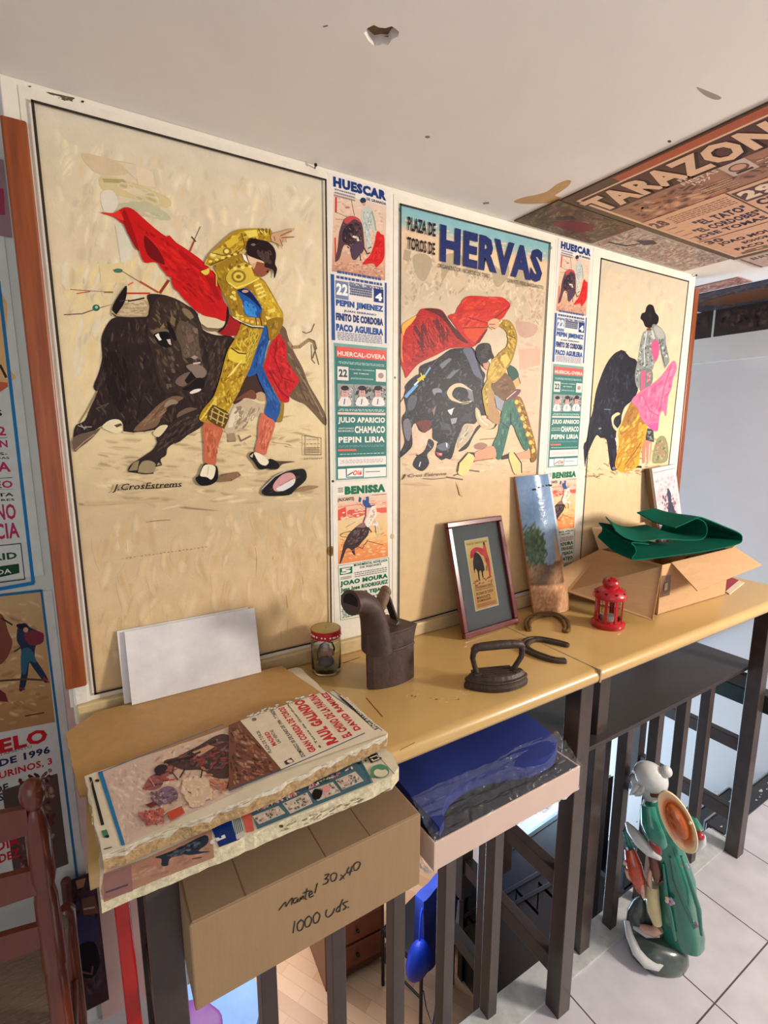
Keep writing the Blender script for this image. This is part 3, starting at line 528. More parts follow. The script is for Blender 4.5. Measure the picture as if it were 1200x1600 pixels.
def poster_hervas():
    s = wall_art(seed=12); s.zoom(0, 0, 1)
    s.sheet((613, 1000), (866, 374), PAPER)
    tl, tr, bl, br = (625, 320), (858.5, 380.5), (622, 977), (829, 920)
    s.grad(tl, tr, br, bl, [(0, (138, 176, 180)), (.035, (146, 178, 176)), (.055, (222, 190, 156)), (.09, (216, 190, 158)), (.16, (196, 178, 152)), (.3, (206, 190, 164)), (.42, (214, 188, 160)), (.5, (218, 184, 156)), (.6, (214, 190, 158)), (.66, (206, 178, 140)), (1, (212, 182, 138))])
    E = lambda: s.zoom(610, 310, 4.615); F = lambda: s.zoom(610, 520, 4.615); E()
    s.poly('78,62 300,118 600,200 900,280 1143,335 1138,372 900,320 600,245 300,165 85,112', (134, 176, 182)); s.strokes('80,130 1130,390 1120,470 80,230', [(230, 190, 158), (206, 182, 156), (220, 196, 168)], 60, 70, 12, 14, 10)
    s.strokes('80,260 340,420 1125,640 1110,1000 900,1000 860,760 560,690 200,790 80,850', [(178, 160, 134), (214, 200, 172), (196, 178, 150), (206, 190, 162), (168, 152, 130)], 320, 80, 16, 100, 45)
    for q in ('160,420 240,400 300,450 270,560 230,600 180,540', '380,420 500,400 520,470 430,510 370,600', '740,480 800,520 850,480 850,560 780,640 740,600', '880,500 1000,540 990,640 900,640', '100,370 150,380 130,460 90,440', '560,430 640,500 620,540 540,520'): s.poly(q, (174, 158, 132)); 
    s.strokes('900,620 1110,660 1090,1000 920,960', [(196, 176, 150), (188, 150, 132), (214, 198, 170)], 50, 60, 16, 90, 40); s.poly('900,900 980,890 1060,920 1030,990 940,1000', (190, 156, 138))
    F(); s.strokes('900,40 1090,60 1060,640 960,600 930,330', [(226, 188, 162), (214, 164, 142), (210, 184, 156), (200, 178, 154)], 80, 80, 20, 8, 10); s.poly('930,120 1080,110 1075,230 930,270', (222, 168, 146)); s.poly('940,360 1000,340 1060,360 1050,480 960,500', (204, 180, 154))
    s.strokes('70,880 500,700 1050,820 1045,1010 70,1060', [(206, 176, 138), (222, 196, 156), (188, 160, 128), (232, 208, 172)], 150, 80, 9, 4, 14); s.strokes('160,680 260,640 320,800 200,860 150,840', [(232, 202, 180), (224, 186, 164)], 30, 70, 18, 110, 20)
    s.poly('600,700 760,690 850,740 900,800 760,820 620,830 560,820', (214, 188, 150)); s.poly('600,810 650,790 700,810 660,840 610,838', (160, 120, 108)); s.line('640,770 760,760', 8, (150, 126, 100)); s.line('450,1030 560,990 640,1000', 10, (120, 100, 82)); s.line('400,1040 520,1058', 10, (110, 92, 78)); s.poly('100,390 150,330 200,300 210,330 130,420', (60, 62, 66)); s.line('70,500 110,440', 7, (50, 46, 46))
    # bull
    bd = s.poly('430,120 520,110 590,105 630,180 655,260 682,300 672,350 682,400 662,450 680,520 700,590 640,600 620,640 602,658 570,655 530,662 500,722 470,800 452,870 432,912 400,905 370,915 322,880 330,822 350,800 330,780 302,760 300,690 280,700 240,720 200,700 180,652 152,690 158,800 130,850 62,905 65,870 100,790 85,700 80,612 110,560 95,470 100,430 130,350 200,312 212,240 330,190', (36, 34, 41))
    s.strokes(bd, [(54, 54, 62), (26, 24, 30), (72, 74, 82), (40, 38, 46), (88, 90, 98)], 260, 60, 14, 110, 50)
    for q, c in (('350,232 420,182 442,190 372,262', (112, 118, 126)), ('520,122 585,115 640,270 662,335 602,300 560,200', (98, 102, 120)), ('400,330 440,280 500,260 430,330', (110, 114, 120)), ('120,500 150,452 190,462 172,540 130,562', (86, 92, 98)), ('92,640 130,620 150,690 132,780 100,740', (118, 112, 122)), ('300,410 350,400 372,430 330,432 315,452', (132, 136, 142)), ('330,520 312,600 300,560', (150, 110, 110)), ('350,640 420,660 440,700 370,700', (76, 78, 88)), ('430,620 480,612 470,650 440,660', (150, 152, 158)), ('410,560 430,552 462,540 452,552 440,590 432,590', (210, 212, 216)), ('380,560 362,620 370,580', (120, 122, 130)), ('540,400 590,420 600,500 560,470', (120, 122, 130)), ('480,640 520,600 600,560 560,640', (60, 60, 68)), ('360,570 390,660 380,700', (70, 70, 78))): s.poly(q, c)
    s.poly('330,822 360,800 410,790 425,830 372,852', (100, 104, 122)); s.poly('398,790 410,800 408,830 400,820', (222, 226, 230)); s.poly('325,860 372,868 370,890 340,885', (206, 78, 78)); s.poly('345,872 368,870 362,882', (236, 220, 216)); s.line('350,905 372,918', 6, (60, 40, 40))
    s.poly('182,652 240,630 292,642 280,692 240,722 215,690', (112, 42, 42)); s.poly('490,762 520,690 562,660 590,672 588,720 545,780 485,832', (186, 172, 150)); s.strokes('490,762 560,662 588,700 490,825', [(120, 108, 96), (214, 200, 174)], 20, 50, 8, 120, 12)
    s.poly('490,850 560,780 620,680 660,660 600,740 560,820 520,850', (44, 42, 48))
    s.poly('275,765 312,790 302,832 262,880 278,940 240,992 200,990 160,952 188,890 232,862 258,820', (48, 48, 56)); s.line('215,930 205,965', 8, (200, 205, 212)); s.line('270,800 290,830', 10, (110, 114, 124)); s.line('182,880 260,900', 8, (24, 22, 26))
    s.poly('405,440 420,398 462,368 512,366 562,398 590,420 540,402 482,392 452,412 442,450 472,482 522,500 585,488 560,510 500,514 440,490', (206, 188, 154)); s.line('440,492 500,512 570,500', 8, (90, 72, 60)); s.line('470,470 490,430 520,470', 12, (70, 66, 70)); s.poly('482,392 540,402 560,450 520,480 500,430', (28, 26, 32)); s.poly('612,540 640,560 652,602 682,642 742,652 768,600 765,640 742,682 690,697 640,662 612,602', (198, 174, 140)); s.poly('690,697 742,682 768,600 775,640 745,690', (40, 32, 34)); s.line('620,560 650,630 700,670', 8, (230, 214, 184))
    s.line('105,465 190,372', 22, (112, 164, 214)); s.line('170,378 205,345', 12, (230, 232, 236)); s.line('195,345 245,310', 24, (204, 184, 66)); s.line('215,290 235,345', 8, (212, 196, 80)); s.line('245,310 285,250', 12, (130, 176, 212)); s.line('285,250 340,185', 6, (120, 70, 110))
    # capes
    E(); lc = s.poly('72,1000 78,930 105,890 182,845 215,802 262,792 330,795 375,812 420,880 480,960 560,1040 602,1066 550,1078 430,1082 330,1130 215,1185 160,1235 110,1295 95,1250 70,1180 60,1090', (176, 38, 38))
    s.strokes(lc, [(196, 50, 44), (150, 28, 32), (206, 62, 50), (130, 24, 30), (184, 42, 40)], 220, 120, 18, 50, 40); s.poly('78,930 100,895 185,845 150,900 110,940 90,990', (230, 168, 74)); s.poly('70,990 90,980 82,1080 90,1190 66,1120', (222, 130, 84)); s.poly('240,800 330,797 385,830 440,910 560,1045 480,1010 400,900 320,830', (88, 26, 32)); s.strokes('140,900 350,850 480,1020 200,1150', [(120, 22, 30), (206, 56, 50)], 50, 140, 10, 70, 14)
    rc = s.poly('412,852 440,835 465,828 480,790 502,760 520,730 560,705 640,704 700,710 790,712 835,735 862,772 830,830 800,870 720,900 690,930 660,1010 620,1052 595,1062 520,1000 440,890', (190, 46, 38)); s.strokes(rc, [(208, 66, 46), (168, 36, 34), (198, 54, 42), (216, 84, 58)], 130, 110, 18, -25, 35); s.poly('540,930 640,925 700,925 640,990 610,1035 585,1028 530,975', (206, 76, 48)); s.line('520,935 700,930', 7, (122, 24, 26)); s.line('700,905 860,775', 7, (130, 26, 28)); s.line('560,860 700,900', 8, (150, 30, 30)); s.poly('600,1060 700,930 690,960 640,1040', (120, 22, 26))
    # matador
    F(); s.poly('850,232 905,262 922,322 880,352 845,285', (52, 88, 78)); s.poly('878,350 922,318 935,368 892,412', (204, 164, 114)); s.line('920,320 932,365', 6, (90, 60, 44))
    s.poly('700,400 742,420 748,520 785,580 782,662 705,620 690,540', (176, 138, 96)); s.poly('742,440 825,490 805,572 762,540', (146, 148, 158)); s.line('690,560 700,620', 8, (120, 92, 60))
    s.poly('722,395 745,350 830,288 902,412 850,452 822,494 762,452', (118, 88, 62)); s.strokes('740,380 830,310 890,410 820,480', [(140, 108, 78), (96, 70, 50)], 40, 70, 12, -30, 15)
    gb = s.poly('695,300 722,202 762,170 830,108 862,172 852,222 830,272 800,312 745,362 702,345', (186, 150, 60)); s.strokes(gb, [(212, 182, 96), (150, 116, 42), (222, 198, 120)], 80, 45, 10, -40, 40)
    s.poly('662,400 702,330 722,382 705,452 706,522 692,602 670,520 658,440', (180, 148, 62)); s.strokes('665,400 705,340 700,560 675,500', [(222, 202, 120), (130, 100, 40)], 30, 40, 8, 90, 25)
    ra = s.poly('765,-62 802,-92 850,-88 888,-42 910,40 892,140 862,222 820,262 762,172 832,102 842,30 820,-20', (160, 126, 42)); s.strokes(ra, [(196, 166, 70), (122, 92, 32), (220, 194, 96)], 80, 45, 10, 75, 30); s.poly('790,170 830,150 860,200 820,262', (206, 184, 100)); s.line('770,-55 800,-88', 10, (228, 210, 150)); s.line('850,20 895,40', 7, (96, 72, 28))
    s.poly('700,-78 740,-102 778,-88 772,-38 732,-22 702,-48', (214, 164, 128)); s.line('706,-60 750,-60', 6, (120, 60, 46)); s.line('720,-40 750,-28', 6, (110, 56, 44))
    s.poly('612,150 618,108 652,78 710,80 728,140 742,182 692,212 688,262 650,232 618,182', (40, 36, 42)); s.oval((692, 105), 18, 26, (70, 66, 72)); s.strokes('630,110 700,110 710,180 650,210', [(64, 60, 66), (26, 22, 28)], 20, 40, 8, 80, 20); s.poly('662,222 702,215 692,272 668,250', (206, 144, 116)); s.poly('700,200 722,186 715,225', (232, 226, 216))
    pn = s.poly('820,492 852,478 902,478 932,600 962,682 1002,790 992,832 960,842 902,722 890,682 862,662 842,732 800,890 770,912 732,862 735,802 770,722 792,600', (66, 112, 96)); s.strokes(pn, [(92, 140, 120), (40, 80, 72), (58, 100, 96), (50, 84, 100)], 100, 60, 12, 95, 20); s.line('862,580 862,660', 10, (30, 60, 60)); s.line('790,640 850,690', 10, (44, 80, 90))
    st = s.poly('882,482 932,462 972,560 1002,660 1042,802 1050,905 1010,932 1002,830 962,702 920,582', (136, 98, 42)); s.strokes(st, [(214, 182, 90), (96, 66, 30), (168, 128, 54)], 60, 30, 9, 60, 30)
    for k in range(7): s.oval((905 + k * 20, 500 + k * 58), 14, 16, (222, 190, 100))
    s.poly('818,494 882,440 905,408 935,412 920,445 882,470 850,484', (122, 74, 84)); s.line('830,480 900,420', 5, (230, 220, 210))
    s.poly('598,870 680,832 742,820 752,902 650,912 602,932', (218, 154, 122)); s.poly('880,882 1000,842 1006,902 930,912', (218, 158, 128)); s.poly('478,1000 490,942 552,870 592,865 602,902 545,1020 500,1027', (224, 204, 134)); s.line('480,1000 490,940 552,868', 8, (60, 46, 40)); s.poly('545,860 602,862 605,905 590,880', (70, 54, 46)); s.poly('846,880 880,860 932,930 938,1012 892,1018 868,960', (220, 200, 136)); s.line('885,862 938,940 940,1010', 8, (60, 48, 42)); s.line('600,925 740,905', 6, (150, 96, 76)); s.poly('800,890 850,870 850,905 800,915', (76, 52, 60))
    E(); s.text('HERVAS', (352, 458), (1096, 378), (34, 48, 100), .05); s.text('PLAZA DE', (122, 232), (322, 185), (34, 32, 40), .03); s.text('TOROS DE', (118, 370), (318, 325), (34, 32, 40), .03); s.text('ORGANIZADOR: RICARDO DE TORO', (335, 500), (712, 549), (60, 56, 58), .0); s.text('GERENTE: FIDEL BARZANOTO', (835, 605), (1098, 633), (60, 56, 58), .0)
    F(); s.text('J Cros Estrems', (82, 1052), (395, 1003), (70, 48, 40), .0, .04); s.line('230,1050 300,1055 395,1046', 4, (70, 48, 40)); s.line('80,1060 100,1020', 5, (70, 48, 40))
    for q in ('80,1090 200,1080 300,1100 190,1098', '470,1070 500,1130 520,1180 495,1170'): s.poly(q, (196, 170, 128))
    s.zoom(0, 0, 1); border(s, tl, tr, bl, br, (44, 48, 46))
    return s.done('hervas_poster', 'large middle poster headed HERVAS in blue, kneeling matador raising a red cape', 'poster', 'large bullfight posters on the panel')
poster_hervas()
def poster_right():
    s = wall_art(seed=13); s.zoom(0, 0, 1); s.sheet((894, 905), (1084, 432), PAPER)
    tl, tr, bl, br = (939, 404), (1075.5, 440), (905, 889), (1031, 850)
    s.grad(tl, tr, br, bl, [(0, (200, 186, 162)), (.2, (210, 192, 164)), (.4, (222, 196, 156)), (.6, (226, 200, 158)), (.75, (214, 190, 150)), (1, (210, 186, 148))])
    s.strokes('945,415 1065,445 1045,640 930,620', [(196, 182, 160), (220, 198, 164), (214, 190, 154), (206, 190, 166)], 150, 26, 6, 100, 40)
    s.zoom(890, 450, 5)
    s.strokes('120,1170 350,1150 780,1150 760,1330 560,1480 200,1500 110,1420', [(176, 150, 112), (148, 126, 98), (222, 198, 156), (130, 116, 92), (232, 210, 168)], 150, 80, 12, 20, 25)
    s.poly('680,1180 740,1160 770,1250 760,1350 690,1370 640,1350', (146, 144, 108)); s.strokes('660,1180 770,1180 760,1360 650,1360', [(96, 104, 76), (176, 168, 130), (190, 120, 96)], 40, 40, 12, 90, 50); s.poly('190,1300 240,1290 230,1330 200,1340', (200, 130, 96)); s.poly('170,1190 260,1170 290,1300 240,1400 160,1370', (222, 196, 158))
    b = s.poly('340,520 395,488 432,500 470,540 525,572 520,700 532,800 485,880 430,930 405,1000 398,1060 362,1130 368,1310 380,1400 365,1420 322,1420 302,1300 285,1182 240,1172 210,1150 172,1220 132,1320 118,1400 108,1230 130,1190 150,1060 180,960 200,830 232,722 282,600', (40, 40, 52)); s.strokes(b, [(54, 54, 70), (28, 28, 38), (62, 66, 84), (44, 42, 54)], 130, 90, 14, 100, 30); s.line('350,530 400,485 440,500', 5, (60, 52, 48)); s.line('270,948 320,950', 7, (110, 120, 140)); s.line('225,1100 245,1095', 10, (140, 150, 160)); s.oval((345, 1408), 14, 12, (120, 124, 136)); s.line('355,1170 362,1200', 7, (190, 190, 200))
    s.poly('330,1000 370,972 392,985 352,1012 342,1060 385,1112 372,1122 340,1092 326,1040', (224, 196, 156))
    s.poly('598,150 620,128 652,140 668,190 692,222 692,262 672,292 630,312 590,302 572,260 552,238 562,200 588,188', (34, 31, 34)); s.poly('610,200 640,195 630,260', (52, 44, 46)); s.poly('598,318 630,308 642,345 615,385', (122, 62, 52))
    j = s.poly('650,283 712,310 748,372 752,440 778,560 762,602 738,628 720,560 700,480 682,560 660,592 640,645 560,638 545,700 540,782 518,760 508,680 530,560 550,430 570,352 600,330 635,330', (138, 142, 138)); s.strokes(j, [(180, 182, 178), (96, 100, 98), (206, 208, 204), (70, 74, 76)], 130, 30, 10, 100, 50)
    s.poly('640,425 682,408 698,460 690,540 660,572 642,500', (216, 92, 128)); s.line('700,400 720,520 745,610', 6, (84, 86, 84)); s.line('600,340 580,480 585,600', 6, (210, 210, 206)); s.line('640,330 660,400', 14, (190, 190, 184)); s.poly('655,300 715,320 740,380 700,400 670,360', (164, 166, 158))
    s.poly('556,640 640,642 642,742 580,792 545,795', (112, 124, 120)); s.poly('555,650 590,642 584,792 556,800', (206, 98, 124)); s.strokes('600,650 640,650 636,740 595,770', [(150, 160, 154), (84, 96, 94)], 20, 30, 8, 95, 20)
    s.poly('560,1180 592,1180 586,1362 565,1372', (200, 132, 112)); s.poly('592,1190 642,1200 628,1342 600,1382', (208, 138, 118)); s.line('625,1210 615,1360', 7, (236, 200, 180)); s.poly('592,1090 652,1108 658,1205 592,1188', (70, 76, 76)); s.strokes('600,1100 645,1110 650,1195 600,1180', [(170, 172, 168), (40, 44, 44)], 20, 20, 7, 60, 50); s.line('550,1390 600,1375 590,1392', 12, (210, 204, 190)); s.line('510,1395 560,1398', 16, (50, 46, 46))
    y = s.poly('488,880 530,918 552,1010 602,1072 592,1160 562,1240 542,1330 530,1390 432,1442 372,1420 352,1370 385,1220 378,1130 420,1020 450,950', (216, 160, 58)); s.poly('488,880 530,918 552,1010 590,1060 480,1090 390,1150 420,1020 450,950', (162, 118, 66)); s.strokes(y, [(232, 184, 74), (190, 132, 48), (206, 150, 60), (240, 200, 96)], 90, 90, 16, -50, 20); s.strokes('488,890 545,1000 400,1110 430,1020', [(140, 98, 58), (178, 132, 76)], 30, 80, 14, -60, 15); s.line('430,1380 500,1290 560,1200', 7, (150, 100, 40))
    p = s.poly('800,572 828,590 832,642 802,720 792,792 770,832 762,902 750,1002 730,960 702,992 686,1112 650,1114 602,1072 550,1010 530,942 480,880 560,800 640,752 720,682', (224, 116, 150)); s.strokes(p, [(238, 142, 170), (206, 96, 132), (230, 126, 158), (190, 84, 118)], 120, 90, 14, -65, 25); s.line('790,600 740,760 700,960', 7, (188, 80, 114)); s.line('560,820 620,960 690,1000', 8, (196, 88, 122)); s.poly('600,1072 690,1050 686,1112 650,1114', (196, 96, 150))
    s.text('Cros', (112, 1480), (195, 1455), (90, 74, 58), 0, .1); s.line('200,1480 235,1465', 5, (90, 74, 58))
    s.zoom(0, 0, 1); border(s, tl, tr, bl, br, (44, 48, 46))
    return s.done('bullfight_poster', 'large right-hand poster, matador in grey seen from behind with a pink and yellow cape', 'poster', 'large bullfight posters on the panel')
poster_right()
# ------------------------------------------------------------------ three small printed posters, each pasted twice
NAVY = (34, 62, 120)
def huescar():
    s = wall_art(-.0006, 14); s.zoom(0, 0, 1); s.sheet((516.5, 537), (609, 297), (222, 214, 206)); s.zoom(510, 270, 5.517)
    s.grad((60, 168), (516, 290), (505, 930), (45, 850), [(0, (214, 190, 172)), (.5, (218, 184, 158)), (.8, (206, 160, 134)), (1, (190, 140, 118))])
    s.strokes('60,180 510,300 505,900 50,830', [(222, 192, 166), (204, 170, 146), (226, 200, 174), (196, 164, 140)], 130, 60, 16, 20, 40); s.strokes('50,760 500,800 500,910 50,840', [(176, 128, 108), (206, 156, 128), (150, 120, 110), (224, 176, 150)], 90, 50, 12, 10, 25)
    s.line('82,210 80,345', 16, (190, 60, 56)); s.line('74,560 78,740', 12, (196, 60, 56)); s.line('80,340 220,400', 5, (150, 110, 100)); s.line('75,400 200,410', 5, (150, 110, 100)); s.line('212,225 240,370', 5, (150, 80, 80)); s.oval((180, 300), 22, 9, (180, 110, 110))
    s.poly('140,420 165,390 205,372 262,385 305,440 322,560 325,650 300,700 282,690 240,752 212,722 205,645 165,622 140,645 112,740 72,765 95,652 108,520', (92, 66, 72)); s.poly('150,480 220,440 245,520 210,600 150,600 135,560', (50, 40, 52)); s.strokes('130,440 300,420 315,640 240,740 150,610', [(60, 46, 58), (130, 100, 104), (84, 60, 70)], 70, 45, 11, 80, 50); s.poly('150,420 175,385 215,372 275,392 295,430 240,400 180,440', (190, 80, 84)); s.line('225,550 265,560 275,590', 18, (222, 204, 192)); s.line('320,640 350,700 375,690', 10, (56, 44, 54)); s.poly('205,640 290,590 310,660 250,752 218,722', (84, 66, 84)); s.line('285,690 295,760', 10, (90, 70, 80))
    s.poly('330,300 360,290 390,320 405,420 420,500 405,520 385,430 375,470 378,560 385,650 350,660 330,520 300,400 302,330', (186, 192, 184)); s.strokes('305,320 395,330 385,640 350,650 320,500', [(150, 160, 156), (214, 216, 206), (120, 134, 134)], 60, 36, 8, 85, 25); s.line('390,330 415,420 425,500', 12, (150, 158, 152)); s.oval((315, 240), 26, 25, (44, 58, 86)); s.oval((322, 272), 14, 14, (200, 150, 130)); s.line('355,655 385,640', 9, (90, 70, 76))
    s.poly('448,505 470,530 495,545 500,640 495,740 450,800 425,815 400,782 310,792 340,745 372,715 410,620 430,520', (206, 38, 40)); s.strokes('440,530 490,550 485,740 420,790 340,770 410,640', [(222, 62, 56), (176, 26, 34)], 50, 60, 12, 100, 30)
    s.text('HUESCAR', (58, 120), (515, 160), NAVY, .07); s.text('DE GRANADA', (345, 238), (513, 258), (50, 50, 60), .02); s.lines_of_text((65, 208), (250, 178), 3, (140, 136, 144))
    s.rect((45, 1442), (65, 878), (52, 88, 146)); s.rect((502, 1470), (518, 950), (52, 88, 146)); s.lines_of_text((80, 920), (486, 900), 2, (70, 90, 140)); s.text('SENSACIONAL CORRIDA DE TOROS', (195, 975), (487, 988), (50, 78, 138), .02)
    s.rect((78, 1082), (187, 945), (120, 130, 160)); s.text('22', (84, 1050), (182, 965), (238, 236, 232), .05); s.rect((408, 1112), (490, 1010), NAVY); s.text('4', (420, 1100), (478, 1042), (240, 238, 234), .06)
    for k in range(4): s.lines_of_text((198, 1060 - k * 20), (395, 1050 - k * 20), 1, (90, 100, 130), .4)
    s.text('PEPIN JIMENEZ', (82, 1160), (488, 1150), (38, 84, 152), .06); s.text('JUAN SERRANO', (150, 1204), (428, 1218), (70, 90, 130), .02); s.text('FINITO DE CORDOBA', (82, 1272), (487, 1258), (34, 60, 120), .06); s.text('PACO AGUILERA', (84, 1362), (488, 1346), (38, 84, 152), .06); s.lines_of_text((84, 1440), (486, 1410), 5, (120, 122, 150))
    return s.done('huescar_poster', 'small HUESCAR poster in blue lettering, topmost of the left strip beside the large bull poster', 'poster', 'small printed posters in two strips')
def huercal():
    s = wall_art(-.0009, 15); s.zoom(510, 530, 6.667); s.sheet((80, 1490), (652, 40), (214, 212, 204)); s.zoom(510, 530, 6.667); G = (58, 118, 112); Wt = (226, 226, 216)
    s.rect((95, 1470), (630, 90), (120, 160, 152)); s.rect((108, 1460), (620, 120), G); s.rect((105, 185), (622, 120), (214, 96, 90)); s.text('HUERCAL-OVERA', (115, 170), (612, 165), (240, 226, 214), .02)
    s.lines_of_text((118, 255), (610, 262), 3, (170, 200, 190)); s.rect((115, 425), (228, 290), (228, 214, 204)); s.text('22', (128, 392), (216, 315), (40, 90, 84), .05); s.rect((515, 440), (618, 320), (228, 214, 204)); s.oval((566, 380), 30, 30, (160, 140, 130)); s.text('COLOSAL CORRIDA', (240, 318), (500, 325), Wt, .02); s.text('DE TOROS', (285, 362), (440, 358), Wt, .02); s.lines_of_text((245, 415), (495, 412), 2, (180, 206, 196))
    for i, (x0, x1) in enumerate(((118, 282), (290, 470), (475, 618))):
        s.rect((x0, 700), (x1, 470 + i * 8), (150, 152, 150)); cx = (x0 + x1) / 2 - 10
        s.strokes([(x0, 480), (x1, 490), (x1, 690), (x0, 690)], [(96, 100, 104), (190, 190, 188), (60, 60, 66), (210, 206, 200)], 60, 40, 12, 40, 90)
        s.poly([(cx - 60, 690), (cx - 50, 620), (cx, 595), (cx + 50, 620), (cx + 62, 690)], (222, 218, 212)); s.oval((cx, 560), 34, 46, (202, 160, 150)); s.oval((cx, 510), 42, 26, (50, 42, 46)); s.line([(cx - 16, 552), (cx + 18, 552)], 5, (60, 40, 40)); s.line([(cx - 10, 582), (cx + 10, 582)], 4, (140, 70, 66)); s.line([(cx, 620), (cx - 8, 680)], 9, (60, 60, 66))
    s.lines_of_text((120, 750), (610, 732), 2, (190, 214, 204)); s.rect((115, 785), (612, 768), (224, 196, 186)); s.text('JULIO APARICIO', (120, 885), (608, 815), Wt, .05); s.text('CHAMACO', (292, 980), (608, 905), Wt, .05); s.text('ANTONIO', (122, 938), (282, 920), Wt, .01); s.text('BORRERO', (122, 966), (282, 948), Wt, .01); s.text('PEPIN LIRIA', (124, 1080), (606, 1012), Wt, .05)
    s.lines_of_text((120, 1130), (606, 1095), 2, (120, 160, 170)); s.rect((118, 1168), (310, 1142), (220, 110, 100)); s.lines_of_text((120, 1205), (608, 1180), 1, (230, 230, 222)); s.rect((118, 1325), (618, 1215), (226, 222, 214)); s.lines_of_text((135, 1300), (600, 1240), 5, (180, 160, 156)); s.rect((118, 1455), (618, 1330), (232, 228, 218))
    s.poly('200,1350 215,1338 375,1330 388,1345 386,1425 372,1438 215,1442 202,1430', (50, 110, 104)); s.poly('212,1352 222,1346 370,1340 378,1350 376,1420 366,1428 222,1432 212,1424', (236, 232, 224)); s.text('Olé', (270, 1420), (362, 1362), (222, 70, 40), .04, .1); s.line('215,1420 275,1385', 12, (50, 110, 104)); s.line('405,1382 555,1376', 8, (90, 110, 110))
    return s.done('huercal_overa_poster', 'small green HUERCAL-OVERA poster with three portraits, middle of the left strip', 'poster', 'small printed posters in two strips')
def benissa():
    s = wall_art(-.0012, 16); s.zoom(510, 740, 6.667); s.sheet((85, 1540), (665, 85), (226, 220, 208)); s.zoom(510, 740, 6.667); G = (24, 112, 78)
    s.grad((115, 230), (630, 195), (640, 865), (120, 945), [(0, (222, 200, 180)), (.2, (226, 180, 154)), (.4, (228, 196, 150)), (.65, (230, 190, 130)), (.8, (228, 150, 96)), (1, (222, 140, 90))])
    s.strokes('120,560 630,560 635,860 125,930', [(232, 196, 140), (224, 160, 104), (236, 206, 156), (216, 136, 90)], 110, 70, 14, -10, 30); s.poly('118,380 200,345 210,470 120,490', (216, 90, 76)); s.poly('222,385 300,372 400,362 402,420 300,460 225,450', (218, 96, 82)); s.poly('520,362 625,350 628,405 530,412', (220, 104, 88)); s.line('118,350 300,325 620,300', 8, (220, 120, 100)); s.strokes('120,300 630,260 630,420 120,500', [(226, 150, 126), (236, 210, 186)], 40, 60, 10, -6, 8)
    s.poly('200,690 232,628 300,560 372,512 420,525 445,570 432,640 380,700 330,760 292,785 300,850 272,830 252,790 212,780 182,850 152,925 136,932 160,820 178,740', (76, 60, 62)); s.strokes('210,690 300,570 400,530 430,620 330,740 220,770', [(110, 92, 90), (54, 42, 48), (134, 112, 104)], 60, 45, 11, -45, 25); s.line('212,660 160,658 140,640 180,615 260,600', 7, (96, 76, 70)); s.line('330,760 372,780 430,690', 9, (110, 80, 74)); s.line('200,820 300,790 400,740', 6, (180, 110, 80)); s.line('440,570 470,610', 12, (70, 54, 58)); s.line('420,700 590,742', 7, (150, 90, 60)); s.poly('300,560 372,512 430,520 400,560', (150, 110, 110))
    s.poly('460,360 500,320 512,380 520,430 505,480 540,520 530,555 470,530 430,560 400,510 430,440', (226, 220, 212)); s.strokes('440,440 500,340 515,470 530,540 440,530', [(160, 156, 156), (120, 116, 120), (240, 236, 228)], 40, 40, 7, 100, 30); s.line('530,540 548,600 528,680', 9, (200, 196, 190)); s.line('505,540 515,620', 7, (90, 80, 80)); s.line('455,340 505,325', 9, (70, 60, 66)); s.line('410,350 405,440 380,510', 14, (130, 70, 90)); s.poly('375,290 400,250 440,240 442,300 470,345 430,355 395,340', (58, 88, 140)); s.poly('340,240 365,255 352,300 332,290', (50, 80, 130)); s.oval((398, 262), 13, 14, (214, 180, 160)); s.line('345,310 385,345', 9, (200, 120, 130)); s.line('240,530 330,470 400,440', 8, (226, 214, 180)); s.line('200,560 300,500', 5, (150, 120, 90))
    s.text('BENISSA', (190, 222), (613, 105), G, .08); s.lines_of_text((118, 200), (176, 140), 3, (120, 110, 90)); s.text('(ALICANTE)', (118, 300), (286, 242), (60, 66, 50), .03); s.lines_of_text((465, 232), (628, 205), 1, (150, 110, 96))
    s.zoom(510, 740, 6.667); border(s, (120, 960), (648, 872), (148, 1525), (660, 1440), G, .0009)
    s.rect((138, 1058), (268, 965), (30, 116, 84)); s.text('5', (150, 1048), (255, 975), (228, 226, 212), .05); s.text('MONUMENTAL NOVILLADA', (285, 968), (635, 884), (40, 110, 84), .02); s.text('DE REJONES', (350, 992), (570, 930), (40, 100, 84), .02); s.lines_of_text((285, 1085), (635, 965), 3, (90, 110, 100), .4); s.lines_of_text((145, 1108), (262, 1058), 2, (120, 130, 110))
    s.text('JOAO MOURA', (142, 1186), (637, 1036), G, .06); s.text('Juan Jose RODRIGUEZ', (148, 1247), (640, 1100), G, .05); s.text('LORENZO TEJADA', (150, 1312), (645, 1165), G, .06); s.text('CURRO MATEO', (150, 1380), (642, 1232), G, .06); s.lines_of_text((152, 1512), (648, 1310), 6, (50, 120, 90), .55)
    return s.done('benissa_poster', 'small BENISSA poster in green lettering with a rider and bull, lowest of the left strip', 'poster', 'small printed posters in two strips')
hu, ho, be = huescar(), huercal(), benissa()
dx = W(876, 383).x - W(520.3, 281).x
for o, lab in ((hu, 'small HUESCAR poster in blue lettering, topmost of the right strip between the two lettered posters'), (ho, 'small HUERCAL-OVERA poster shining in the light, middle of the right strip'), (be, 'small BENISSA poster half hidden by the painted roof tile, lowest of the right strip')):
    c = o.copy(); COL.objects.link(c); c.location.x += dx; c['label'] = lab
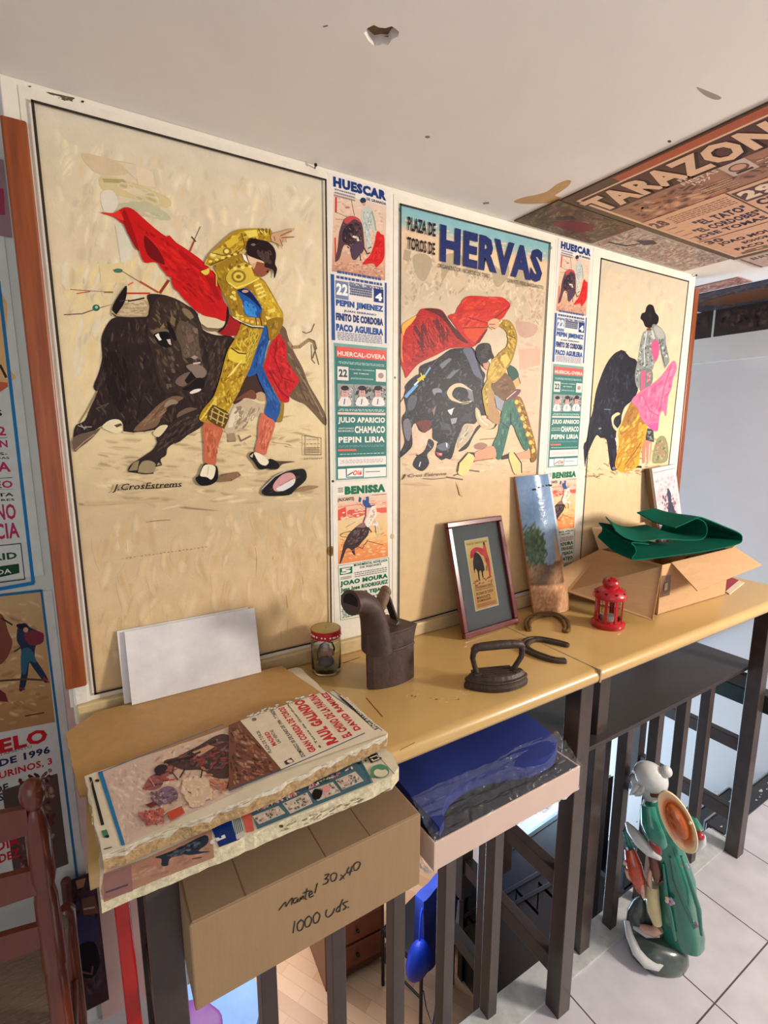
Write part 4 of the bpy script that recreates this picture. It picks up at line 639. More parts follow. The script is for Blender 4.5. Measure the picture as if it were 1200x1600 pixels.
# paper backing strips under the small posters
for u0, lab in ((512, 'off-white backing paper strip under the three small posters at left'), (0, 'off-white backing paper strip under the three small posters at right')):
    x0 = W(510, 600).x if u0 else W(510, 600).x + dx
    m = MB(); m.box(x0 + .004, x0 + .176, -.0005, 0, 1.10, 2.158); tag(m.build('backing_strip', M_PANEL, origin=(x0, 0, 1.1)), lab, 'paper strip', 'backing strips of the small posters')
# ------------------------------------------------------------------ posters on the wall left of the panel
def left_poster_a():
    s = Art(wallpx(.2985), (0, -1, 0), (1, 0, 0), (0, 0, 1), seed=21); s.zoom(0, 0, 1)
    s.sheet((-180, 930), (-8, 250), (206, 206, 198)); B = (28, 118, 172); MG = (176, 44, 96)
    s.poly('-180,420 -5,440 8,560 12,600 -180,640', (222, 176, 120)); s.poly('-40,592 12,598 13,604 -40,640', (200, 100, 70)); s.line('0,570 10,590', 4, (50, 40, 40)); s.line('-2,440 52,911 -180,952', 5.5, B)
    s.zoom(0, 560, 4)
    for t, bl, tr, wd, c in (('15', (16, 362), (16, 322), 0.0245, (40, 40, 60)), ('DIA 12', (40, 482), (36, 425), 0.0859, MG), ('CORDON', (50, 556), (46, 510), 0.0920, MG), ('LAS-', (48, 604), (46, 586), 0.0344, (50, 48, 56)), ('GANADAS', (60, 628), (58, 614), 0.0614, (60, 58, 62)), ('RIVERA', (70, 708), (66, 645), 0.1043, MG), ('VALNEO', (82, 808), (78, 762), 0.0982, MG), ('ACOSTA', (86, 860), (84, 838), 0.0859, (40, 38, 44)), ('DORES', (92, 888), (90, 874), 0.0491, (60, 58, 62)), ('SORIANO', (105, 1005), (100, 905), 0.1043, MG), ('GARCIA', (125, 1120), (120, 1022), 0.0982, MG)):
        s.text_right(t, bl, tr, wd, c, .03)
    s.line('-60,500 46,495', 3, (40, 40, 44)); s.line('-60,752 78,745', 4, (60, 50, 60)); s.line('-60,820 84,818', 2, (120, 110, 120)); s.line('-200,1190 130,1156 155,1380 -200,1425', 6, (50, 56, 70)); s.text_right('MADRID', (108, 1250), (106, 1208), 0.1043, (24, 78, 58), .04); s.poly('-150,1330 -10,1300 118,1282 122,1340 -10,1370 -150,1400', (24, 66, 44), False); s.text_right('RONDA', (72, 1342), (70, 1312), 0.0675, (226, 230, 222), .01)
    s.done('bullring_notice_poster', 'poster with magenta lettering and blue rule, cut by the left edge of the photo', 'poster')
left_poster_a()
def left_poster_b():
    s = Art(wallpx(.2985), (0, -1, 0), (1, 0, 0), (0, 0, 1), seed=22); s.zoom(0, 0, 1)
    s.sheet((-190, 1440), (81, 922), (202, 196, 190)); s.grad((-190, 950), (64, 925), (86, 1128), (-190, 1180), [(0, (190, 156, 116)), (.6, (180, 140, 96)), (1, (168, 124, 84))])
    s.strokes('-20,950 64,935 84,1120 -20,1140', [(206, 172, 130), (160, 118, 78), (186, 146, 100)], 70, 30, 5, 5, 25); s.zoom(0, 900, 2.2875)
    s.poly('65,180 90,168 110,185 150,205 155,235 130,245 125,290 150,330 172,370 160,380 120,330 105,310 100,350 88,400 68,408 78,330 75,260 60,230', (44, 52, 76)); s.poly('88,205 120,195 155,205 152,238 118,248 95,235', (120, 52, 64)); s.poly('78,265 110,260 130,310 104,305 92,350 76,340', (54, 94, 110)); s.oval((80, 180), 22, 10, (34, 30, 38), rot=10); s.oval((92, 192), 9, 9, (190, 140, 110)); s.line('50,270 75,255', 5, (44, 48, 66)); s.line('-10,375 90,368 170,372', 7, (92, 66, 52)); s.line('68,400 90,405', 6, (140, 50, 50)); s.line('155,362 175,380', 5, (150, 56, 50))
    s.poly('-20,150 10,140 30,200 45,240 20,300 -20,310', (120, 70, 56)); s.line('5,150 45,175', 6, (60, 36, 34)); s.poly('-20,390 20,420 30,450 -20,445', (110, 50, 52)); s.line('90,500 158,488', 4, (70, 52, 44))
    s.line('-100,80 148,52 275,1075', 9, (40, 104, 142)); R = (186, 36, 46)
    s.text_right('CASTELO', (172, 590), (170, 540), 0.2270, R, .05); s.text_right('AYUNTAMIENTO', (115, 612), (114, 603), 0.0982, (70, 64, 66), .0); s.text_right('MAYO DE 1996', (180, 632), (178, 606), 0.1902, (44, 50, 80), .04); s.text_right('TAURINOS, 3', (188, 675), (186, 647), 0.1350, R, .03); s.text_right('DE', (32, 764), (32, 738), 0.0270, (44, 50, 80), .03); s.text_right('TOROS', (15, 800), (15, 772), 0.0736, (44, 50, 80), .03)
    s.rect((55, 1100), (205, 705), (88, 72, 66)); s.strokes('60,715 200,680 205,1080 65,1100', [(50, 38, 40), (120, 98, 84), (150, 128, 110), (90, 50, 48)], 120, 34, 12, 80, 60); s.text_right('JAVIER', (66, 905), (62, 868), 0.1227, R, .03); s.text_right('CANDIA', (70, 958), (68, 920), 0.1043, R, .03); s.text_right('FERNANDEZ', (72, 1000), (70, 970), 0.1227, R, .03); s.text_right('ENRIQUEZ', (90, 1060), (86, 1038), 0.1227, R, .03); s.lines_of_text((-60, 1140), (95, 1090), 4, (120, 110, 110)); s.line('-100,1130 105,1095', 3, (70, 60, 62))
    s.done('bullring_notice_poster', 'poster with red letters ELO above the date 1996, behind the wooden chair', 'poster')
    s = Art(wallpx(.298), (0, -1, 0), (1, 0, 0), (0, 0, 1), seed=23); s.zoom(0, 0, 1); s.sheet((-150, 345), (5, 250), (150, 120, 126)); s.zoom(0, 200, 4.446); s.poly('-60,420 25,420 38,605 -60,605', (150, 66, 84), False)
    s.done('purple_print', 'sliver of a purple and grey print at the upper left edge of the photo', 'print')
    s = Art(wallpx(.2880), (0, -1, 0), (1, 0, 0), (0, 0, 1), seed=24); s.zoom(80, 1300, 3.158); s.sheet((150, 895), (215, 190), (70, 48, 52))
    s.zoom(80, 1300, 3.158); s.strokes('70,240 215,200 275,780 150,870', [(60, 44, 60), (96, 70, 70), (48, 34, 40), (90, 60, 56), (78, 66, 92)], 130, 70, 14, 70, 45); s.poly('120,240 170,225 160,270 130,280', (176, 130, 100)); s.poly('150,330 215,310 235,400 160,410', (120, 84, 74)); s.line('160,380 215,370', 8, (200, 160, 130)); s.poly('100,440 160,410 230,440 210,560 120,620 95,560', (64, 60, 88)); s.poly('130,570 210,540 240,640 200,720 130,690', (34, 26, 30)); s.line('150,690 200,700 205,660', 8, (110, 78, 70))
    s.done('dark_bullfight_print', 'dark purple-brown print pasted low on the pink wall behind the wooden chair', 'print')
left_poster_b()
# ------------------------------------------------------------------ posters on the ceiling and the beam
def ceil_art(seed): return Art(lambda u, v: unproj(u, v, 2, 2.1695), (0, 0, -1), (0, -1, 0), (-1, 0, 0), seed=seed)
def ceiling_posters():
    BR = (92, 62, 54); PK = (214, 168, 138); K = (780, 150, 2.857)
    s = ceil_art(31); s.zoom(*K); a = Vector((1.272, -.165, 2.1695))
    def slab(x0, x1, y0, y1, z, col, t=.004):
        s.m.box(x0, x1, y0, y1, z - t, z, lin(col)); s.k = t / s.e + 1
    slab(1.272, 2.125, -1.35, -.165, 2.1699, (92, 70, 52)); s.e = .00003; s.k = 2; 
    q = lambda x, y: Vector((x, y, 2.1699 - .0044))
    def R(x0, x1, y0, y1, col, dz=0):
        z = 2.1655 - s.k * s.e; s.k += 1; s.m.face([(x0, y0, z), (x0, y1, z), (x1, y1, z), (x1, y0, z)], ink(col)); s.last = col
    R(1.276, 1.305, -1.35, -.30, (170, 92, 66)); R(1.305, 1.312, -1.35, -.185, (222, 184, 152)); R(1.312, 2.09, -1.35, -.185, BR, .0000); R(2.09, 2.098, -1.35, -.185, (222, 184, 152)); R(1.306, 2.098, -.190, -.182, (222, 184, 152), .0002)
    s.px = lambda u, v: Vector((u, v, 2.1655)); s.zoom(0, 0, 1); s.e = .00003
    def tx(t, y0, y1, xt, xb, col, bold=.03): s.text(t, (xb, y0), (xt, y1), col, bold)
    rr = s.r
    def patch(x0, x1, y0, y1, cols, n, l=.05, w=.012):
        s.strokes([(x0, y0), (x1, y0), (x1, y1), (x0, y1)], cols, n, l, w, 90, 70)
    R(1.43, 1.98, -1.35, -.19, (160, 118, 98))
    patch(1.44, 1.62, -.42, -.2, [(120, 70, 54), (178, 120, 86), (84, 56, 48), (206, 160, 124)], 110, .05, .016); patch(1.44, 1.55, -.95, -.42, [(140, 100, 84), (96, 66, 58)], 60)
    tx('FERIA Y', -.37, -.435, 1.408, 1.426, (226, 200, 180), .03); tx('FIESTAS', -.365, -.44, 1.430, 1.448, (226, 200, 180), .03); tx('1997', -.378, -.418, 1.452, 1.468, (226, 200, 180), .03)
    tx('TARAZONA', -.182, -.645, 1.326, 1.428, (40, 28, 28), .05); tx('TARAZONA', -.178, -.640, 1.320, 1.420, (222, 182, 150), .05)
    s.rect((1.50, -.445), (1.43, -.495), (196, 176, 158)); s.oval((1.465, -.470), .022, .018, (110, 78, 66)); s.oval((1.463, -.470), .015, .014, (196, 150, 126)); s.line([(1.49, -.455), (1.49, -.487)], .01, (70, 50, 50))
    for x in range(5): s.lines_of_text((1.475 + x * .020, -.50), (1.465 + x * .020, -.70), 1, (206, 176, 152)); s.lines_of_text((1.50 + x * .012, -.37), (1.494 + x * .012, -.44), 1, (206, 176, 152))
    R(1.568, 2.085, -1.35, -.192, PK)
    tx('28', -.190, -.228, 1.59, 1.645, (110, 78, 76), .06); s.rect((1.665, -.700), (1.585, -.40), (96, 70, 66)); tx('29', -.405, -.475, 1.592, 1.655, (226, 200, 176), .06)
    tx('"EL TATO"', -.262, -.385, 1.676, 1.722, (54, 46, 62), .05); tx('"EL CORDOBES"', -.232, -.392, 1.735, 1.778, (54, 46, 62), .05); tx('JOSE TOMAS', -.205, -.385, 1.792, 1.834, (54, 46, 62), .05)
    tx('CESAR RINCON', -.410, -.66, 1.672, 1.72, (54, 46, 62), .05); tx('ENRIQUE PONCE', -.410, -.66, 1.735, 1.78, (54, 46, 62), .05)
    s.line([(1.57, -.396), (1.85, -.396)], .004, (90, 66, 60)); s.line([(1.850, -.195), (1.850, -1.3)], .005, (90, 66, 60)); tx('30', -.200, -.245, 1.86, 1.90, (88, 60, 60), .05)
    tx('JOAO MOURA', -.215, -.39, 1.905, 1.945, (54, 46, 62), .05); tx('BOHORQUEZ', -.26, -.38, 1.955, 1.985, (54, 46, 62), .04); tx('PACO OJEDA', -.22, -.39, 2.0, 2.04, (54, 46, 62), .05)
    for x in range(5): s.lines_of_text((1.60 + x * .013, -.235), (1.594 + x * .013, -.39), 1, (140, 100, 84), .6)
    for x in range(5): s.lines_of_text((1.68 + x * .04, -.196), (1.674 + x * .04, -.225), 1, (120, 90, 80), .5)
    s.lines_of_text((2.08, -.2), (2.045, -1.2), 3, (110, 84, 74))
    s.done('tarazona_poster', 'big brown TARAZONA bullfight poster pasted on the ceiling', 'poster')
    def small(name, x0, x1, y0, y1, cols, lab, seed, z=2.1696, extra=None):
        s = Art(lambda u, v: Vector((u, v, z - .003)), (0, 0, -1), (0, -1, 0), (-1, 0, 0), seed=seed); s.m.box(x0, x1, y0, y1, z - .003, z, ink(cols[0])); s.last = cols[0]; s.m.face([(x0, y0, z - .00301), (x0, y1, z - .00301), (x1, y1, z - .00301), (x1, y0, z - .00301)], ink(cols[0])); s.e = .000025; s.zoom(0, 0, 1)
        s.strokes([(x0, y0), (x1, y0), (x1, y1), (x0, y1)], cols[1:], int(900 * (x1 - x0) * (y1 - y0) / .05), .045, .007, 60, 60)
        if extra: extra(s)
        s.done(name, lab, 'poster', 'posters pasted on the ceiling')
    small('dark_ceiling_print', 1.268, 1.585, -.160, -.012, [(104, 84, 64), (80, 66, 52), (128, 104, 78), (120, 60, 58), (90, 80, 62), (140, 118, 84)], 'dark brown painted print on the ceiling just above the HERVAS poster', 32, extra=lambda s: (s.poly([(1.36, -.06), (1.38, -.09), (1.46, -.11), (1.50, -.08), (1.46, -.05), (1.40, -.05)], (118, 44, 50)), s.poly([(1.34, -.09), (1.37, -.12), (1.40, -.11), (1.36, -.08)], (70, 44, 50))))
    small('pale_ceiling_print', 1.590, 2.11, -.160, -.012, [(176, 158, 146), (150, 130, 124), (196, 178, 164), (120, 100, 104), (206, 190, 176), (150, 88, 92)], 'pale mauve bullfight print on the ceiling above the right-hand small strip', 33, extra=lambda s: (s.line([(1.62, -.05), (1.70, -.06), (1.72, -.10)], .008, (50, 40, 50)), s.poly([(1.68, -.1), (1.72, -.13), (1.76, -.12), (1.74, -.09)], (70, 60, 76))))
    small('lettered_ceiling_poster', 2.128, 2.30, -1.2, -.17, [(196, 172, 158), (186, 156, 142), (206, 184, 170)], 'pinkish lettered poster on the ceiling beyond the brown one', 34, extra=lambda s: (s.text('BRIMES', (2.18, -.20), (2.15, -.32), (90, 76, 76), .02), s.text('SALVADOR', (2.19, -.34), (2.15, -.55), (90, 76, 76), .02), s.line([(2.135, -.18), (2.29, -.18)], .004, (90, 70, 66))))
    small('striped_ceiling_print', 2.36, 2.47, -.075, .12, [(166, 120, 108), (190, 140, 124), (130, 86, 84), (206, 176, 160)], 'small pink striped print on the ceiling over the stairs', 35, extra=lambda s: None)
    small('blue_ceiling_print', 2.49, 2.855, -1.0, .30, [(70, 70, 82), (56, 62, 82), (96, 84, 76), (120, 90, 66), (60, 56, 58)], 'dark blue and brown painted print on the ceiling over the stairs', 36, extra=lambda s: s.poly([(2.60, .1), (2.66, .2), (2.76, .18), (2.8, 0), (2.76, -.2), (2.66, -.2), (2.6, -.05)], (104, 70, 50)))
    for i, (y0, y1, lab) in enumerate(((.25, .60, 'nearly black print on the beam face, the one further down the stairs'), (-.10, .24, 'nearly black print on the beam face right under the ceiling'), (-.6, -.11, 'nearly black print on the beam face, cut by the right edge of the photo'))):
        m = MB(); m.box(2.8592, 2.86, y0, y1, 2.045, 2.168, lin((60, 48, 46)))
        s = Art(lambda u, v: Vector((2.859, u, v)), (-1, 0, 0), (0, -1, 0), (0, 0, 1), seed=40 + i); s.m = m; s.zoom(0, 0, 1); s.e = .0002
        s.strokes([(y0 + .01, 2.05), (y1 - .01, 2.05), (y1 - .01, 2.16), (y0 + .01, 2.16)], [(84, 66, 60), (44, 36, 38), (96, 82, 72), (70, 54, 60)], 60, .06, .02, 60, 60); s.done('dark_beam_print', lab, 'print', 'prints on the beam')
ceiling_posters()

def panel_stains():
    s = wall_art(-.0011, 91); s.zoom(0, 100, 6)
    s.poly('440,262 480,268 530,280 570,288 620,300 700,318 680,335 670,350 640,335 600,345 570,310 520,295 470,285', (96, 88, 72)); s.oval((775, 352), 14, 10, (40, 34, 30)); s.oval((280, 210), 14, 7, (110, 100, 86)); s.strokes('450,270 700,320 680,360 560,330', [(140, 132, 112), (70, 64, 54)], 20, 18, 5, 20, 40)
    s.zoom(60, 960, 6); s.oval((800, 790), 12, 9, (40, 34, 28)); s.oval((430, 660), 7, 7, (60, 50, 40)); s.line('415,700 418,860', 5, (170, 160, 140)); s.oval((436, 770), 4, 6, (90, 80, 70))
    s.zoom(0, 0, 1); s.oval((517, 861), 7, 8, (150, 118, 62)); s.oval((518, 861), 4, 5, (120, 90, 44)); s.oval((613, 838), 3, 4, (190, 176, 132)); s.oval((520, 752), 2, 2, (60, 50, 44)); s.oval((617, 590), 1.5, 2, (120, 110, 90)); s.oval((1059, 638), 3, 4, (240, 236, 228))
    for x, y0, y1 in ((426, 870, 950), (437, 905, 1000), (470, 880, 940), (447, 930, 990), (398, 850, 900)): s.line([(x, y0), (x + 3, (y0 + y1) / 2), (x + 2, y1)], 1.6, (188, 156, 108), True)
    o = s.done('panel_stains', None, None); o['kind'] = 'structure'
panel_stains()
# ================================================================== high tables that make the counter
M_TOP = mat('ochre_laminate', (190, 156, 98), rough=.3, noise=.06, scale=5, bump=.03, bscale=14, coat=.25)
M_SHELF = mat('dark_slate_shelf', (50, 43, 43), rough=.42, noise=.16, scale=9)
M_CHIP = mat('pale_scratches', (214, 180, 128), rough=.5)
def table(name, label, x0, x1, xl, xr, sz, sx0, sx1):
    t = thing(name, label, 'table', (x0, 0, 0))
    yf = -.405; n = 10; r = .019
    prof = [(-.002, 1.05), (yf + r, 1.05)] + [(yf + r - r * sin(pi * k / n), 1.031 + r * cos(pi * k / n)) for k in range(1, n)] + [(yf + r, 1.012), (-.002, 1.012)]
    m = MB(); m.prism(prof, 0, x1 - x0, lambda p, q: (q, p[0], p[1]))
    o = m.build('table_top', M_TOP, t); 
    for ed in o.data.polygons: ed.use_smooth = len(ed.vertices) == 4 
    w = o.modifiers.new('split', 'EDGE_SPLIT'); w.split_angle = radians(25)
    for xx in (xl, xr):
        for y in ((-.288, .045) if xx == 1.396 else (-.367, .045)):
            m = MB(); m.box(xx - x0, xx - x0 + .048, y, y + .046, 0 if y < -.2 else -.0, 1.012); m.build('leg', M_DARK, t, bevel=.002)
        for z in (((.70, .045), (.445 if xx > 2 else .405, .05), (.155 if xx > 2 else .130, .055)) if xx != 1.396 else ()):
            m = MB(); m.box(xx - x0 + .008, xx - x0 + .040, -.322, .046, z[0] - z[1] / 2, z[0] + z[1] / 2); m.build('rail', M_DARK, t, bevel=.002)
    m = MB(); m.box(sx0 - x0, sx1 - x0, -.312, .12, sz - .014, sz); m.build('shelf', M_SHELF, t, bevel=.002)
    return t
t1 = table('high_table', 'high table with ochre top at left, under the boards and old irons', .170, 1.2165, .232, 1.204, .803, .286, 1.20)
t2 = table('high_table', 'high table with ochre top at right, under the red lantern and open carton', 1.2185, 2.322, 1.396, 2.209, .752, 1.262, 2.30)
# worn marks on the left top and the pale joint end
m = MB()
for (u, v, w, h) in ((640, 1088, 16, 4), (660, 1092, 14, 3), (690, 1094, 12, 3), (728, 1082, 9, 5), (715, 1090, 6, 3)):
    for k in range(9):
        c = T(u + RND.uniform(-w, w), v + RND.uniform(-h, h), 1.0503); l = RND.uniform(.002, .007); a = RND.uniform(-.9, .2)
        m.face([c + Vector((cos(a + q) * l * (1 if abs(sin(q)) < .5 else .35), sin(a + q) * l * .35, 0)) for q in (0, pi / 2, pi, 3 * pi / 2)])
m.build('scratch_marks', M_CHIP, t1, loc=(-.170, 0, 0))
for (a, b, w) in (((572, 1090), (598, 1120), 1.6), ((536, 1036), (562, 1027), 2.2), ((470, 1036), (500, 1032), 2.0), ((625, 1172), (648, 1160), 1.2)):
    A = T(*a, 1.0503); B = T(*b, 1.0503); m = MB(); m.bar(A, B, w * .001, .0003); m.build('stain_mark', mat('brown_stain', (96, 66, 36), rough=.5), t1, loc=(-.170, 0, 0))
m = MB(); m.box(0, .004, -.398, -.004, 1.0495, 1.0505); m.box(.0, .005, -.4065, -.380, 1.020, 1.0512); m.build('joint_strip', mat('pale_joint', (156, 136, 104), rough=.5, noise=.2), t1, loc=(1.2150 - .170, 0, 0))
# stair balustrade behind the tables: every bar on its own, joined by a top rail
bal = thing('balustrade', 'dark painted steel balustrade of square bars along the stair opening', 'railing', (0, -.27, 0))
for k in range(-1, 8):
    x = 1.396 - .1585 * (-k if k < 0 else k)
bars = [2.0302, 1.872, 1.713, 1.5472, 1.034, .874, .725, .572, .42]
for x in bars:
    m = MB()
    if x > 1.3: m.box(x, x + .032, -.020, .012, .006, .735)
    else: m.box(x, x + .032, 0, .034, .006, .782)
    m.build('baluster', M_DARK, bal, bevel=.0015)
for x in (1.79, 1.63):
    m = MB(); m.box(x, x + .03, .20, .23, -1.2, .73); m.build('stair_post', M_DARK, bal, bevel=.0015)
m = MB(); m.box(1.175, 1.215, .17, .21, -1.6, .40); m.build('stair_post', M_DARK, bal, bevel=.0015)
m = MB(); m.box(1.18, 1.21, .15, .42, -.165, -.115); m.build('lower_rail', M_DARK, bal, bevel=.0015)
m = MB(); m.box(.30, 2.06, -.018, .030, .737 - .02, .737); m.build('top_rail', M_DARK, bal, bevel=.002)
# thick dark green beam end beyond the right table
m = MB(); a = unproj(1106, 1083, 0, 2.30); m.box(2.262, 2.33, -.392, .35, .585, .655); tag(m.build('dark_green_beam', mat('dark_green_paint', (30, 40, 38), rough=.35, noise=.2), bevel=.006, origin=(2.262, -.39, .585)), 'thick dark green timber behind the right-hand table leg', 'beam')
# ------------------------------------------------------------------ boards piled at the left end of the counter
M_CHIPB = mat('chipboard_edge', (190, 160, 116), rough=.85, col2=(136, 106, 70), scale=160, bump=.6, bscale=160, detail=3)
M_PALE = mat('pale_board_edge', (216, 206, 176), rough=.8, col2=(180, 166, 130), scale=130, bump=.5, bscale=130, detail=3)
def rough_board(poly, z0, z1, mats, name, label, cat, jit=.0015, sub=26, seed=5, split=0):
    """board with slightly ragged outline; top face material 0, edges material 1"""
    r = random.Random(seed); out = []
    for i in range(len(poly)):
        a = Vector(poly[i]); b = Vector(poly[(i + 1) % len(poly)]); n = max(1, int((b - a).length / .012)) if sub else 1
        for k in range(n):
            p = a.lerp(b, k / n)
            if k: p += Vector((r.uniform(-jit, jit), r.uniform(-jit, jit)))
            out.append(p)
    m = MB(); n = len(out); c = sum(out, Vector((0, 0))) / n
    m.cm = 0; m.face([(p.x, p.y, z1) for p in out]); m.face([(p.x, p.y, z0) for p in reversed(out)])
    m.cm = 1
    for i in range(n):
        a, b = out[i], out[(i + 1) % n]; zm = [z1 - split * (.8 + .5 * math.sin(q * 2.3) * math.sin(q * .7)) for q in (i, (i + 1) % n)] if split else (z1, z1)
        m.cm = 1; m.face([(a.x, a.y, z0), (b.x, b.y, z0), (b.x, b.y, zm[1]), (a.x, a.y, zm[0])])
        if split: m.cm = 2; m.face([(a.x, a.y, zm[0]), (b.x, b.y, zm[1]), (b.x, b.y, z1), (a.x, a.y, z1)])
    o = m.build(name, mats, origin=(c.x, c.y, z0)); 
    return tag(o, label, cat)
def xy(u, v, z): p = unproj(u, v, 2, z); return (p.x, p.y)
M_CREAM = mat('pasted_poster_margin', (214, 204, 180), rough=.5, noise=.08, scale=20, bump=.2)
ZB2 = 1.074
b2 = rough_board([(.183, -.478), (.585, -.482), (.606, -.470), (.614, -.44), (.598, -.07), (.590, -.060), (.192, -.062)], 1.0505, ZB2, [M_CREAM, M_PALE], 'lower_poster_board', 'thick board with pale edge and teal poster strip, lowest of the pile at left', 'board', .0012)
def board2_art():
    s = Art(lambda u, v: unproj(u, v, 2, ZB2 + .0002), (0, 0, 1), (0, 1, 0), (-1, 0, 0), seed=51); s.e = .000025
    s.zoom(80, 900, 2)
    s.poly('155,985 165,930 300,880 500,790 510,880 330,950 165,1020', (178, 140, 122), False); s.strokes('165,950 500,800 505,875 170,1005', [(196, 158, 138), (160, 122, 112), (190, 130, 112)], 60, 50, 8, -22, 10); s.poly('165,935 250,905 255,985 165,1012', (156, 120, 118), False); s.line('170,990 240,965', 6, (96, 84, 96))
    s.poly('325,880 350,870 400,850 480,810 490,835 460,860 500,860 440,872 400,870 370,885 365,905 345,905 345,885', (52, 62, 78)); s.strokes('350,872 480,815 470,855 370,885', [(84, 98, 116), (34, 40, 52), (110, 120, 130)], 30, 30, 5, -20, 15); s.line('440,885 470,880', 3, (90, 80, 80))
    s.poly('500,785 580,760 588,825 525,848', (30, 58, 120), False); s.zoom(80, 1000, 3.6364); 
    s.text('5', (905, 1165), (985, 1105), (226, 226, 220), .05)
    s.zoom(360, 1030, 4); s.poly('0,985 60,965 90,1110 40,1130', (196, 196, 188), False); s.poly('70,960 125,938 150,1075 100,1085', (200, 100, 92), False)
    for k in range(5): s.line([(16 + k * 9, 990 - k * 5), (34 + k * 11, 1100 - k * 6)], 5, (44, 90, 110))
    s.poly('130,960 0,900 400,760 815,640 885,775 170,1065', (76, 108, 120), False)
    for k, q in enumerate(('135,985 300,920 345,965 180,1035', '325,905 480,835 515,905 375,970', '490,825 640,770 690,835 545,890', '655,760 780,705 835,765 700,820')):
        s.poly(q, (196, 186, 170), False); s.strokes(q, [(60, 60, 60), (214, 206, 190), (206, 150, 150), (34, 34, 36)], 34, 34, 12, 20, 80)
    s.poly('510,850 530,815 575,830 560,875 525,880', (22, 22, 26)); s.oval((600, 815), 26, 22, (214, 150, 150))
    for q in ('140,940 420,820 440,850 160,965', '470,800 760,670 775,690 490,825'): s.strokes(q, [(190, 206, 200), (60, 70, 120), (200, 110, 110), (226, 226, 214)], 40, 22, 9, 70, 12)
    s.text('22', (560, 790), (600, 735), (40, 100, 80), .04); s.text('CS', (800, 665), (850, 630), (40, 40, 40), .04); s.text('H', (890, 650), (915, 590), (36, 36, 38), .05); s.poly('855,615 905,593 930,635 880,655', (34, 36, 38), False); s.text('L1', (890, 645), (912, 605), (220, 214, 196), .03)
    s.oval((935, 705), 58, 42, (86, 142, 112), rot=0); s.oval((940, 715), 44, 27, (212, 202, 176)); s.poly('905,690 940,660 985,690 950,700', (86, 142, 112)); s.oval((880, 738), 14, 9, (86, 142, 112)); s.line('905,590 1025,725', 4, (90, 100, 110)); s.line('815,640 890,778', 6, (54, 110, 126))
    s.oval((318, 1052), 14, 10, (96, 84, 66)); s.strokes('300,1060 700,900 900,840 880,880 300,1110', [(190, 178, 150), (224, 214, 188), (170, 154, 124)], 40, 40, 5, -25, 10); s.line('935,850 1000,815', 4, (60, 50, 44))
    s.done('poster_print', None, None, parent=None)
    o = bpy.data.objects['poster_print']; o.parent = b2; o.location = o.location - b2.location; return o
board2_art()
fib = rough_board([xy(102, 1146, 1.0785), xy(124, 1243, 1.0785), (.30, -.33), (.55, -.33), xy(505, 1084, 1.0785), xy(440, 1040, 1.0785), xy(330, 1068, 1.0785), xy(150, 1112, 1.0785)], ZB2 + .0004, ZB2 + .0045, [mat('brown_hardboard', (182, 142, 88), rough=.55, noise=.08, scale=60, bump=.05), mat('hardboard_edge', (140, 100, 60), rough=.8)], 'hardboard_sheet', 'plain brown hardboard sheet lying under the upper poster board', 'board', .0006)
Z1 = 1.1025
P1 = [xy(132, 1213, Z1), xy(160, 1337, Z1), xy(400, 1243, Z1), xy(603, 1149, Z1), xy(606, 1145, Z1), xy(524, 1079, Z1), xy(510, 1083, Z1), xy(330, 1147, Z1)]
b1 = rough_board(P1, ZB2 + .005, Z1, [M_CREAM, M_CHIPB, mat('torn_paper_layer', (214, 206, 190), rough=.7, col2=(176, 164, 138), scale=90, bump=.6, bscale=90)], 'upper_poster_board', 'crumbling chipboard with a Raul Galindo bullfight poster, topmost of the pile at left', 'board', .0014, split=.010)
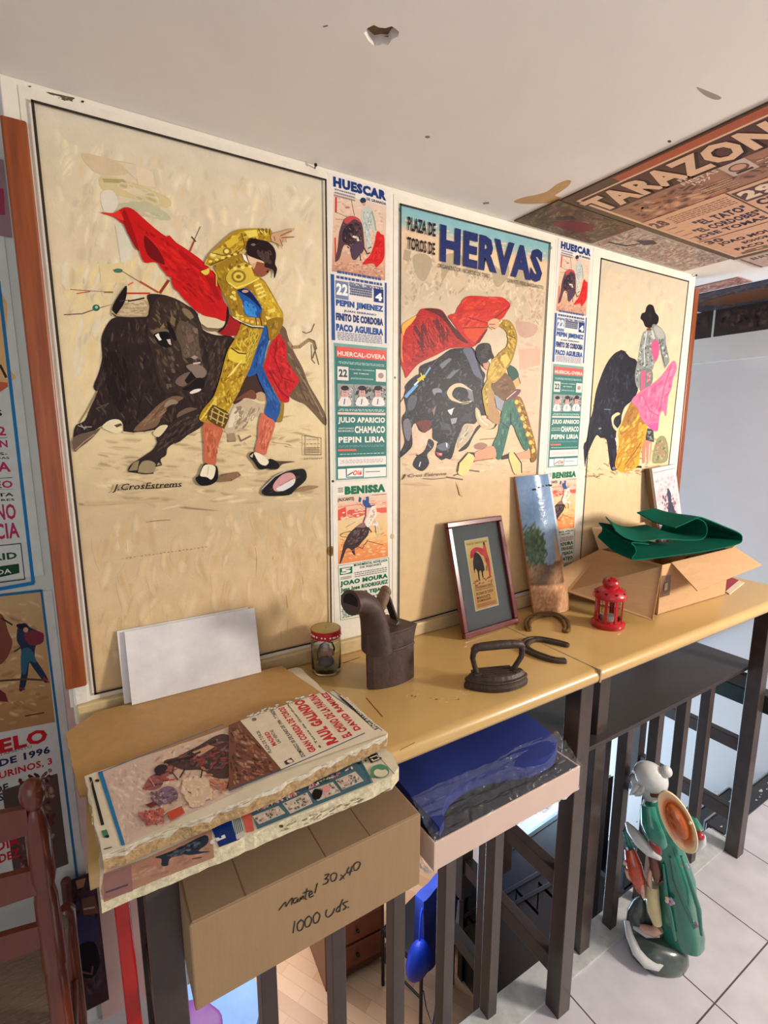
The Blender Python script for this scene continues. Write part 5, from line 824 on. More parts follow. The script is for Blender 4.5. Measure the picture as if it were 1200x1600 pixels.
def board1_art():
    s = Art(lambda u, v: unproj(u, v, 2, Z1 + .0002), (0, 0, 1), (0, 1, 0), (-1, 0, 0), seed=52); s.e = .000025
    s.zoom(80, 1000, 3.6364); BL = (46, 120, 166)
    s.poly('270,755 560,650 800,570 1075,470 1090,850 780,990 415,1170', (206, 182, 166), False); s.strokes('270,760 540,670 560,1080 420,1160', [(196, 176, 168), (220, 204, 190), (184, 160, 158)], 120, 60, 14, 60, 50); s.strokes('560,660 1080,480 1080,850 600,1060', [(214, 180, 152), (196, 160, 138), (226, 206, 180), (184, 132, 116)], 160, 70, 14, -30, 50)
    s.poly('265,752 290,745 420,1165 400,1170', BL, False); s.line('270,757 640,610 980,480', 4, (60, 110, 150))
    s.poly('215,780 230,782 302,1050 285,1056', (36, 46, 44), False); s.poly('285,1085 315,1078 330,1115 300,1125', (70, 130, 96)); s.line('300,1190 345,1178', 5, (50, 70, 96)); s.oval((262, 800), 12, 8, (50, 46, 46)); s.oval((318, 1118), 12, 8, (40, 40, 40))
    s.text('PLAZA', (240, 1050), (222, 800), (196, 190, 170), .03)
    s.poly('530,830 560,780 600,760 640,790 620,840 560,855', (150, 96, 96)); s.strokes('520,830 640,700 760,690 620,850', [(70, 52, 62), (176, 110, 104), (150, 96, 92)], 40, 50, 9, -20, 30)
    s.poly('640,690 740,660 860,590 940,545 1000,540 1085,600 1085,740 980,790 900,770 860,740 760,740 700,720', (82, 62, 62)); s.strokes('660,690 940,550 1080,600 1080,740 900,760 760,735', [(54, 42, 46), (110, 86, 84), (140, 110, 104), (70, 54, 62), (160, 70, 74)], 150, 60, 11, -25, 35); s.poly('800,640 900,600 930,610 840,665', (196, 150, 122)); s.line('850,660 860,850', 5, (150, 60, 64)); s.strokes('840,690 900,760 1080,840 900,900', [(190, 96, 88), (150, 80, 76)], 30, 50, 8, 10, 30)
    s.last = (206, 182, 166); s.strokes('735,790 870,765 945,900 830,975 740,930', [(222, 200, 160), (228, 208, 176), (214, 190, 150)], 90, 60, 16, 60, 60)
    s.poly('600,880 625,850 665,835 705,850 722,885 705,915 660,925 620,920', (128, 108, 126)); s.strokes('560,860 720,840 720,935 560,970', [(96, 78, 96), (176, 150, 160), (120, 70, 80), (60, 50, 62)], 60, 34, 7, 20, 60)
    s.poly('585,745 605,720 640,712 660,730 640,760 610,775', (52, 44, 50)); s.line('640,705 700,690 780,672 850,640', 9, (60, 48, 54)); s.line('700,700 690,760 720,800', 7, (90, 60, 60)); s.line('560,830 520,850 545,860', 6, (170, 80, 80)); s.line('600,780 640,800 700,800', 6, (176, 70, 70)); s.line('560,790 590,840', 7, (200, 130, 120)); s.line('760,740 730,790', 8, (60, 48, 52)); s.line('860,740 850,790', 8, (70, 52, 54)); s.line('1020,780 1000,850', 10, (90, 56, 54))
    s.poly('655,985 740,950 760,990 680,1035', (190, 84, 66)); s.strokes('480,980 650,950 650,1050 540,1075', [(150, 120, 126), (190, 110, 104), (96, 84, 100), (206, 160, 150)], 70, 34, 8, 40, 60); s.line('640,1000 655,985 745,945', 6, (206, 196, 184)); s.poly('535,945 580,925 610,940 565,962', (110, 50, 52))
    s.zoom(360, 1030, 4); s.poly('-10,420 60,390 320,700 -10,830', (120, 80, 68), False); s.strokes('-10,430 60,395 310,700 0,820', [(84, 58, 54), (160, 110, 90), (60, 46, 46), (176, 140, 116)], 120, 60, 12, 40, 40)
    s.poly('62,392 600,205 985,470 325,705', (220, 208, 186), False); s.line('-10,832 320,700 620,570 840,470', 6, (54, 96, 124)); s.line('600,205 950,455', 5, (60, 120, 150)); s.zoom(360, 1030, 4)
    Zb = Z1
    def vt(t, px0, px1, h0, h1, col, bold=.03):
        """text running from the near edge (px0) to the far edge (px1); h0/h1 give its strip in x"""
        s.text(t, px0, px1, col, bold)
    RD = (192, 40, 52); DK = (50, 46, 48)
    # (lower-left px of the first letter, upper-right px of the last letter) in reading direction
    # letters' feet lie on the right-hand side, their heads on the left
    xm = lambda u, v: unproj(360 + u / 4, 1030 + v / 4, 2, Z1 + .0002)
    def band(t, near, far, wid, col, bold):
        a = xm(*near); b = xm(*far); s2 = Vector((-1, 0, 0)) * wid
        d = b - a; x = Vector((0, 1, 0)) * d.y; v_, f_ = text_mesh(t, bold); n = s.n * s.e * s.k
        s.m.raw([a + n + x * p[0] + s2 * p[1] for p in v_], f_, lin(col)); s.k += 1
    band('PLAZA DE TOROS', (262, 590), (150, 465), .006, DK, .02); band('MADRID', (292, 545), (205, 470), .008, RD, .05); band('LAS VENTAS', (318, 530), (245, 455), .006, DK, .02)
    band('DOMINGO 30 DE JUNIO DE 1996 - 7 TARDE', (478, 612), (205, 340), .009, DK, .03); band('GRAN CORRIDA DE TOROS', (540, 580), (270, 325), .012, RD, .05); band('6 Toros de Guardiola', (570, 560), (325, 300), .004, DK, .02)
    band('RAUL GALINDO', (680, 525), (395, 275), .021, RD, .06); band('EL CHINO DE LA FARUNA', (765, 485), (490, 235), .017, RD, .05); band('DAVID RAMIREZ', (818, 445), (580, 215), .012, RD, .05)
    s.poly('660,222 700,250 930,440 905,452 700,265', (40, 44, 48), False); band('PINTURAS DECORATIVAS', (925, 437), (690, 258), .008, (220, 214, 200), .03)
    s.line('640,200 690,235', 5, (50, 80, 96)); s.poly('335,650 380,625 400,650 350,672', (70, 66, 66)); s.oval((372, 648), 18, 10, (220, 208, 186)); s.oval((150, 385), 14, 10, (120, 110, 104)); s.strokes('30,370 110,350 460,230 550,200 560,215 120,385', [(230, 226, 214), (240, 236, 226)], 26, 40, 9, -20, 8)
    o = s.done('poster_print', None, None); o.parent = b1; o.location = o.location - b1.location
board1_art()
def torn_edges():
    """white torn paper skin along the front edge of the upper board"""
    r = random.Random(9); m = MB()
    P = [(160, 1337), (250, 1302), (330, 1272), (400, 1243), (500, 1197), (603, 1149)]
    for i in range(len(P) - 1):
        for k in range(16):
            t = (k + r.random()) / 16; u = P[i][0] + (P[i + 1][0] - P[i][0]) * t; v = P[i][1] + (P[i + 1][1] - P[i][1]) * t
            c = unproj(u, v, 2, Z1) + Vector((0, r.uniform(-.002, .0035), r.uniform(-.007, .0007))); l = r.uniform(.003, .010); a = r.uniform(-.3, .3)
            m.face([c + Vector((cos(a) * l, sin(a) * l, r.uniform(-.001, .001))), c + Vector((0, -.002, .0012)), c - Vector((cos(a) * l, sin(a) * l, 0)), c + Vector((0, .002, -.0012))])
    o = m.build('torn_paper', mat('torn_white_paper', (226, 222, 212), rough=.6), origin=b1.location); o.parent = b1; o.location = (0, 0, 0)
torn_edges()
# ------------------------------------------------------------------ white tiles leaning on the panel at left
def lean_slab(name, label, cat, blx, brx, y_b, y_t, h, th, mats, zb=1.0745, ex=0):
    t = thing(name, label, cat, (blx, y_b, zb)); L = math.hypot(h, y_t - y_b); up = Vector((0, (y_t - y_b), h)).normalized(); nn = Vector((0, -up.z, up.y)); w = brx - blx
    m = MB(); A = [Vector((0, 0, 0)), Vector((w, ex, 0)), Vector((w + .002, ex, 0)) + up * L, up * L]; B = [p - nn * th for p in A]
    return t, m, A, B, up, nn
M_TILEW = mat('marbled_white_tile', (226, 222, 220), rough=.25, col2=(200, 197, 198), scale=14, detail=9, bump=.1, coat=.3)
M_GLASS_EDGE = mat('greenish_tile_edge', (150, 164, 160), rough=.3)
for i, (x0, x1, yb, yt, h, lab) in enumerate(((.253, .512, -.052, -.014, .138, 'marbled white tile leaning on the panel, frontmost of the leaning tiles'), (.2405, .4995, -.040, -.006, .1395, 'pale tile seen only as an edge behind the front white tile'))):
    t, m, A, B, up, nn = lean_slab('leaning_tile', lab, 'tile', x0, x1, yb, yt, h, .006, None, 1.0795)
    m.cm = 0; m.raw(A + B, [(0, 1, 2, 3), (7, 6, 5, 4)]); m.cm = 1; m.raw(A + B, [(0, 4, 5, 1), (1, 5, 6, 2), (2, 6, 7, 3), (3, 7, 4, 0)])
    bpy.data.objects.remove(t); o = m.build('leaning_tile', [M_TILEW, M_GLASS_EDGE if i else M_TILEW], loc=(x0, yb, 1.0795), bevel=.0008); tag(o, lab, 'tile', 'tiles leaning on the panel')
# ------------------------------------------------------------------ glass jar
j = thing('glass_jar', 'small glass jar with a red dotted ribbon round its lid', 'jar', (.663, -.068, 1.0505))
M_GL = mat('clear_glass', (236, 240, 236), rough=.02, trans=1.0, ior=1.45, noise=.0)
m = MB(); m.lathe([(.001, 0), (.030, 0), (.034, .004), (.035, .012), (.035, .082), (.031, .088), (.031, .094), (.0285, .094), (.0285, .088), (.0325, .081), (.0325, .012), (.030, .006), (.001, .005)], 40, cap=False); m.build('glass_body', M_GL, j, smooth=True)
m = MB(); m.lathe([(.001, .107), (.031, .107), (.0335, .106), (.0335, .092), (.030, .092)], 40, cap=False); m.build('lid', mat('straw_lid', (176, 158, 104), rough=.45, metal=.3, noise=.08), j, smooth=True)
m = MB(); m.lathe([(.0338, .087), (.0352, .088), (.0352, .1055), (.0338, .1065)], 40, cap=False); rb = m.build('ribbon', mat('red_ribbon', (176, 22, 34), rough=.45), j, smooth=True)
m = MB()
for k in range(26):
    a = k * 2.39996; z = .0905 + (k * .618 % 1) * .0125
    m.ball((.0350 * cos(a), .0350 * sin(a), z), .0023, 8, 6, sc=(1, 1, 1))
m.build('dots', mat('white_dots', (236, 226, 220), rough=.6), rb, smooth=True)
m = MB(); m.ball((0, 0, .022), .019, 18, 10, sc=(1, 1, .7)); m.build('blue_filling', mat('blue_beads', (74, 86, 122), rough=.5, noise=.2, scale=200), j, smooth=True)
m = MB(); m.ball((-.004, 0, .05), .013, 16, 10, sc=(1, .8, 1.1)); m.ball((.008, -.004, .044), .010, 14, 8); m.ball((-.002, -.006, .062), .008, 12, 8); m.build('shell_filling', mat('pink_shells', (196, 150, 124), rough=.5, noise=.25, scale=120), j, smooth=True)
m = MB(); m.tube([(-.020, .004, .030), (-.022, .0, .05), (-.014, 0, .066), (0, 0, .072), (.015, 0, .066), (.022, 0, .05), (.020, .004, .03)], .0022, 8); m.build('brown_ring', mat('brown_twig', (92, 66, 48), rough=.7), j, smooth=True)
# ------------------------------------------------------------------ charcoal iron with chimney
M_IRON = mat('rusty_cast_iron', (78, 62, 58), rough=.55, noise=.22, scale=40, bump=.25, bscale=140, metal=.35)
M_IRON2 = mat('dark_cast_iron', (62, 50, 44), rough=.5, noise=.25, scale=60, bump=.35, bscale=160, metal=.35)
ci = thing('charcoal_iron', 'tall rusty charcoal iron with a chimney spout and wooden grip', 'iron', (.703, -.196, 1.0505), math.atan2(.046, .140)); ci.scale = (.74, 1.08, 1.0)
# local x runs along the iron; width tapers to the pointed nose at local x = 0
def boat(L, w, n=14):
    pts = []
    for k in range(n + 1): t = k / n; pts.append((L * t, -w * (math.sin(min(1, t * 1.25) * pi / 2) ** .7)))
    return pts + [(p[0], -p[1]) for p in reversed(pts[1:])]
m = MB(); L0 = .150; W0 = .040
def ring(L, w, z, x0=0): return [(x0 + p[0], p[1], z) for p in boat(L, w)]
m.loft([ring(L0, W0, 0, 0), ring(L0, W0, .082, -.003), ring(L0 + .002, W0 + .0015, .084, -.004), ring(L0 + .002, W0 + .0015, .088, -.004)]); m.build('fire_box', M_IRON, ci, bevel=.0012)
m = MB(); m.loft([ring(L0, W0, .088, -.003), ring(L0 + .001, W0 + .001, .100, -.004), ring(L0 + .010, W0 + .001, .122, -.004), ring(L0 + .014, W0 + .002, .128, -.004)]); m.build('upper_box', M_IRON, ci, bevel=.001)
m = MB(); pth = [(.040, 0, .085), (.034, 0, .125), (.024, 0, .160), (.006, 0, .189), (-.022, 0, .205), (-.052, 0, .212), (-.066, 0, .213)]
m.tube(pth, [.037, .034, .031, .028, .0255, .0235, .023], 24); m.tube([(-.060, 0, .2125), (-.069, 0, .2135)], [.0262, .0262], 24)
m.build('chimney', M_IRON, ci, smooth=True)
m = MB(); m.lathe([(.0, 0), (.019, 0)], 24, cap=False, fn=lambda p: Vector((-.0695, p.x, .2135 + p.y))); m.build('chimney_mouth', mat('dark_mouth', (22, 18, 17), rough=.9), ci)  # flat dark disc set on the end of the spout
m = MB(); m.tube([(.040, 0, .158), (.052, 0, .176), (.068, 0, .196), (.078, 0, .207)], [.010, .0125, .0145, .012], 18); m.ball((.080, 0, .209), .0135, 16, 10); m.build('grip', mat('worn_wood_grip', (116, 92, 70), rough=.6, noise=.25, scale=60, stretch=(4, 4, 1), bump=.3), ci, smooth=True)
m = MB(); m.bar((.080, 0, .205), (.128, 0, .128), .007, .018, (0, 1, 0)); m.bar((.036, 0, .150), (.046, 0, .166), .008, .016, (0, 1, 0)); m.build('handle_strap', M_IRON2, ci, bevel=.001)
m = MB(); m.prism([(.040, .125), (.062, .142), (.078, .128), (.100, .124), (.120, .136), (.128, .126), (.120, .118), (.04, .118)], -.014, .014, lambda p, t: (p[0], t, p[1])); m.build('hinge_plate', mat('grey_iron', (104, 92, 84), rough=.45, metal=.5, noise=.2), ci, bevel=.001)
# ------------------------------------------------------------------ flat iron
fi = thing('flat_iron', 'small dark flat iron with an arched handle in front of the framed print', 'iron', (.889, -.298, 1.0505), math.atan2(-.062, .142) + .05)
def oval_ring(L, w, z, ins=0, x0=0):
    n = 28; out = []
    for k in range(n):
        a = 2 * pi * k / n; c, s_ = cos(a), sin(a); x = .5 * L + (.5 * L - ins) * c; y = (w - ins) * s_ * (1 - .25 * max(0, c) ** 2) ; out.append((x, y * (.55 + .45 * min(1, (1 + c) * 1.2 + .2) if c < 0 else 1), z))
    return out
m = MB(); LL, WW = .150, .037
m.loft([oval_ring(LL, WW, 0), oval_ring(LL, WW, .009), oval_ring(LL, WW, .010, .002), oval_ring(LL, WW, .016, .003), oval_ring(LL, WW, .018, .001), oval_ring(LL, WW, .021, .002), oval_ring(LL, WW, .023, .007), oval_ring(LL, WW, .030, .012), oval_ring(LL, WW, .032, .015)]); m.build('sole_block', M_IRON2, fi, bevel=.0008)
m = MB()
for a in (-.018, -.009, 0, .009, .018): m.box(.035, .115, a - .002, a + .002, .0315, .0332)
m.build('top_ribs', M_IRON2, fi, bevel=.0006)
m = MB(); m.tube([(.028, 0, .030), (.026, 0, .040), (.022, 0, .052), (.018, 0, .068), (.020, 0, .082), (.028, 0, .090)], [.0065, .006, .0058, .0062, .007, .008], 12); m.build('handle_post', M_IRON2, fi, smooth=True)
m = MB(); m.tube([(.118, 0, .030), (.118, 0, .038), (.126, 0, .050), (.133, 0, .062), (.134, 0, .080), (.127, 0, .090)], [.0065, .006, .0058, .0062, .007, .008], 12); m.build('handle_post', M_IRON2, fi, smooth=True)
m = MB(); m.tube([(.017, 0, .085), (.023, 0, .091), (.04, 0, .0925), (.08, 0, .0935), (.115, 0, .0925), (.131, 0, .090), (.136, 0, .084)], [.006, .0085, .0095, .0100, .0095, .0085, .006], 14); m.build('handle_bar', M_IRON2, fi, smooth=True)
for x in (.028, .118):
    m = MB(); m.box(x - .009, x + .009, -.012, .012, .030, .0345); m.build('handle_foot', M_IRON2, fi, bevel=.001)
# ------------------------------------------------------------------ framed print
def framed():
    BLp, BRp = Vector((1.051, -.098, 1.0505)), Vector((1.264, -.088, 1.0505)); ax = (BRp - BLp).normalized(); w = .213; h = .318
    up = (W(678, 818, -.014) - BLp); up = (up - ax * up.dot(ax)).normalized(); n = ax.cross(up).normalized()
    r = thing('framed_print', 'small bullfight print with grey mount in a dark red wooden frame', 'framed picture', BLp)
    M = mat('dark_red_frame', (92, 28, 26), rough=.25, noise=.15, scale=20, coat=.4)
    def q(a, b, c): return ax * a + up * b + n * c
    m = MB(); fw = .0155
    for (a0, b0, a1, b1) in ((0, 0, w, fw), (0, h - fw, w, h), (0, fw, fw, h - fw), (w - fw, fw, w, h - fw)):
        vs = [q(a, b, c) for a in (a0, a1) for b in (b0, b1) for c in (0, .015)]
        m.raw(vs, [(0, 1, 3, 2), (4, 6, 7, 5), (0, 4, 5, 1), (2, 3, 7, 6), (0, 2, 6, 4), (1, 5, 7, 3)])
    m.build('frame', M, r, bevel=.0025)
    m = MB(); m.face([q(fw, fw, .004), q(w - fw, fw, .004), q(w - fw, h - fw, .004), q(fw, h - fw, .004)]); m.build('mount', mat('grey_mount', (92, 98, 100), rough=.6, noise=.05), r)
    s = Art(lambda u, v: q(u, v, .0046), n, ax, up, seed=61); s.zoom(0, 0, 1); s.e = .00002
    # picture field in frame coordinates (metres)
    x0, x1, y0, y1 = .060, .153, .063, .262
    X = lambda a: x0 + (x1 - x0) * a; Y = lambda b: y0 + (y1 - y0) * b
    s.m.face([q(x0, y0, .0046), q(x1, y0, .0046), q(x1, y1, .0046), q(x0, y1, .0046)], lin((206, 196, 160)))
    s.m.face([q(x0 + .004, y0 + .004, .0047), q(x1 - .004, y0 + .004, .0047), q(x1 - .004, y1 - .004, .0047), q(x0 + .004, y1 - .004, .0047)], [lin((206, 150, 84)), lin((206, 150, 84)), lin((216, 186, 116)), lin((216, 186, 116))]); s.k = 4
    pp = lambda t: [(X(a / 100), Y(b / 100)) for a, b in parse(t)]
    s.strokes(pp('6,40 94,40 94,90 6,90'), [(222, 196, 120), (206, 160, 96), (226, 180, 110)], 60, .012, .003, 30, 50)
    s.text('PLAZA DE TOROS DE LINARES', (X(.08), Y(.925)), (X(.92), Y(.955)), (60, 50, 44), .02)
    s.poly(pp('20,84 40,88 62,86 84,80 74,74 60,76 44,82 30,76 14,74'), (190, 50, 60)); s.poly(pp('24,72 34,80 44,80 56,74 62,66 64,54 56,52 54,44 50,44 48,54 40,52 38,42 33,42 33,54 26,58 20,52 20,62'), (46, 34, 32)); s.strokes(pp('26,60 40,78 60,66 60,56'), [(76, 56, 48), (30, 22, 22)], 24, .01, .002, 60, 40)
    s.poly(pp('74,90 80,92 84,86 86,76 90,66 88,52 84,42 78,42 80,54 72,66 68,74 64,80 70,80'), (200, 70, 66)); s.oval((X(.78), Y(.91)), .004, .005, (80, 50, 40)); s.strokes(pp('68,50 86,48 88,74 72,74'), [(214, 110, 90), (160, 50, 50)], 20, .01, .002, 80, 20); s.strokes(pp('8,34 92,34 92,44 8,44'), [(170, 90, 60), (190, 120, 80)], 24, .01, .002, 5, 20)
    for a, b, t in ((.30, .335, 'EXTRAORDINARIA CORRIDA'), (.21, .25, 'ESCOBAR DE TORDO'), (.155, .19, 'MANOLETE'), (.11, .145, 'DOMINGUIN')): s.text(t, (X(.14), Y(a)), (X(.86 if a > .2 else .7), Y(b)), (70, 42, 30), .03)
    s.lines_of_text((X(.1), Y(.27)), (X(.9), Y(.295)), 2, (110, 70, 50)); s.lines_of_text((X(.1), Y(.04)), (X(.9), Y(.09)), 3, (120, 76, 54))
    s.m.build('print', PAINT, r)
    m = MB(); m.face([q(fw, fw, .0135), q(w - fw, fw, .0135), q(w - fw, h - fw, .0135), q(fw, h - fw, .0135)][::1]); vs = [q(a, b, c) for a in (fw, w - fw) for b in (fw, h - fw) for c in (.0112, .0132)]
    m = MB(); m.raw(vs, [(0, 1, 3, 2), (4, 6, 7, 5), (0, 4, 5, 1), (2, 3, 7, 6), (0, 2, 6, 4), (1, 5, 7, 3)]); m.build('glass', mat('thin_clear_glass', (250, 252, 252), rough=.01, trans=1.0, ior=1.06, noise=0), r)
    m = MB(); vs = [q(a, b, c) for a in (.004, w - .004) for b in (.004, h - .004) for c in (-.0004, .003)]
    m.raw(vs, [(0, 1, 3, 2), (4, 6, 7, 5), (0, 4, 5, 1), (2, 3, 7, 6), (0, 2, 6, 4), (1, 5, 7, 3)]); m.build('backing', mat('frame_backing', (120, 92, 60), rough=.8), r)
framed()
# ------------------------------------------------------------------ painted curved roof tile with a wire
def roof_tile():
    BLp, BRp = Vector((1.366, -.066, 1.0505)), Vector((1.492, -.100, 1.0505)); TLp, TRp = W(805, 745, -.014), W(859, 740, -.030)
    r = thing('painted_roof_tile', 'curved clay roof tile painted with a blue sky and tree, leaning on the panel', 'painted tile', BLp)
    n = 12; k = 16; fr = []; bk = []; nm_ = (BRp - BLp).cross(TLp - BLp).normalized()
    s = MB(); rr = random.Random(4)
    rows = 60; cols = 26; P = []
    for i in range(rows + 1):
        t = i / rows; a = BLp.lerp(TLp, t); b = BRp.lerp(TRp, t); row = []
        for j in range(cols + 1):
            q = j / cols; bulge = .022 * math.sin(pi * q) ** .9; row.append((a.lerp(b, q) + nm_ * bulge - BLp) + Vector((0, 0, .0)))
        P.append(row)
    def colr(t, q):
        h = 1 - t; v = rr.random()
        tree = (h - .50) ** 2 / .02 + (q - .22) ** 2 / .055 < 1 + .9 * (rr.random() - .3)
        tower = abs(q - .80) < .10 * (h - .40) / .2 and .42 < h < .62
        if h < .62 - .02 * math.sin(9 * q): g = 12 * math.sin(6 * q + 11 * h) + 8 * math.sin(17 * h) + 10 * v; c = (104 + 46 * h + g, 132 + 34 * h + g, 168 + 12 * h + g)
        elif h < .80: c = (150 - 60 * math.sin(4 * q + 9 * h) ** 2, 112 - 44 * math.sin(4 * q + 9 * h) ** 2, 84 - 34 * math.sin(4 * q + 9 * h) ** 2)
        else: c = (186 + 12 * v, 138 + 10 * v, 100 + 8 * v)
        if h > .6: c = tuple(x * (.88 + .2 * v) for x in c)
        if tower: c = (186, 150 + 10 * v, 120)
        if tree and h < .68: c = (44 + 60 * v, 66 + 50 * v, 44 + 34 * v)
        if .36 < h < .66 and q < .2 and v > .55: c = (74, 96, 60)
        if q > .90 and h < .95: c = (196, 204, 212) if h < .6 else (176, 136, 100)
        return lin(tuple(max(0, min(255, x)) for x in c))
    cc = [[colr(i / rows, j / cols) for j in range(cols + 1)] for i in range(rows + 1)]
    for i in range(rows):
        for j in range(cols): s.face([P[i][j], P[i][j + 1], P[i + 1][j + 1], P[i + 1][j]], [cc[i][j], cc[i][j + 1], cc[i + 1][j + 1], cc[i + 1][j]])
    clay = lin((176, 120, 88)); B = [[p - nm_ * .009 for p in row] for row in P]
    for i in range(rows):
        s.face([P[i + 1][0], B[i + 1][0], B[i][0], P[i][0]], clay); s.face([P[i][cols], B[i][cols], B[i + 1][cols], P[i + 1][cols]], clay)
    for j in range(cols):
        s.face([P[0][j], B[0][j], B[0][j + 1], P[0][j + 1]], clay); s.face([P[rows][j + 1], B[rows][j + 1], B[rows][j], P[rows][j]], clay)
        for i in range(0, rows, 6): s.face([B[i][j + 1], B[i][j], B[min(rows, i + 6)][j], B[min(rows, i + 6)][j + 1]], clay)
    o = s.build('tile_body', PAINTG, r)
    m = MB(); a = P[54][9] + nm_ * .003; b = P[55][cols - 1] + nm_ * .006; pts = [a - nm_ * .006]
    for i in range(17): t = i / 16; pts.append(a.lerp(b, t) + nm_ * (.003 * math.sin(i * 1.9)) + Vector((0, 0, .005 * math.sin(pi * t) + .0012 * math.cos(i * 1.9))))
    pts.append(b + Vector((.004, .01, -.004))); m.tube(pts, .0023, 8); m.build('hanging_wire', mat('rusty_wire', (66, 52, 40), rough=.5, metal=.6), r, smooth=True)
roof_tile()
# ------------------------------------------------------------------ horseshoes
def horseshoe(label, pts, mt, lift=0.0):
    P = [T(u, v, 1.0505) for u, v in pts]; o0 = P[len(P) // 2]; q = []
    P = [(p.x, p.y) for p in P]; n = len(P)
    for i in range(n - 1):
        a, b, c, d = P[max(i - 1, 0)], P[i], P[i + 1], P[min(i + 2, n - 1)]
        for k in range(5):
            t = k / 5; q.append(tuple(.5 * (2 * b[j] + (c[j] - a[j]) * t + (2 * a[j] - 5 * b[j] + 4 * c[j] - d[j]) * t * t + (3 * b[j] - a[j] - 3 * c[j] + d[j]) * t ** 3) for j in (0, 1)))
    q.append(P[-1]); N = len(q); rings = []
    for i, p in enumerate(q):
        d = Vector((q[min(i + 1, N - 1)][0] - q[max(i - 1, 0)][0], q[min(i + 1, N - 1)][1] - q[max(i - 1, 0)][1])).normalized(); nn = Vector((-d.y, d.x)); s_ = math.sin(pi * min(1, max(0, i / (N - 1)))); w = .0086 + .0035 * s_; h = .0095
        if i in (0, N - 1): w *= .6; h *= .8
        c = Vector(p) - Vector((o0.x, o0.y)); rings.append([(c.x + nn.x * a * w, c.y + nn.y * a * w, z * h) for a, z in ((-1, 0), (-1, .8), (-.75, 1), (-.25, 1), (-.15, .72), (.15, .72), (.25, 1), (.75, 1), (1, .8), (1, 0))])
    m = MB(); m.loft(rings); r = thing('horseshoe', label, 'horseshoe', (o0.x, o0.y, 1.0505), 0, 'old horseshoes on the counter'); m.build('shoe', mt, r, bevel=.0006)
    for i in (5, 8, 11, N - 12, N - 9, N - 6):
        m = MB()
        if 0 < i < N - 1: d = Vector((q[i + 1][0] - q[i - 1][0], q[i + 1][1] - q[i - 1][1])).normalized(); c = Vector(q[i]) - Vector((o0.x, o0.y)); m.bar((c.x - d.x * .0022, c.y - d.y * .0022, .0078), (c.x + d.x * .0022, c.y + d.y * .0022, .0078), .0022, .003)
        m.build('nail', mat('rust_nails', (58, 44, 36), rough=.7), r)
horseshoe('brown horseshoe lying arch-up towards the panel, in front of the painted roof tile', [(826, 987), (824, 976), (832, 967), (850, 962), (868, 963), (882, 972), (886, 984), (882, 989)], mat('bronze_rust', (112, 86, 52), rough=.5, noise=.25, scale=70, metal=.4, bump=.3))
horseshoe('dark grey horseshoe lying open to the right, beside the flat iron', [(889, 1011), (866, 1005), (842, 1001), (826, 1003), (819, 1012), (830, 1021), (850, 1029), (868, 1034), (885, 1035)], mat('dark_rust', (74, 64, 54), rough=.6, noise=.25, scale=80, metal=.4, bump=.4))
# ------------------------------------------------------------------ red lantern
RED = mat('red_enamel', (172, 22, 34), rough=.28, noise=.06, coat=.4)
ln = thing('red_lantern', 'small red metal tealight lantern with heart cut-outs', 'lantern', (1.475, -.243, 1.0505))
SEG = 8
m = MB(); m.lathe([(.001, 0), (.044, 0), (.046, .003), (.046, .012), (.041, .016), (.038, .018), (.001, .018)], 32, cap=False); m.build('base', RED, ln, smooth=True)
for k in range(SEG):
    a = 2 * pi * (k + .5) / SEG; m = MB(); m.bar((.036 * cos(a), .036 * sin(a), .016), (.036 * cos(a), .036 * sin(a), .088), .0078, .003, (cos(a), sin(a), 0)); m.build('post', RED, ln)
m = MB(); m.lathe([(.038, .018), (.038, .023), (.034, .023)], SEG, cap=False); m.build('hoop', RED, ln); m = MB(); m.lathe([(.038, .082), (.038, .089), (.034, .089)], SEG, cap=False); m.build('hoop', RED, ln)
m = MB(); m.lathe([(.0335, .020), (.0335, .086)], SEG, cap=False); m.build('glass_panes', mat('lantern_glass', (232, 226, 222), rough=.05, trans=1, ior=1.1, noise=0), ln)
m = MB(); m.lathe([(.001, .018), (.018, .018), (.018, .034), (.001, .034)], 24, cap=False); m.build('tealight', mat('candle_wax', (196, 190, 186), rough=.4), ln, smooth=True)
m = MB(); m.lathe([(.034, .086), (.045, .087), (.046, .092), (.044, .099), (.036, .108), (.026, .114), (.021, .117), (.021, .122), (.0225, .124), (.0235, .128), (.021, .135), (.013, .142), (.004, .145), (.001, .1455)], 36, cap=False); m.build('roof', RED, ln, smooth=True)
m = MB()
def heart(c, n_, up, sz):
    m = MB(); rt = up.cross(n_).normalized(); pts = []
    for k in range(18): t = 2 * pi * k / 18; pts.append(c + rt * (sz * math.sin(t) ** 3) + up * (sz * (.8125 * cos(t) - .3125 * cos(2 * t) - .125 * cos(3 * t) - .0625 * cos(4 * t))))
    m.face(pts); m.build('heart_hole', mat('hole_dark', (40, 10, 12), rough=.8), ln)
for k in range(9):
    a = 2 * pi * k / 9; d = Vector((cos(a), sin(a), 0)); n_ = (d * .62 + Vector((0, 0, .78))).normalized(); up = (Vector((0, 0, 1)) - n_ * n_.z).normalized(); heart(d * .0408 + Vector((0, 0, .1045)), n_, up, .0042)
for k in range(6):
    a = 2 * pi * k / 6 + .3; d = Vector((cos(a), sin(a), 0)); n_ = (d * .6 + Vector((0, 0, .8))).normalized(); up = (Vector((0, 0, 1)) - n_ * n_.z).normalized(); heart(d * .0192 + Vector((0, 0, .1395)), n_, up, .0030)
m = MB(); hp = [(.030, .0, .112)] + [(.030 + .030 * math.sin(t), -.010 - .0 * t, .112 - .012 * t) for t in (.3, .6, .9, 1.2)] + [(.062, -.004, .094), (.060, .004, .093), (.040, .010, .108)]
m.tube(hp, .0009, 6); m.build('wire_handle', RED, ln, smooth=True)
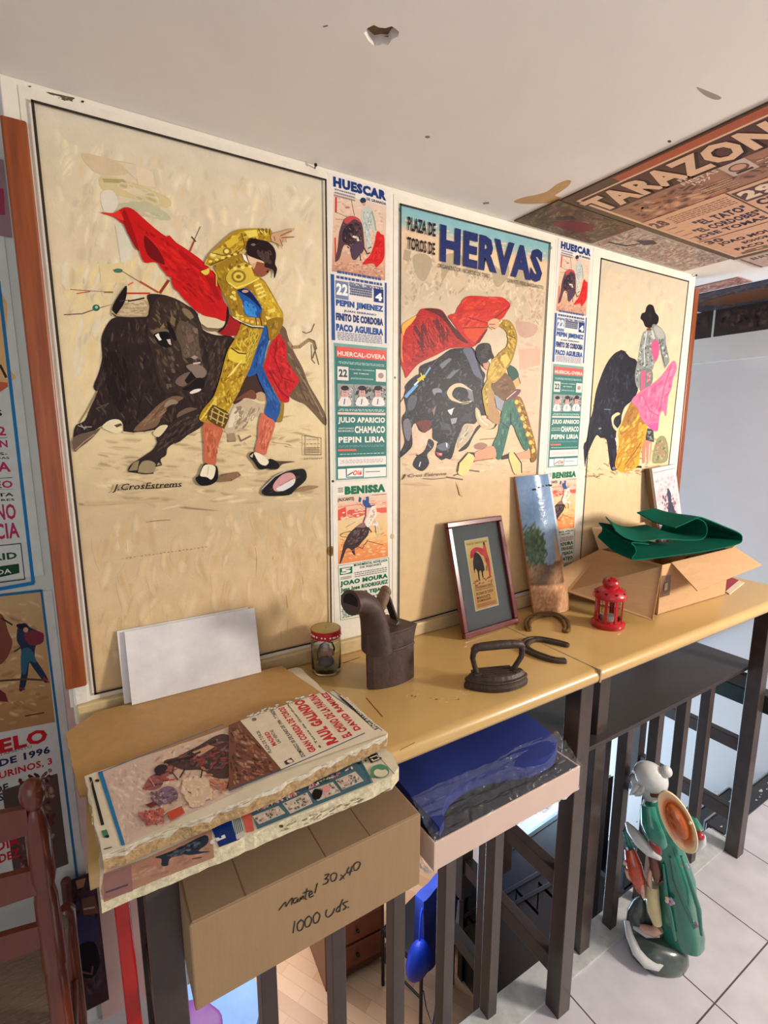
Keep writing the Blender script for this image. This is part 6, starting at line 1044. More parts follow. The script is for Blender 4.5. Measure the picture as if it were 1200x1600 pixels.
# ------------------------------------------------------------------ open carton with its flaps
CARD = mat('brown_cardboard', (186, 146, 104), rough=.75, noise=.07, scale=25, stretch=(1, 1, 6), bump=.05)
CARD2 = mat('cardboard_inside', (206, 176, 134), rough=.8, noise=.06, scale=20)
def carton():
    A = Vector((1.679, -.272, 1.0505)); B = Vector((2.060, -.284, 1.0505)); C = Vector((2.070, -.050, 1.0505)); D = Vector((1.690, -.050, 1.0505)); H = .158; up = Vector((0, 0, H))
    r = thing('open_carton', 'open brown carton with bent flaps at the right end of the counter', 'cardboard box', A); z = -A
    def slab(m, q, th=.003):
        n = (q[1] - q[0]).cross(q[2] - q[0]).normalized() * th; k = len(q); a = [p + z for p in q]; b = [p - n for p in a]; m.raw(a + b, [tuple(range(k)), tuple(range(2 * k - 1, k - 1, -1))] + [(i, k + i, k + (i + 1) % k, (i + 1) % k) for i in range(k)])
    m = MB()
    for p, q in ((A, B), (B, C), (C, D), (D, A)): slab(m, [p, q, q + up, p + up])
    slab(m, [A, B, C, D], -.003); m.build('box_body', CARD, r)
    m = MB(); a = W(1037, 879, A.y); 
    slab(m, [A + up, D + up, D + Vector((-.185, .02, .020)) + up * .55, D + Vector((-.20, -.03, -.0)) + up * .35, A + Vector((-.105, -.045, .0)) + up * .13]); m.build('side_flap', CARD, r)
    m = MB(); slab(m, [A + up + Vector((.045, 0, 0)), A + Vector((.040, -.085, -.065)) + up, B + Vector((.055, -.075, -.045)) + up, B + up + Vector((.03, 0, .004))][::-1]); m.build('front_flap', CARD, r)
    m = MB(); slab(m, [D + up, C + up, C + up + Vector((0, .035, .055)), D + up + Vector((0, .035, .07))]); m.build('back_flap', CARD2, r)
    m = MB(); slab(m, [B + up, C + up, C + up + Vector((.06, 0, .02)), B + up + Vector((.07, 0, .018))]); m.build('side_flap', CARD, r)
    m = MB(); slab(m, [A + Vector((.002, -.0008, .055)), A + Vector((.052, -.0022, .055)), A + Vector((.050, -.0022, .120)), A + Vector((.002, -.0008, .124))], .0004); m.build('packing_tape', mat('brown_tape', (112, 80, 56), rough=.25), r)
    m = MB(); slab(m, [A + Vector((.018, -.003, .075)), A + Vector((.034, -.003, .075)), A + Vector((.034, -.003, .098)), A + Vector((.018, -.003, .098))], .0003); m.build('label_scrap', mat('tape_label', (190, 170, 140), rough=.5), r)
carton()
# ------------------------------------------------------------------ green felt
def felt():
    FELT = mat('green_felt', (0, 82, 66), rough=.95, noise=.10, scale=120, bump=.2, bscale=300, sheen=0, spec=.1)
    Y = -.285
    pr = [(1012, 850), (988, 848), (993, 854), (994, 863), (986, 873), (1000, 873), (1040, 868), (1100, 860), (1150, 850), (1160, 842), (1156, 833), (1128, 821), (1102, 811), (1088, 808), (1070, 815), (1050, 824)]
    pr2 = [(1050, 824), (1070, 817), (1088, 810), (1101, 816), (1103, 829), (1094, 841), (1070, 843), (1030, 841), (1000, 845), (978, 840), (962, 828)]
    def curve(px):
        P = [W(u, v, Y) for u, v in px]; P = [(p.x, p.z) for p in P]; q = []; n = len(P)
        for i in range(n - 1):
            a, b, c, d = P[max(i - 1, 0)], P[i], P[i + 1], P[min(i + 2, n - 1)]
            for k in range(6):
                t = k / 6; q.append(tuple(.5 * (2 * b[j] + (c[j] - a[j]) * t + (2 * a[j] - 5 * b[j] + 4 * c[j] - d[j]) * t * t + (3 * b[j] - a[j] - 3 * c[j] + d[j]) * t ** 3) for j in (0, 1)))
        return q + [P[-1]]
    o = Vector((1.70, -.2, 1.18)); root = thing('green_felt_cloth', 'dark green felt cloth folded over itself on top of the open carton', 'cloth', o); m = MB()
    for cid, c in enumerate((curve(pr), curve(pr2))):
        N = len(c); ys = [(Y - .004) + .14 * k / 8 for k in range(9)]
        def pt(i, k, off): 
            x, z = c[i]; a = c[max(i - 1, 0)]; b = c[min(i + 1, N - 1)]; d = Vector((b[0] - a[0], b[1] - a[1])).normalized(); nn = Vector((-d.y, d.x)) * off
            lf = max(0, min(1, (1.86 - x) / .25)); return Vector((x + nn.x + .004 * k / 8 * math.sin(i * .21) + (.16 if cid else .045) * lf * k / 8, ys[k] + .006 * math.sin(i * .13), z + nn.y + .003 * math.sin(k * .7 + i * .1) * k / 8 + (.002 if cid else .028) * (k / 8) ** 2 * lf)) - o
        vs = [pt(i, k, off) for off in (-.0016, .0016) for i in range(N) for k in range(9)]; S = N * 9; fs = []
        for i in range(N - 1):
            for k in range(8):
                a = i * 9 + k; fs += [(a, a + 9, a + 10, a + 1), (S + a + 1, S + a + 10, S + a + 9, S + a)]
            fs += [(i * 9, S + i * 9, S + i * 9 + 9, i * 9 + 9), (i * 9 + 8, i * 9 + 17, S + i * 9 + 17, S + i * 9 + 8)]
        for k in range(8): fs += [(k, k + 1, S + k + 1, S + k), ((N - 1) * 9 + k, S + (N - 1) * 9 + k, S + (N - 1) * 9 + k + 1, (N - 1) * 9 + k + 1)]
        m.raw(vs, fs)
    m.build('felt_fold', FELT, root, smooth=True)
    m = MB(); m.tube([(1.78 - o.x, -.27 + .2, 1.192 - 1.18), (1.85 - o.x, -.265 + .2, 1.204 - 1.18), (1.93 - o.x, -.27 + .2, 1.200 - 1.18), (2.0 - o.x, -.26 + .2, 1.205 - 1.18)], [.008, .014, .012, .006], 12, flat=.6); m.build('black_lining', mat('black_cloth', (14, 16, 18), rough=.9), root, smooth=True)
felt()
# ------------------------------------------------------------------ small canvas and red booklet at the right end
def small_canvas():
    r = thing('small_canvas', 'little pale painting of a figure on a thick canvas, leaning behind the carton', 'painting', (2.03, -.05, 1.17)); o = Vector((2.03, -.05, 1.17))
    TL, TR = W(1018, 732, -.03), W(1055, 725, -.055); BL = W(1030, 822, -.06); BR = BL + (TR - TL); ax = (TR - TL).normalized(); up = (TL - BL).normalized(); n = ax.cross(up).normalized(); w = (TR - TL).length; h = (TL - BL).length + .08; BL = TL - up * h
    m = MB(); vs = [BL + ax * a + up * b + n * c - o for a in (0, w) for b in (0, h) for c in (-.022, 0)]; m.raw(vs, [(0, 1, 3, 2), (4, 6, 7, 5), (0, 4, 5, 1), (2, 3, 7, 6), (0, 2, 6, 4), (1, 5, 7, 3)]); m.build('canvas_block', mat('raw_canvas', (196, 186, 176), rough=.7), r, bevel=.001)
    m = MB(); vs = [BL + ax * a + up * b + n * c - o for a in (-.008, -.0005) for b in (0, h) for c in (-.026, -.002)]; m.raw(vs, [(0, 1, 3, 2), (4, 6, 7, 5), (0, 4, 5, 1), (2, 3, 7, 6), (0, 2, 6, 4), (1, 5, 7, 3)]); m.build('wooden_edge', mat('dull_brown_edge', (110, 88, 60), rough=.7), r)
    s = Art(lambda u, v: unproj(u, v, 1, -.04), n, ax, up, seed=71); s.zoom(0, 0, 1); s.px = lambda a, b: BL + ax * a + up * b - o + n * .0004
    s.m.face([s.P((0.001, .001)), s.P((w - .001, .001)), s.P((w - .001, h - .001)), s.P((.001, h - .001))], lin((206, 196, 200))); s.k += 1; q = lambda t: [(a / 100 * w, (1 - b / 100) * h) for a, b in parse(t)]
    s.line(q('4,6 96,5'), .002, (120, 120, 130)); s.strokes(q('4,12 96,10 96,98 4,98'), [(196, 176, 184), (216, 204, 206), (180, 150, 156), (206, 186, 180), (170, 160, 176)], 160, .02, .005, 60, 60); s.strokes(q('20,30 80,30 85,95 20,98'), [(110, 90, 110), (150, 110, 120), (80, 70, 92), (190, 150, 150)], 90, .016, .004, 80, 50)
    s.poly(q('50,34 58,30 66,36 64,46 72,56 70,74 60,92 46,90 48,72 44,58 50,46'), (64, 60, 84)); s.strokes(q('46,56 70,56 62,90 48,90'), [(40, 36, 56), (90, 84, 110)], 30, .012, .003, 85, 30); s.oval((.56 * w, .70 * h), .004, .005, (50, 40, 50))
    s.m.build('painted_face', PAINT, r)
small_canvas()
def booklet():
    P = [T(*q, 1.053) for q in ((1128, 921), (1147, 904), (1163, 910), (1140, 928))]; r = thing('red_booklet', 'flat red and cream booklet poking out beside the carton', 'booklet', P[0]); m = MB()
    def pr(m, pts, z0, z1): m.raw([(p.x - P[0].x, p.y - P[0].y, z0 - P[0].z) for p in pts] + [(p.x - P[0].x, p.y - P[0].y, z1 - P[0].z) for p in pts], [(3, 2, 1, 0), (4, 5, 6, 7), (0, 1, 5, 4), (1, 2, 6, 5), (2, 3, 7, 6), (3, 0, 4, 7)])
    d = (P[0] - P[3]); Q = [P[0] + (P[0] - P[3]).normalized() * .03, P[1] + (P[1] - P[2]).normalized() * .03, P[2], P[3]]
    pr(m, Q, 1.0505, 1.0535); m.build('pages', mat('cream_card', (216, 200, 176), rough=.6), r)
    m = MB(); R = [Q[0], Q[1], Q[1].lerp(Q[2], .68), Q[0].lerp(Q[3], .68)]; R = [p.copy() for p in R]; pr(m, R, 1.0535, 1.0541); m.build('red_cover', mat('red_card', (150, 26, 34), rough=.45), r)
booklet()
# ================================================================== brown box, wrapped pack
def mantel():
    Y = -.450; zt = .948; zb = .8035; x0, x1 = .279, .666; yb = -.16; H = zt - zb
    # the left end of the box sags a little towards the front
    r = thing('cardboard_box', 'closed brown cardboard box with handwritten Mantel 30x40 in front of the counter', 'cardboard box', (x0, Y, zb)); w = x1 - x0; d = yb - Y
    CB = mat('plain_brown_carton', (148, 120, 86), rough=.7, noise=.05, scale=12, stretch=(6, 1, 1), bump=.06, bscale=50)
    m = MB(); m.box(0, w, 0, d, 0, H - .001); m.build('box_body', CB, r, bevel=.0025)
    m = MB(); m.box(.004, w - .004, .002, d / 2 - .001, H - .002, H + .0012); m.box(.004, w - .004, d / 2 + .001, d - .002, H - .002, H + .0012); m.build('top_flaps', mat('carton_top', (138, 114, 88), rough=.75, noise=.05, scale=20), r, bevel=.001)
    m = MB()
    for x in (.078, .205, .285): m.box(x, x + .0012, .002, d - .01, H + .0010, H + .0016)
    m.build('crease_lines', mat('carton_crease', (112, 90, 66), rough=.8), r)
    s = Art(wallpx(Y - .0006), (0, -1, 0), (1, 0, 0), (0, 0, 1), seed=81); s.e = .00002; s.zoom(80, 900, 2); INK = (28, 24, 26)
    def sc(pts, wd=3.6): s.line(crom_open(parse(pts)), wd, INK)
    for q in ('762,1078 756,1116', '782,1074 770,1088 772,1108 784,1104 790,1084 780,1074', '806,1062 794,1076 796,1096 808,1092 814,1072 804,1062', '832,1050 820,1064 822,1084 834,1080 840,1060 830,1050', '862,1042 858,1058 866,1066 880,1054 886,1038', '902,1030 892,1042 894,1050 904,1042', '912,1010 904,1030 902,1050', '928,1016 912,1024 922,1034 912,1044', '926,1036 931,1034'): sc(q)
    HW = mat('black_marker', (30, 26, 28), rough=.5); s.m.build('handwriting', HW, r, loc=(-x0, -Y, -zb)); s.m = MB()
    s.zoom(360, 1030, 4)
    for q in ('303,1570 322,1545 345,1518 347,1545 368,1515 388,1492 382,1535', '418,1490 400,1498 393,1520 408,1522 424,1497 420,1520', '432,1515 440,1488 442,1502 455,1478 458,1500', '480,1432 468,1495 478,1498', '455,1462 497,1445', '490,1478 512,1462 506,1448 492,1466 498,1488 520,1476', '545,1398 528,1462', '590,1350 615,1342 600,1368 590,1374 612,1376 604,1398 578,1408', '650,1335 628,1350 632,1385 655,1380 666,1345 650,1335', '690,1345 712,1372', '722,1340 684,1382', '742,1298 728,1335 762,1322', '762,1290 745,1350', '795,1265 772,1285 775,1318 798,1310 812,1275 795,1265'): sc(q, 6.5)
    s.m.build('handwriting', HW, r, loc=(-x0, -Y, -zb))
def crom_open(P, n=5):
    q = []; N = len(P)
    for i in range(N - 1):
        a, b, c, d = P[max(i - 1, 0)], P[i], P[i + 1], P[min(i + 2, N - 1)]
        for k in range(n):
            t = k / n; q.append(tuple(.5 * (2 * b[j] + (c[j] - a[j]) * t + (2 * a[j] - 5 * b[j] + 4 * c[j] - d[j]) * t * t + (3 * b[j] - a[j] - 3 * c[j] + d[j]) * t ** 3) for j in (0, 1)))
    return q + [P[-1]]
mantel()
def pack():
    Y = -.448; x0, x1 = .698, 1.106; zb = .8035; yb = -.20; w = x1 - x0; d = yb - Y; th = .062
    r = thing('wrapped_mat_pack', 'stack of navy blue mats in a pinkish card tray wrapped in shiny clear film', 'package', (x0, Y, zb))
    PT = mat('pinkish_card_tray', (200, 174, 160), rough=.55, noise=.03, scale=12)
    m = MB()
    for q in ((0, w, 0, .004), (0, w, d - .004, d), (0, .004, .004, d - .004), (w - .004, w, .004, d - .004)): m.box(q[0], q[1], q[2], q[3], .006, .066)
    m.box(.004, w - .004, .004, d - .004, .006, .010); m.build('card_tray', PT, r, bevel=.0015)
    NV = mat('navy_mats', (26, 42, 112), rough=.6, noise=.06, scale=60, bump=.12, bscale=900)
    # mats: rounded slab whose front edge slumps
    n = 22; k_ = 14; m = MB(); rows = []
    def top(a, b): return .078 + .024 * min(1, b / .30 + .1) ** .5 - .012 * math.exp(-((a - .0) / .12) ** 2) - .004 * math.sin(6 * a)
    P = [[None] * (k_ + 1) for _ in range(n + 1)]
    for i in range(n + 1):
        for j in range(k_ + 1):
            a, b = i / n, j / k_
            front = .050 + .020 * math.sin(2.2 * pi * (a - .12)) - .028 * math.exp(-((a) / .10) ** 2) + .012 * math.exp(-((a - 1) / .06) ** 2)
            y = front + (d + .13 - front) * b; x = .008 + (w - .016) * a + (.010 * (1 - min(1, b * 6)) if a < .08 else 0)
            P[i][j] = (x, y, top(a, b) + .012)
    vs = [p for row in P for p in row] + [(p[0], p[1], .012) for row in P for p in row]; S = (n + 1) * (k_ + 1); fs = []
    id_ = lambda i, j: i * (k_ + 1) + j
    for i in range(n):
        for j in range(k_): fs += [(id_(i, j), id_(i + 1, j), id_(i + 1, j + 1), id_(i, j + 1)), (S + id_(i, j + 1), S + id_(i + 1, j + 1), S + id_(i + 1, j), S + id_(i, j))]
        fs += [(S + id_(i, 0), S + id_(i + 1, 0), id_(i + 1, 0), id_(i, 0)), (id_(i, k_), id_(i + 1, k_), S + id_(i + 1, k_), S + id_(i, k_))]
    for j in range(k_): fs += [(id_(0, j), id_(0, j + 1), S + id_(0, j + 1), S + id_(0, j)), (S + id_(n, j), S + id_(n, j + 1), id_(n, j + 1), id_(n, j))]
    m.raw(vs, fs); m.build('blue_mats', NV, r, smooth=True)
    m = MB(); m.box(.006, w - .006, .005, .07, .010, .066); m.build('tray_gap_shade', mat('gap_shade_navy', (8, 10, 28), rough=.6), r)  # dark block added to paint the shade in the gap behind the tray front
    # clear film, wrinkled, over the front and hanging below the right
    F = bpy.data.materials.new('clear_film'); F.use_nodes = True; b = F.node_tree.nodes['Principled BSDF']; L = F.node_tree.links.new
    b.inputs['Base Color'].default_value = (.95, .97, 1, 1); b.inputs['Roughness'].default_value = .06; b.inputs['Alpha'].default_value = .045; b.inputs['Specular IOR Level'].default_value = .8; b.inputs['Coat Weight'].default_value = 0; b.inputs['Coat Roughness'].default_value = .04
    tc = nm(F, 'ShaderNodeTexCoord'); nz = nm(F, 'ShaderNodeTexNoise'); nz.inputs['Scale'].default_value = 17; nz.inputs['Distortion'].default_value = 2.2; nz.inputs['Detail'].default_value = 1; L(tc.outputs['Object'], nz.inputs[0]); bp = nm(F, 'ShaderNodeBump'); bp.inputs['Distance'].default_value = .010; bp.inputs['Strength'].default_value = .8; L(nz.outputs[0], bp.inputs['Height']); L(bp.outputs[0], b.inputs['Normal']); L(bp.outputs[0], b.inputs['Coat Normal'])
    F2 = F.copy(); F2.name = 'bunched_film'; F2.node_tree.nodes['Principled BSDF'].inputs['Alpha'].default_value = .45
    rr = random.Random(3)
    def sheet(name, fn, n1, n2, mt):
        m = MB(); vs = [fn(i / n1, j / n2) for i in range(n1 + 1) for j in range(n2 + 1)]; m.raw(vs, [(i * (n2 + 1) + j, (i + 1) * (n2 + 1) + j, (i + 1) * (n2 + 1) + j + 1, i * (n2 + 1) + j + 1) for i in range(n1) for j in range(n2)]); return m.build(name, mt, r, smooth=False)
    from mathutils import noise as mn
    hs = lambda a, b: .009 * (mn.noise(Vector((a * 5, b * 11 + a * 3, .3))) + .5 * abs(mn.noise(Vector((a * 14, b * 22, 2.3)))))
    sheet('front_film', lambda a, b: (w * a * 1.01 - .002, -.0015 + .075 * b, .0670 + .034 * b ** .8 + hs(a, b) * min(1, b * 5) + .010 * b), 90, 22, F)
    sheet('side_film', lambda a, b: (w + .002 + .006 * math.sin(pi * b) + hs(a, b), -.001 + (d + .002) * a, .004 + (.098 if a > .3 else .07) * b), 20, 12, F)
    sheet('hanging_film', lambda a, b: (w * (.42 + .59 * a), -.002 + .05 * b + hs(a, b) * 2, .008 - .036 * math.sin(pi * a ** 1.5) * (b if b < .55 else 1.1 - b) * 1.6 + hs(b, a)), 36, 12, F2)
    sheet('corner_film', lambda a, b: (-.003 - .004 * math.sin(pi * b) + hs(a, b), .0 + .10 * a, .0 - .022 * b * math.sin(pi * a) + .004), 12, 8, F2)
pack()
# ================================================================== glazed old-man figurine
def figurine():
    O = Vector((1.622, -.418, 0)); n = Vector((.905, .425, 0)).normalized(); rt = Vector((n.y, -n.x, 0))
    R = thing('sage_figurine', 'glazed figurine of an old man in green robe with orange hat on his back', 'figurine', O)
    def fp(x, y, f=0.0):
        u, v = 860 + x / 2.667, 1000 + y / 2.667; dd = FW + RT * ((u - 600) / FPX) - UP * ((v - 800) / FPX); o = O + n * f; t = (o - CAM).dot(n) / dd.dot(n); return CAM + dd * t - O
    G = mat('green_glaze', (34, 116, 98), rough=.14, noise=.12, scale=14, coat=.6); GW = mat('white_glaze', (206, 208, 206), rough=.14, noise=.05, scale=20, coat=.6); RDG = mat('red_glaze', (150, 34, 26), rough=.12, noise=.25, scale=30, coat=.8)
    OR = mat('orange_glaze', (186, 66, 26), rough=.12, noise=.3, scale=35, coat=.8); SK = mat('pale_skin_glaze', (206, 160, 142), rough=.2, coat=.5); BRN = mat('brown_glaze', (104, 62, 44), rough=.2, noise=.2, coat=.5); ROCK = mat('grey_green_glaze', (78, 88, 84), rough=.25, noise=.35, scale=22, coat=.5); YEL = mat('cream_yellow_glaze', (206, 190, 140), rough=.2, noise=.1, coat=.5)
    def ell(c, a, b, ax, bx, k=24): return [c + ax * (a * cos(2 * pi * i / k)) + bx * (b * sin(2 * pi * i / k)) for i in range(k)]
    # base: low rock with a curling wave
    m = MB(); rr = random.Random(2); rings = []
    for z, s_ in ((0, .98), (.020, 1.04), (.040, 1.0), (.058, .90), (.068, .66)):
        rings.append([Vector((.094 * s_ * cos(a) * (1 + .06 * math.sin(3 * a + 1)), .078 * s_ * math.sin(a) * (1 + .07 * math.cos(4 * a)) + .015, z + .008 * math.sin(2 * a + .5) * (z > .03))) for a in [2 * pi * i / 32 for i in range(32)]])
    m.loft(rings); m.build('rock_base', ROCK, R, smooth=True)
    m = MB(); m.tube([fp(375, 1240, .0), fp(362, 1190, .0), fp(360, 1140, .0), fp(372, 1095, .0), fp(380, 1075, .0)], [.040, .036, .028, .018, .006], 16, flat=.8); m.tube([fp(440, 1240, .02), fp(425, 1160, .02), fp(415, 1090, .02), fp(412, 1060, .02)], [.040, .034, .022, .006], 16); m.build('rock_pillar', ROCK, R, smooth=True)
    m = MB(); m.tube([fp(318, 1170, -.03), fp(330, 1230, -.055), fp(360, 1300, -.075), fp(400, 1345, -.085), fp(445, 1360, -.08), fp(468, 1345, -.07)], [.008, .012, .015, .016, .012, .006], 16, flat=.8); m.tube([fp(350, 1195, -.02), fp(400, 1225, -.035), fp(455, 1230, -.03)], [.008, .011, .006], 12); m.build('white_wave', GW, R, smooth=True)
    # robe lofted from the neck to the hem
    Z3 = Vector((0, 0, 1)); sec = [((425, 655), .018, .020, 0), ((432, 690), .030, .034, 0), ((440, 740), .044, .044, 0), ((455, 800), .052, .048, 0), ((478, 860), .050, .046, 0), ((502, 910), .047, .044, 0), ((522, 980), .050, .046, 0), ((525, 1060), .053, .046, .006), ((530, 1140), .060, .048, .012), ((540, 1200), .064, .048, .018), ((545, 1248), .060, .044, .02)]
    rings = []
    for (c, a, b, f) in sec:
        P = fp(c[0], c[1], f); rings.append([P + rt * (a * cos(q)) * (1 + .05 * math.sin(5 * q)) + n * (b * math.sin(q)) for q in [2 * pi * i / 40 for i in range(40)]])
    m = MB(); m.loft(rings); m.build('robe', G, R, smooth=True)
    m = MB()
    for pts in (((500, 905), (520, 1000), (560, 1100), (600, 1200)), ((470, 930), (480, 1040), (500, 1150), (520, 1250)), ((545, 900), (580, 1000), (618, 1120), (630, 1230))): m.tube([fp(p[0], p[1], -.047) for p in pts], [.003, .006, .007, .004], 10)
    m.build('robe_folds', G, R, smooth=True)
    m = MB(); m.tube([fp(425, 880, -.03), fp(440, 960, -.04), fp(450, 1020, -.045), fp(470, 1000, -.05)], [.014, .016, .010, .004], 14); m.build('brown_sash', BRN, R, smooth=True)
    m = MB(); m.tube([fp(412, 640, -.0), fp(440, 640, -.02), fp(470, 640, -.018), fp(480, 645, .0), fp(460, 655, .02), fp(425, 660, .02), fp(412, 640, 0)], .011, 14); m.build('collar', BRN, R, smooth=True)
    # legs and shoe
    m = MB(); m.tube([fp(425, 1020, -.03), fp(425, 1080, -.035), fp(432, 1130, -.036), fp(445, 1180, -.034)], [.018, .020, .020, .014], 16); m.build('trouser_leg', YEL, R, smooth=True)
    m = MB(); m.tube([fp(455, 1200, -.03), fp(430, 1215, -.034), fp(395, 1205, -.036), fp(372, 1192, -.036)], [.014, .015, .013, .006], 14); m.build('shoe', SK, R, smooth=True)
    # head, topknot, face and beard: the man looks to the left
    hc = fp(418, 572, 0); HS = .047
    m = MB(); m.ball((0, 0, 0), 1, 28, 18, fn=lambda p: hc + rt * (p.x * HS * 1.02) + n * (p.y * HS * .84) + Z3 * (p.z * HS * .95 + p.x * -.006)); m.build('head', GW, R, smooth=True)
    m = MB(); c = fp(482, 548, 0); m.ball((0, 0, 0), .017, 18, 12, fn=lambda p: c + p); m.build('hair_knot', GW, R, smooth=True)
    m = MB(); m.tube([fp(400, 610, 0), fp(410, 640, 0), fp(425, 665, 0)], [.022, .020, .022], 18); m.build('neck', GW, R, smooth=True)
    m = MB(); m.ball((0, 0, 0), 1, 20, 12, fn=lambda p: fp(362, 585, 0) + rt * (p.x * .022) + n * (p.y * .026) + Z3 * (p.z * .026)); m.tube([fp(348, 560, 0), fp(338, 572, 0), fp(334, 580, 0)], [.005, .007, .006], 10); m.ball(tuple(fp(336, 574, 0)), .0075, 12, 8)
    m.tube([fp(350, 552, -.02), fp(346, 548, 0), fp(350, 552, .02)], .0042, 8); m.tube([fp(352, 594, -.008), fp(341, 597, 0), fp(352, 594, .008)], .004, 8); m.build('face', GW, R, smooth=True)
    for ef in (-.020, .020):
        m = MB(); m.ball(tuple(fp(358, 566, ef)), .0034, 10, 8); m.build('eye', mat('dark_eye_glaze', (40, 36, 38), rough=.2), R, smooth=True)
    m = MB(); c = fp(404, 600, -.034); m.ball((0, 0, 0), 1, 14, 10, fn=lambda p: c + rt * (p.x * .007) + n * (p.y * .005) + Z3 * (p.z * .012)); m.build('ear', GW, R, smooth=True)
    m = MB()
    for k in range(9):
        f = -.024 + .006 * k; m.tube([fp(372 - abs(k - 4) * 2, 600, f), fp(352, 618, f * 1.05), fp(338 + (k % 3) * 5, 632, f), fp(330 + (k % 4) * 9, 645, f * .9)], [.007, .0085, .007, .002], 8)
    for k in range(4): m.tube([fp(390 - 4 * k, 600, -.03 + .004 * k), fp(382 - 5 * k, 630, -.028), fp(372 - 6 * k, 650, -.022)], [.006, .007, .002], 8)
    m.build('beard', GW, R, smooth=True)
    # arms and sleeves
    m = MB(); m.tube([fp(405, 690, -.04), fp(415, 760, -.058), fp(435, 810, -.062), fp(455, 850, -.056)], [.020, .026, .027, .022], 18); m.build('near_arm', G, R, smooth=True)
    m = MB(); m.tube([fp(318, 762, -.03), fp(335, 790, -.045), fp(370, 835, -.058), (fp(415, 880, -.064)), fp(458, 912, -.058)], [.005, .013, .017, .016, .006], 16, flat=1.2); m.build('white_sleeve', GW, R, smooth=True)
    m = MB(); c = fp(436, 862, -.080); ax = (fp(465, 900, -.08) - fp(408, 822, -.08)).normalized(); m.ball((0, 0, 0), 1, 20, 12, fn=lambda p: c + ax * (p.x * .025) + ax.cross(n) * (p.z * .012) + n * (p.y * .008)); m.build('red_lining', RDG, R, smooth=True)
    m = MB(); m.tube([fp(320, 770, -.01), fp(312, 800, -.01), fp(328, 850, -.012), fp(350, 900, -.02)], [.004, .008, .009, .006], 12); m.build('green_cuff', G, R, smooth=True)
    m = MB(); m.tube([fp(330, 870, -.02), fp(345, 930, -.032), fp(362, 990, -.036), fp(378, 1050, -.034)], [.016, .024, .024, .010], 18); m.build('orange_drape', OR, R, smooth=True)
    for pts in (((305, 925), (315, 932), (330, 940)), ((318, 955), (326, 985), (334, 1000)), ((378, 1010), (384, 1045), (388, 1075)), ((418, 955), (412, 985), (414, 1010), (420, 1040))):
        m = MB(); k = len(pts); m.tube([fp(p[0], p[1], -.045) for p in pts], [.007 if i < k - 1 else .004 for i in range(k)], 12); m.build('hand_finger', SK, R, smooth=True)
    m = MB(); m.tube([fp(560, 760, .0), fp(600, 770, -.01), fp(622, 800, -.02)], [.022, .020, .014], 16); m.build('far_arm', G, R, smooth=True)
    m = MB(); m.tube([fp(585, 870, -.03), fp(610, 860, -.03), fp(632, 840, -.03), fp(640, 815, -.03)], [.010, .013, .012, .005], 14); m.build('far_sleeve', GW, R, smooth=True)
    m = MB(); m.ball(tuple(fp(622, 816, -.036)), .0125, 16, 12); m.build('red_bead', RDG, R, smooth=True)
    # hat carried on the back: a shallow dished disc
    c = fp(530, 757, -.078); top_ = fp(495, 630, -.058); bot = fp(565, 885, -.085); lf = fp(453, 720, -.070); rg = fp(607, 795, -.074); va = (bot - top_) / 2; vb = (rg - lf) / 2; c = (top_ + bot) / 2; hn = va.cross(vb).normalized(); 
    if hn.dot(n) > 0: hn = -hn
    def disc(rad, dep): return [c + va * (rad * cos(2 * pi * i / 40)) + vb * (rad * math.sin(2 * pi * i / 40)) + hn * dep for i in range(40)]
    m = MB(); CR, O1, O2, O3 = [lin(q) for q in ((236, 206, 168), (206, 112, 40), (186, 84, 18), (170, 84, 20))]
    prof = [(.90, -.006, CR), (1.0, .0, CR), (.97, .005, CR), (.84, .004, lin((232, 190, 140))), (.70, .000, O1), (.60, -.002, O2), (.54, .004, O1), (.40, .009, O2), (.2, .013, O3), (.02, .014, O3)]
    for (r0, d0, c0), (r1, d1, c1) in zip(prof[:-1], prof[1:]):
        A, B = disc(r0, d0), disc(r1, d1)
        for i in range(40): j_ = (i + 1) % 40; m.face([A[i], A[j_], B[j_], B[i]], [c0, c0, c1, c1])
    m.face(disc(.90, -.006)[::-1], CR); m.face(disc(.02, .014), O3)
    m.build('hat', mat('hat_glaze', (255, 255, 255), rough=.12, noise=.08, scale=30, attr=True, coat=.7), R)
    m = MB(); m.ball(tuple(fp(582, 762, -.098)), .0048, 12, 8); m.build('hat_knob', YEL, R, smooth=True)
    # painted flowers on the robe
    for (x, y), f, s_ in (((497, 1088), -.053, .010), ((603, 1185), -.038, .008), ((560, 942), -.040, .008)):
        for k, c_ in enumerate(((206, 160, 184), (160, 150, 196), (222, 196, 120), (206, 190, 200), (190, 110, 140))):
            a = 2 * pi * k / 5; P = fp(x, y, f) + rt * (s_ * .8 * cos(a)) + Z3 * (s_ * .8 * math.sin(a)); m = MB()
            m.ball((0, 0, 0), 1, 10, 6, fn=lambda p: P + rt * (p.x * s_ * .62) + Z3 * (p.z * s_ * .62) + n * (p.y * .0025)); m.build('painted_petal', mat('petal_%d' % k, c_, rough=.25, coat=.4), R, smooth=True)
figurine()
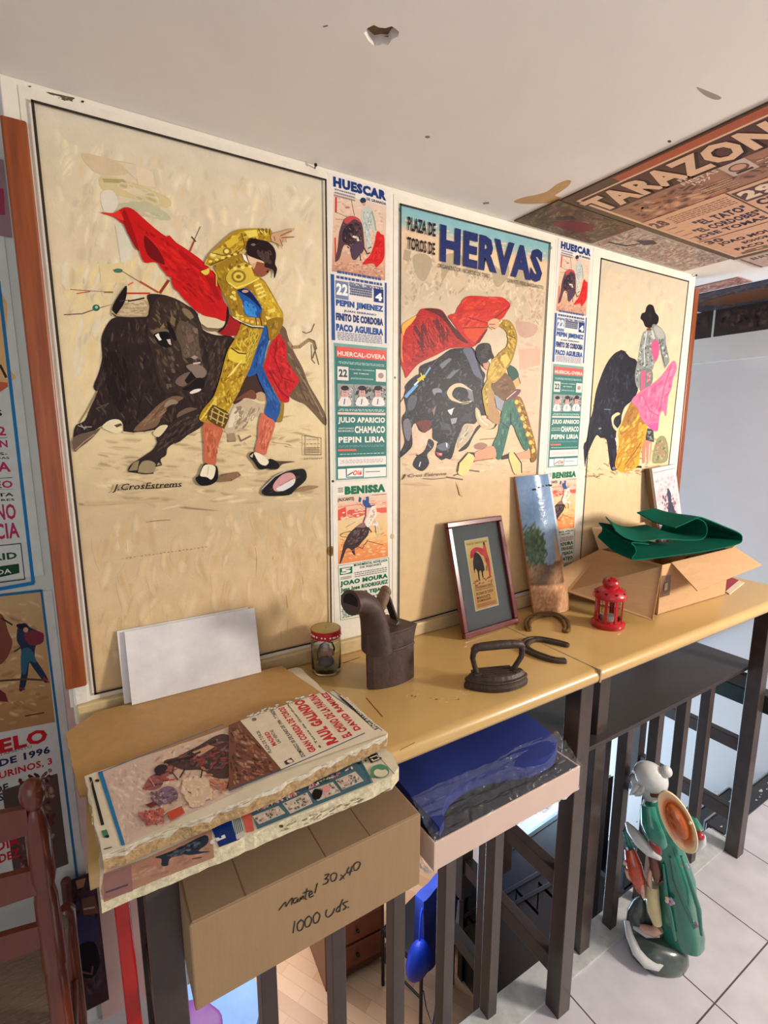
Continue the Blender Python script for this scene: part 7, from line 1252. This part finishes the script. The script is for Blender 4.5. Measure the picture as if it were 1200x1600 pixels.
# ================================================================== wooden chair at the left
def rush_chair():
    W_ = mat('turned_brown_wood', (104, 46, 26), rough=.28, noise=.2, scale=10, stretch=(6, 6, 1), coat=.4); RU = mat('rush_seat', (128, 104, 84), rough=.8, noise=.3, scale=60, stretch=(1, 6, 1), bump=.6, bscale=120)
    x, y = .088, -.115; r = thing('rush_seat_chair', 'turned brown wooden chair with ladder back and rush seat, cut by the left edge', 'chair', (x, y, 0))
    def post(dx, dy, zt, name='back_post'):
        m = MB(); P = [(.0135, 0), (.015, .10), (.013, .105), (.015, .11), (.0175, .43), (.0175, .60), (.016, .615), (.019, .625), (.0185, .76), (.015, .78), (.017, .79), (.019, .80), (.0185, .88), (.0150, .905), (.0125, .925)]
        k = zt / .925; m.lathe([(a, b * k) for a, b in P] + [(.010, zt + .005), (.014, zt + .012), (.0185, zt + .024), (.0195, zt + .036), (.0165, zt + .050), (.009, zt + .058), (.002, zt + .060)], 24, c=(dx, dy, 0)); return m.build(name, W_, r, smooth=True)
    post(0, 0, .965); post(-.40, .0, .965)
    for z, h in ((.955, .05), (.835, .05), (.725, .045)):
        m = MB(); q = []; 
        for i in range(9):
            t = i / 8; q.append((-.39 + .38 * t, .012 * math.sin(pi * t) - .004, z - h / 2, z + h / 2 + .012 * math.sin(pi * t)))
        m.loft([[(a, b - .006, c), (a, b + .006, c), (a, b + .006, d), (a, b - .006, d)] for a, b, c, d in q]); m.build('ladder_slat', W_, r, smooth=False)
    m = MB(); m.box(-.40, .004, .012, .27, .480, .512); m.build('seat', RU, r, bevel=.012)
    for yy in (.27,): 
        for xx in (-.40, .0):
            m = MB(); m.lathe([(.012, 0), (.014, .12), (.012, .13), (.017, .2), (.018, .44), (.020, .505), (.012, .515)], 20, c=(xx, yy, 0)); m.build('front_leg', W_, r, smooth=True)
    for z in (.18, .32):
        for a, b in (((0, 0, z), (0, .27, z)), ((-.4, 0, z), (-.4, .27, z)), ((-.4, .27, z + .03), (0, .27, z + .03))):
            m = MB(); m.tube([a, b], .009, 10); m.build('stretcher', W_, r, smooth=True)
rush_chair()
pt = unproj(103, 1380, 1, .27); pb = unproj(127, 1600, 1, .20); pd = (pb - pt) / (pb.z - pt.z); p0 = pb - pd * pb.z
m = MB(); m.tube([p0, pb, pt], [.013, .013, .011], 14); m.ball(tuple(pt + Vector((0, 0, .004))), .012, 12, 8)
tag(m.build('wooden_pole', mat('dark_reddish_wood', (84, 34, 26), rough=.35, noise=.15), smooth=True, origin=p0), 'thin dark reddish wooden pole behind the rush-seated chair', 'pole')
# red plastic panel next to the left table leg
m = MB(); pr = [(.186 + .002 * math.sin(i), z) for i, z in enumerate((.0, .2, .4, .6, .78))]
m.loft([[(.186 + .004 * (1 - z / .8), -.03, z), (.214 + .004 * (1 - z / .8), -.036, z), (.216 + .004 * (1 - z / .8), -.02, z), (.188, -.016, z)] for z in (.0, .2, .4, .6, .80)])
tag(m.build('red_plastic_strip', mat('glossy_red_plastic', (200, 24, 16), rough=.25, coat=.4), bevel=.003, origin=(.2, -.03, 0)), 'upright glossy red strip beside the table leg at far left', 'plastic strip')
# ================================================================== things in the lower room
def lower_room():
    WD = mat('dark_red_wood', (112, 58, 36), rough=.4, noise=.2, scale=5, stretch=(1, 1, 6)); WD2 = mat('brown_plank_side', (136, 90, 64), rough=.5, noise=.15, scale=6)
    r = thing('wooden_chest', 'dark reddish wooden chest of drawers standing on the lower laminate floor', 'chest of drawers', (1.414, 1.69, -2.4), -.07)
    m = MB(); m.box(0, .46, 0, .42, .03, .95); m.build('body', WD, r, bevel=.004)
    m = MB(); m.box(-.02, .0, -.01, .44, .0, .95); m.build('side_panel', WD2, r, bevel=.003)
    m = MB(); m.box(-.02, .48, -.02, .44, .95, .98); m.build('top', WD, r, bevel=.004)
    for k in range(4):
        f = MB(); f.box(.03, .43, -.014, .0, .10 + .21 * k, .28 + .21 * k); d = f.build('drawer', mat('drawer_front', (136, 72, 44), rough=.35, noise=.2, scale=7), r, bevel=.004)
        k2 = MB(); k2.ball((.23, -.028, .19 + .21 * k), .014, 12, 8); k2.build('knob', M_BLACK, d, smooth=True)
    for xx in (-.01, .45):
        m = MB(); m.box(xx, xx + .035, -.02, .015, 0, .12); m.build('foot', WD, r, bevel=.003)
    BT = mat('black_tube', (20, 22, 28), rough=.3, metal=.4); BL = mat('blue_cloth', (26, 42, 120), rough=.75, noise=.25, scale=14, bump=.3, bscale=20); BB = mat('bright_blue_bag', (24, 60, 190), rough=.4, noise=.12, scale=12)
    c = thing('metal_chair', 'black tubular chair in the lower room, hung with blue clothes', 'chair', (1.86, 1.16, -2.4), .25)
    for a, b in ((0, 0), (.36, 0), (0, .36), (.36, .36)):
        m = MB(); m.tube([(a, b, 0), (a, b, .98 if b == 0 else .46)], .013, 10); m.build('leg', BT, c, smooth=True)
    m = MB(); m.tube([(0, 0, .98), (.1, -.01, 1.0), (.26, -.01, 1.0), (.36, 0, .98)], .013, 10); m.build('back_rail', BT, c, smooth=True)
    for z in (.22, .44):
        m = MB(); m.tube([(0, 0, z), (0, .36, z)], .009, 8); m.build('side_rail', BT, c, smooth=True); m = MB(); m.tube([(.36, 0, z), (.36, .36, z)], .009, 8); m.build('side_rail', BT, c, smooth=True)
    m = MB(); m.box(-.01, .37, -.01, .37, .45, .49); m.build('seat', mat('black_seat_pad', (24, 24, 30), rough=.6), c, bevel=.015)
    def drape(name, lab, cat, x0, x1, zt, zb, y, mt, org):
        rr = 14; m = MB(); F = []; 
        for side in (0, 1):
            for i in range(rr + 1):
                for j in range(9):
                    t = i / rr; u = j / 8; F.append((x0 + (x1 - x0) * t, y + (-.035 if side == 0 else .035) - (.012 * math.sin(t * 14 + u * 3)) * (1 if side == 0 else -1) * (.3 + u), zt - (zt - zb) * u * (.92 + .08 * math.sin(t * 9))))
        S = (rr + 1) * 9; fs = []
        for i in range(rr):
            for j in range(8): a = i * 9 + j; fs += [(a, a + 1, a + 10, a + 9), (S + a + 9, S + a + 10, S + a + 1, S + a)]
            fs += [(i * 9, i * 9 + 9, S + i * 9 + 9, S + i * 9), (i * 9 + 8, S + i * 9 + 8, S + i * 9 + 17, i * 9 + 17)]
        for j in range(8): fs += [(j, S + j, S + j + 1, j + 1), (rr * 9 + j, rr * 9 + j + 1, S + rr * 9 + j + 1, S + rr * 9 + j)]
        m.raw(F, fs); o = m.build(name, mt, smooth=True, loc=org, rz=.25); return tag(o, lab, cat)
    drape('blue_jacket', 'dark blue jacket hanging over the back of the black chair below', 'jacket', -.03, .34, 1.03, .42, -.0, BL, (1.86, 1.16, -2.4))
    m = MB(); m.ball((0, 0, 0), 1, 20, 14, fn=lambda p: Vector((1.79 + p.x * .085 + .02 * p.z, 1.10 + p.y * .07, -1.76 + p.z * .13 - .03 * p.x * p.x))); m.tube([(1.79, 1.09, -1.60), (1.82, 1.12, -1.45), (1.86, 1.14, -1.40)], .006, 8); tag(m.build('blue_bag', BB, smooth=True, origin=(1.79, 1.1, -1.9)), 'bright blue bag hanging beside the dark jacket on the lower chair', 'bag')
    m = MB(); m.tube([(1.79, 1.04, -1.93), (1.80, 1.02, -2.05), (1.84, 1.0, -2.2), (1.88, 1.02, -2.05)], .007, 8, flat=.4); tag(m.build('blue_strap', BL, smooth=True, origin=(1.8, 1.03, -2)), 'loose blue strap dangling under the bright blue bag', 'strap')
    t = thing('draped_table', 'round table below, covered by a purple and light blue cloth', 'table', (.50, 1.42, -2.4))
    m = MB(); m.lathe([(.03, 0), (.03, .70)], 16); m.lathe([(.22, 0), (.22, .02), (.03, .05)], 24); m.build('pedestal', M_BLACK, t, smooth=True)
    m = MB(); m.lathe([(.33, .70), (.33, .725)], 40); m.build('table_top', WD, t)
    for nm_, rad, zt, zb, colr in (('light_blue_cloth', .36, .742, .18, (110, 160, 224)), ('purple_cloth', .22, .754, .747, (118, 50, 140))):
        m = MB(); rings = [[(0.001 * cos(2 * pi * i / 48), .001 * math.sin(2 * pi * i / 48), zt) for i in range(48)], [((rad - .02) * cos(2 * pi * i / 48), (rad - .02) * math.sin(2 * pi * i / 48), zt) for i in range(48)]]
        for k in range(1, 8 if zb < .5 else 2):
            rings.append([((rad + .03 * k / 7 * math.sin(9 * a)) * cos(a), (rad + .03 * k / 7 * math.sin(9 * a)) * math.sin(a), zt - .01 - (zt - zb) * k / 7) for a in [2 * pi * i / 48 for i in range(48)]])
        m.loft(rings, cap=False); o = m.build(nm_, mat(nm_ + '_satin', colr, rough=.4, noise=.15, scale=5), smooth=True, loc=(.50 - (.10 if 'purple' in nm_ else 0), 1.42 - (.08 if 'purple' in nm_ else 0), -2.4)); tag(o, 'light blue satin cloth covering the round table below' if 'blue' in nm_ else 'purple satin runner on top of the light blue cloth below', 'tablecloth')
lower_room()
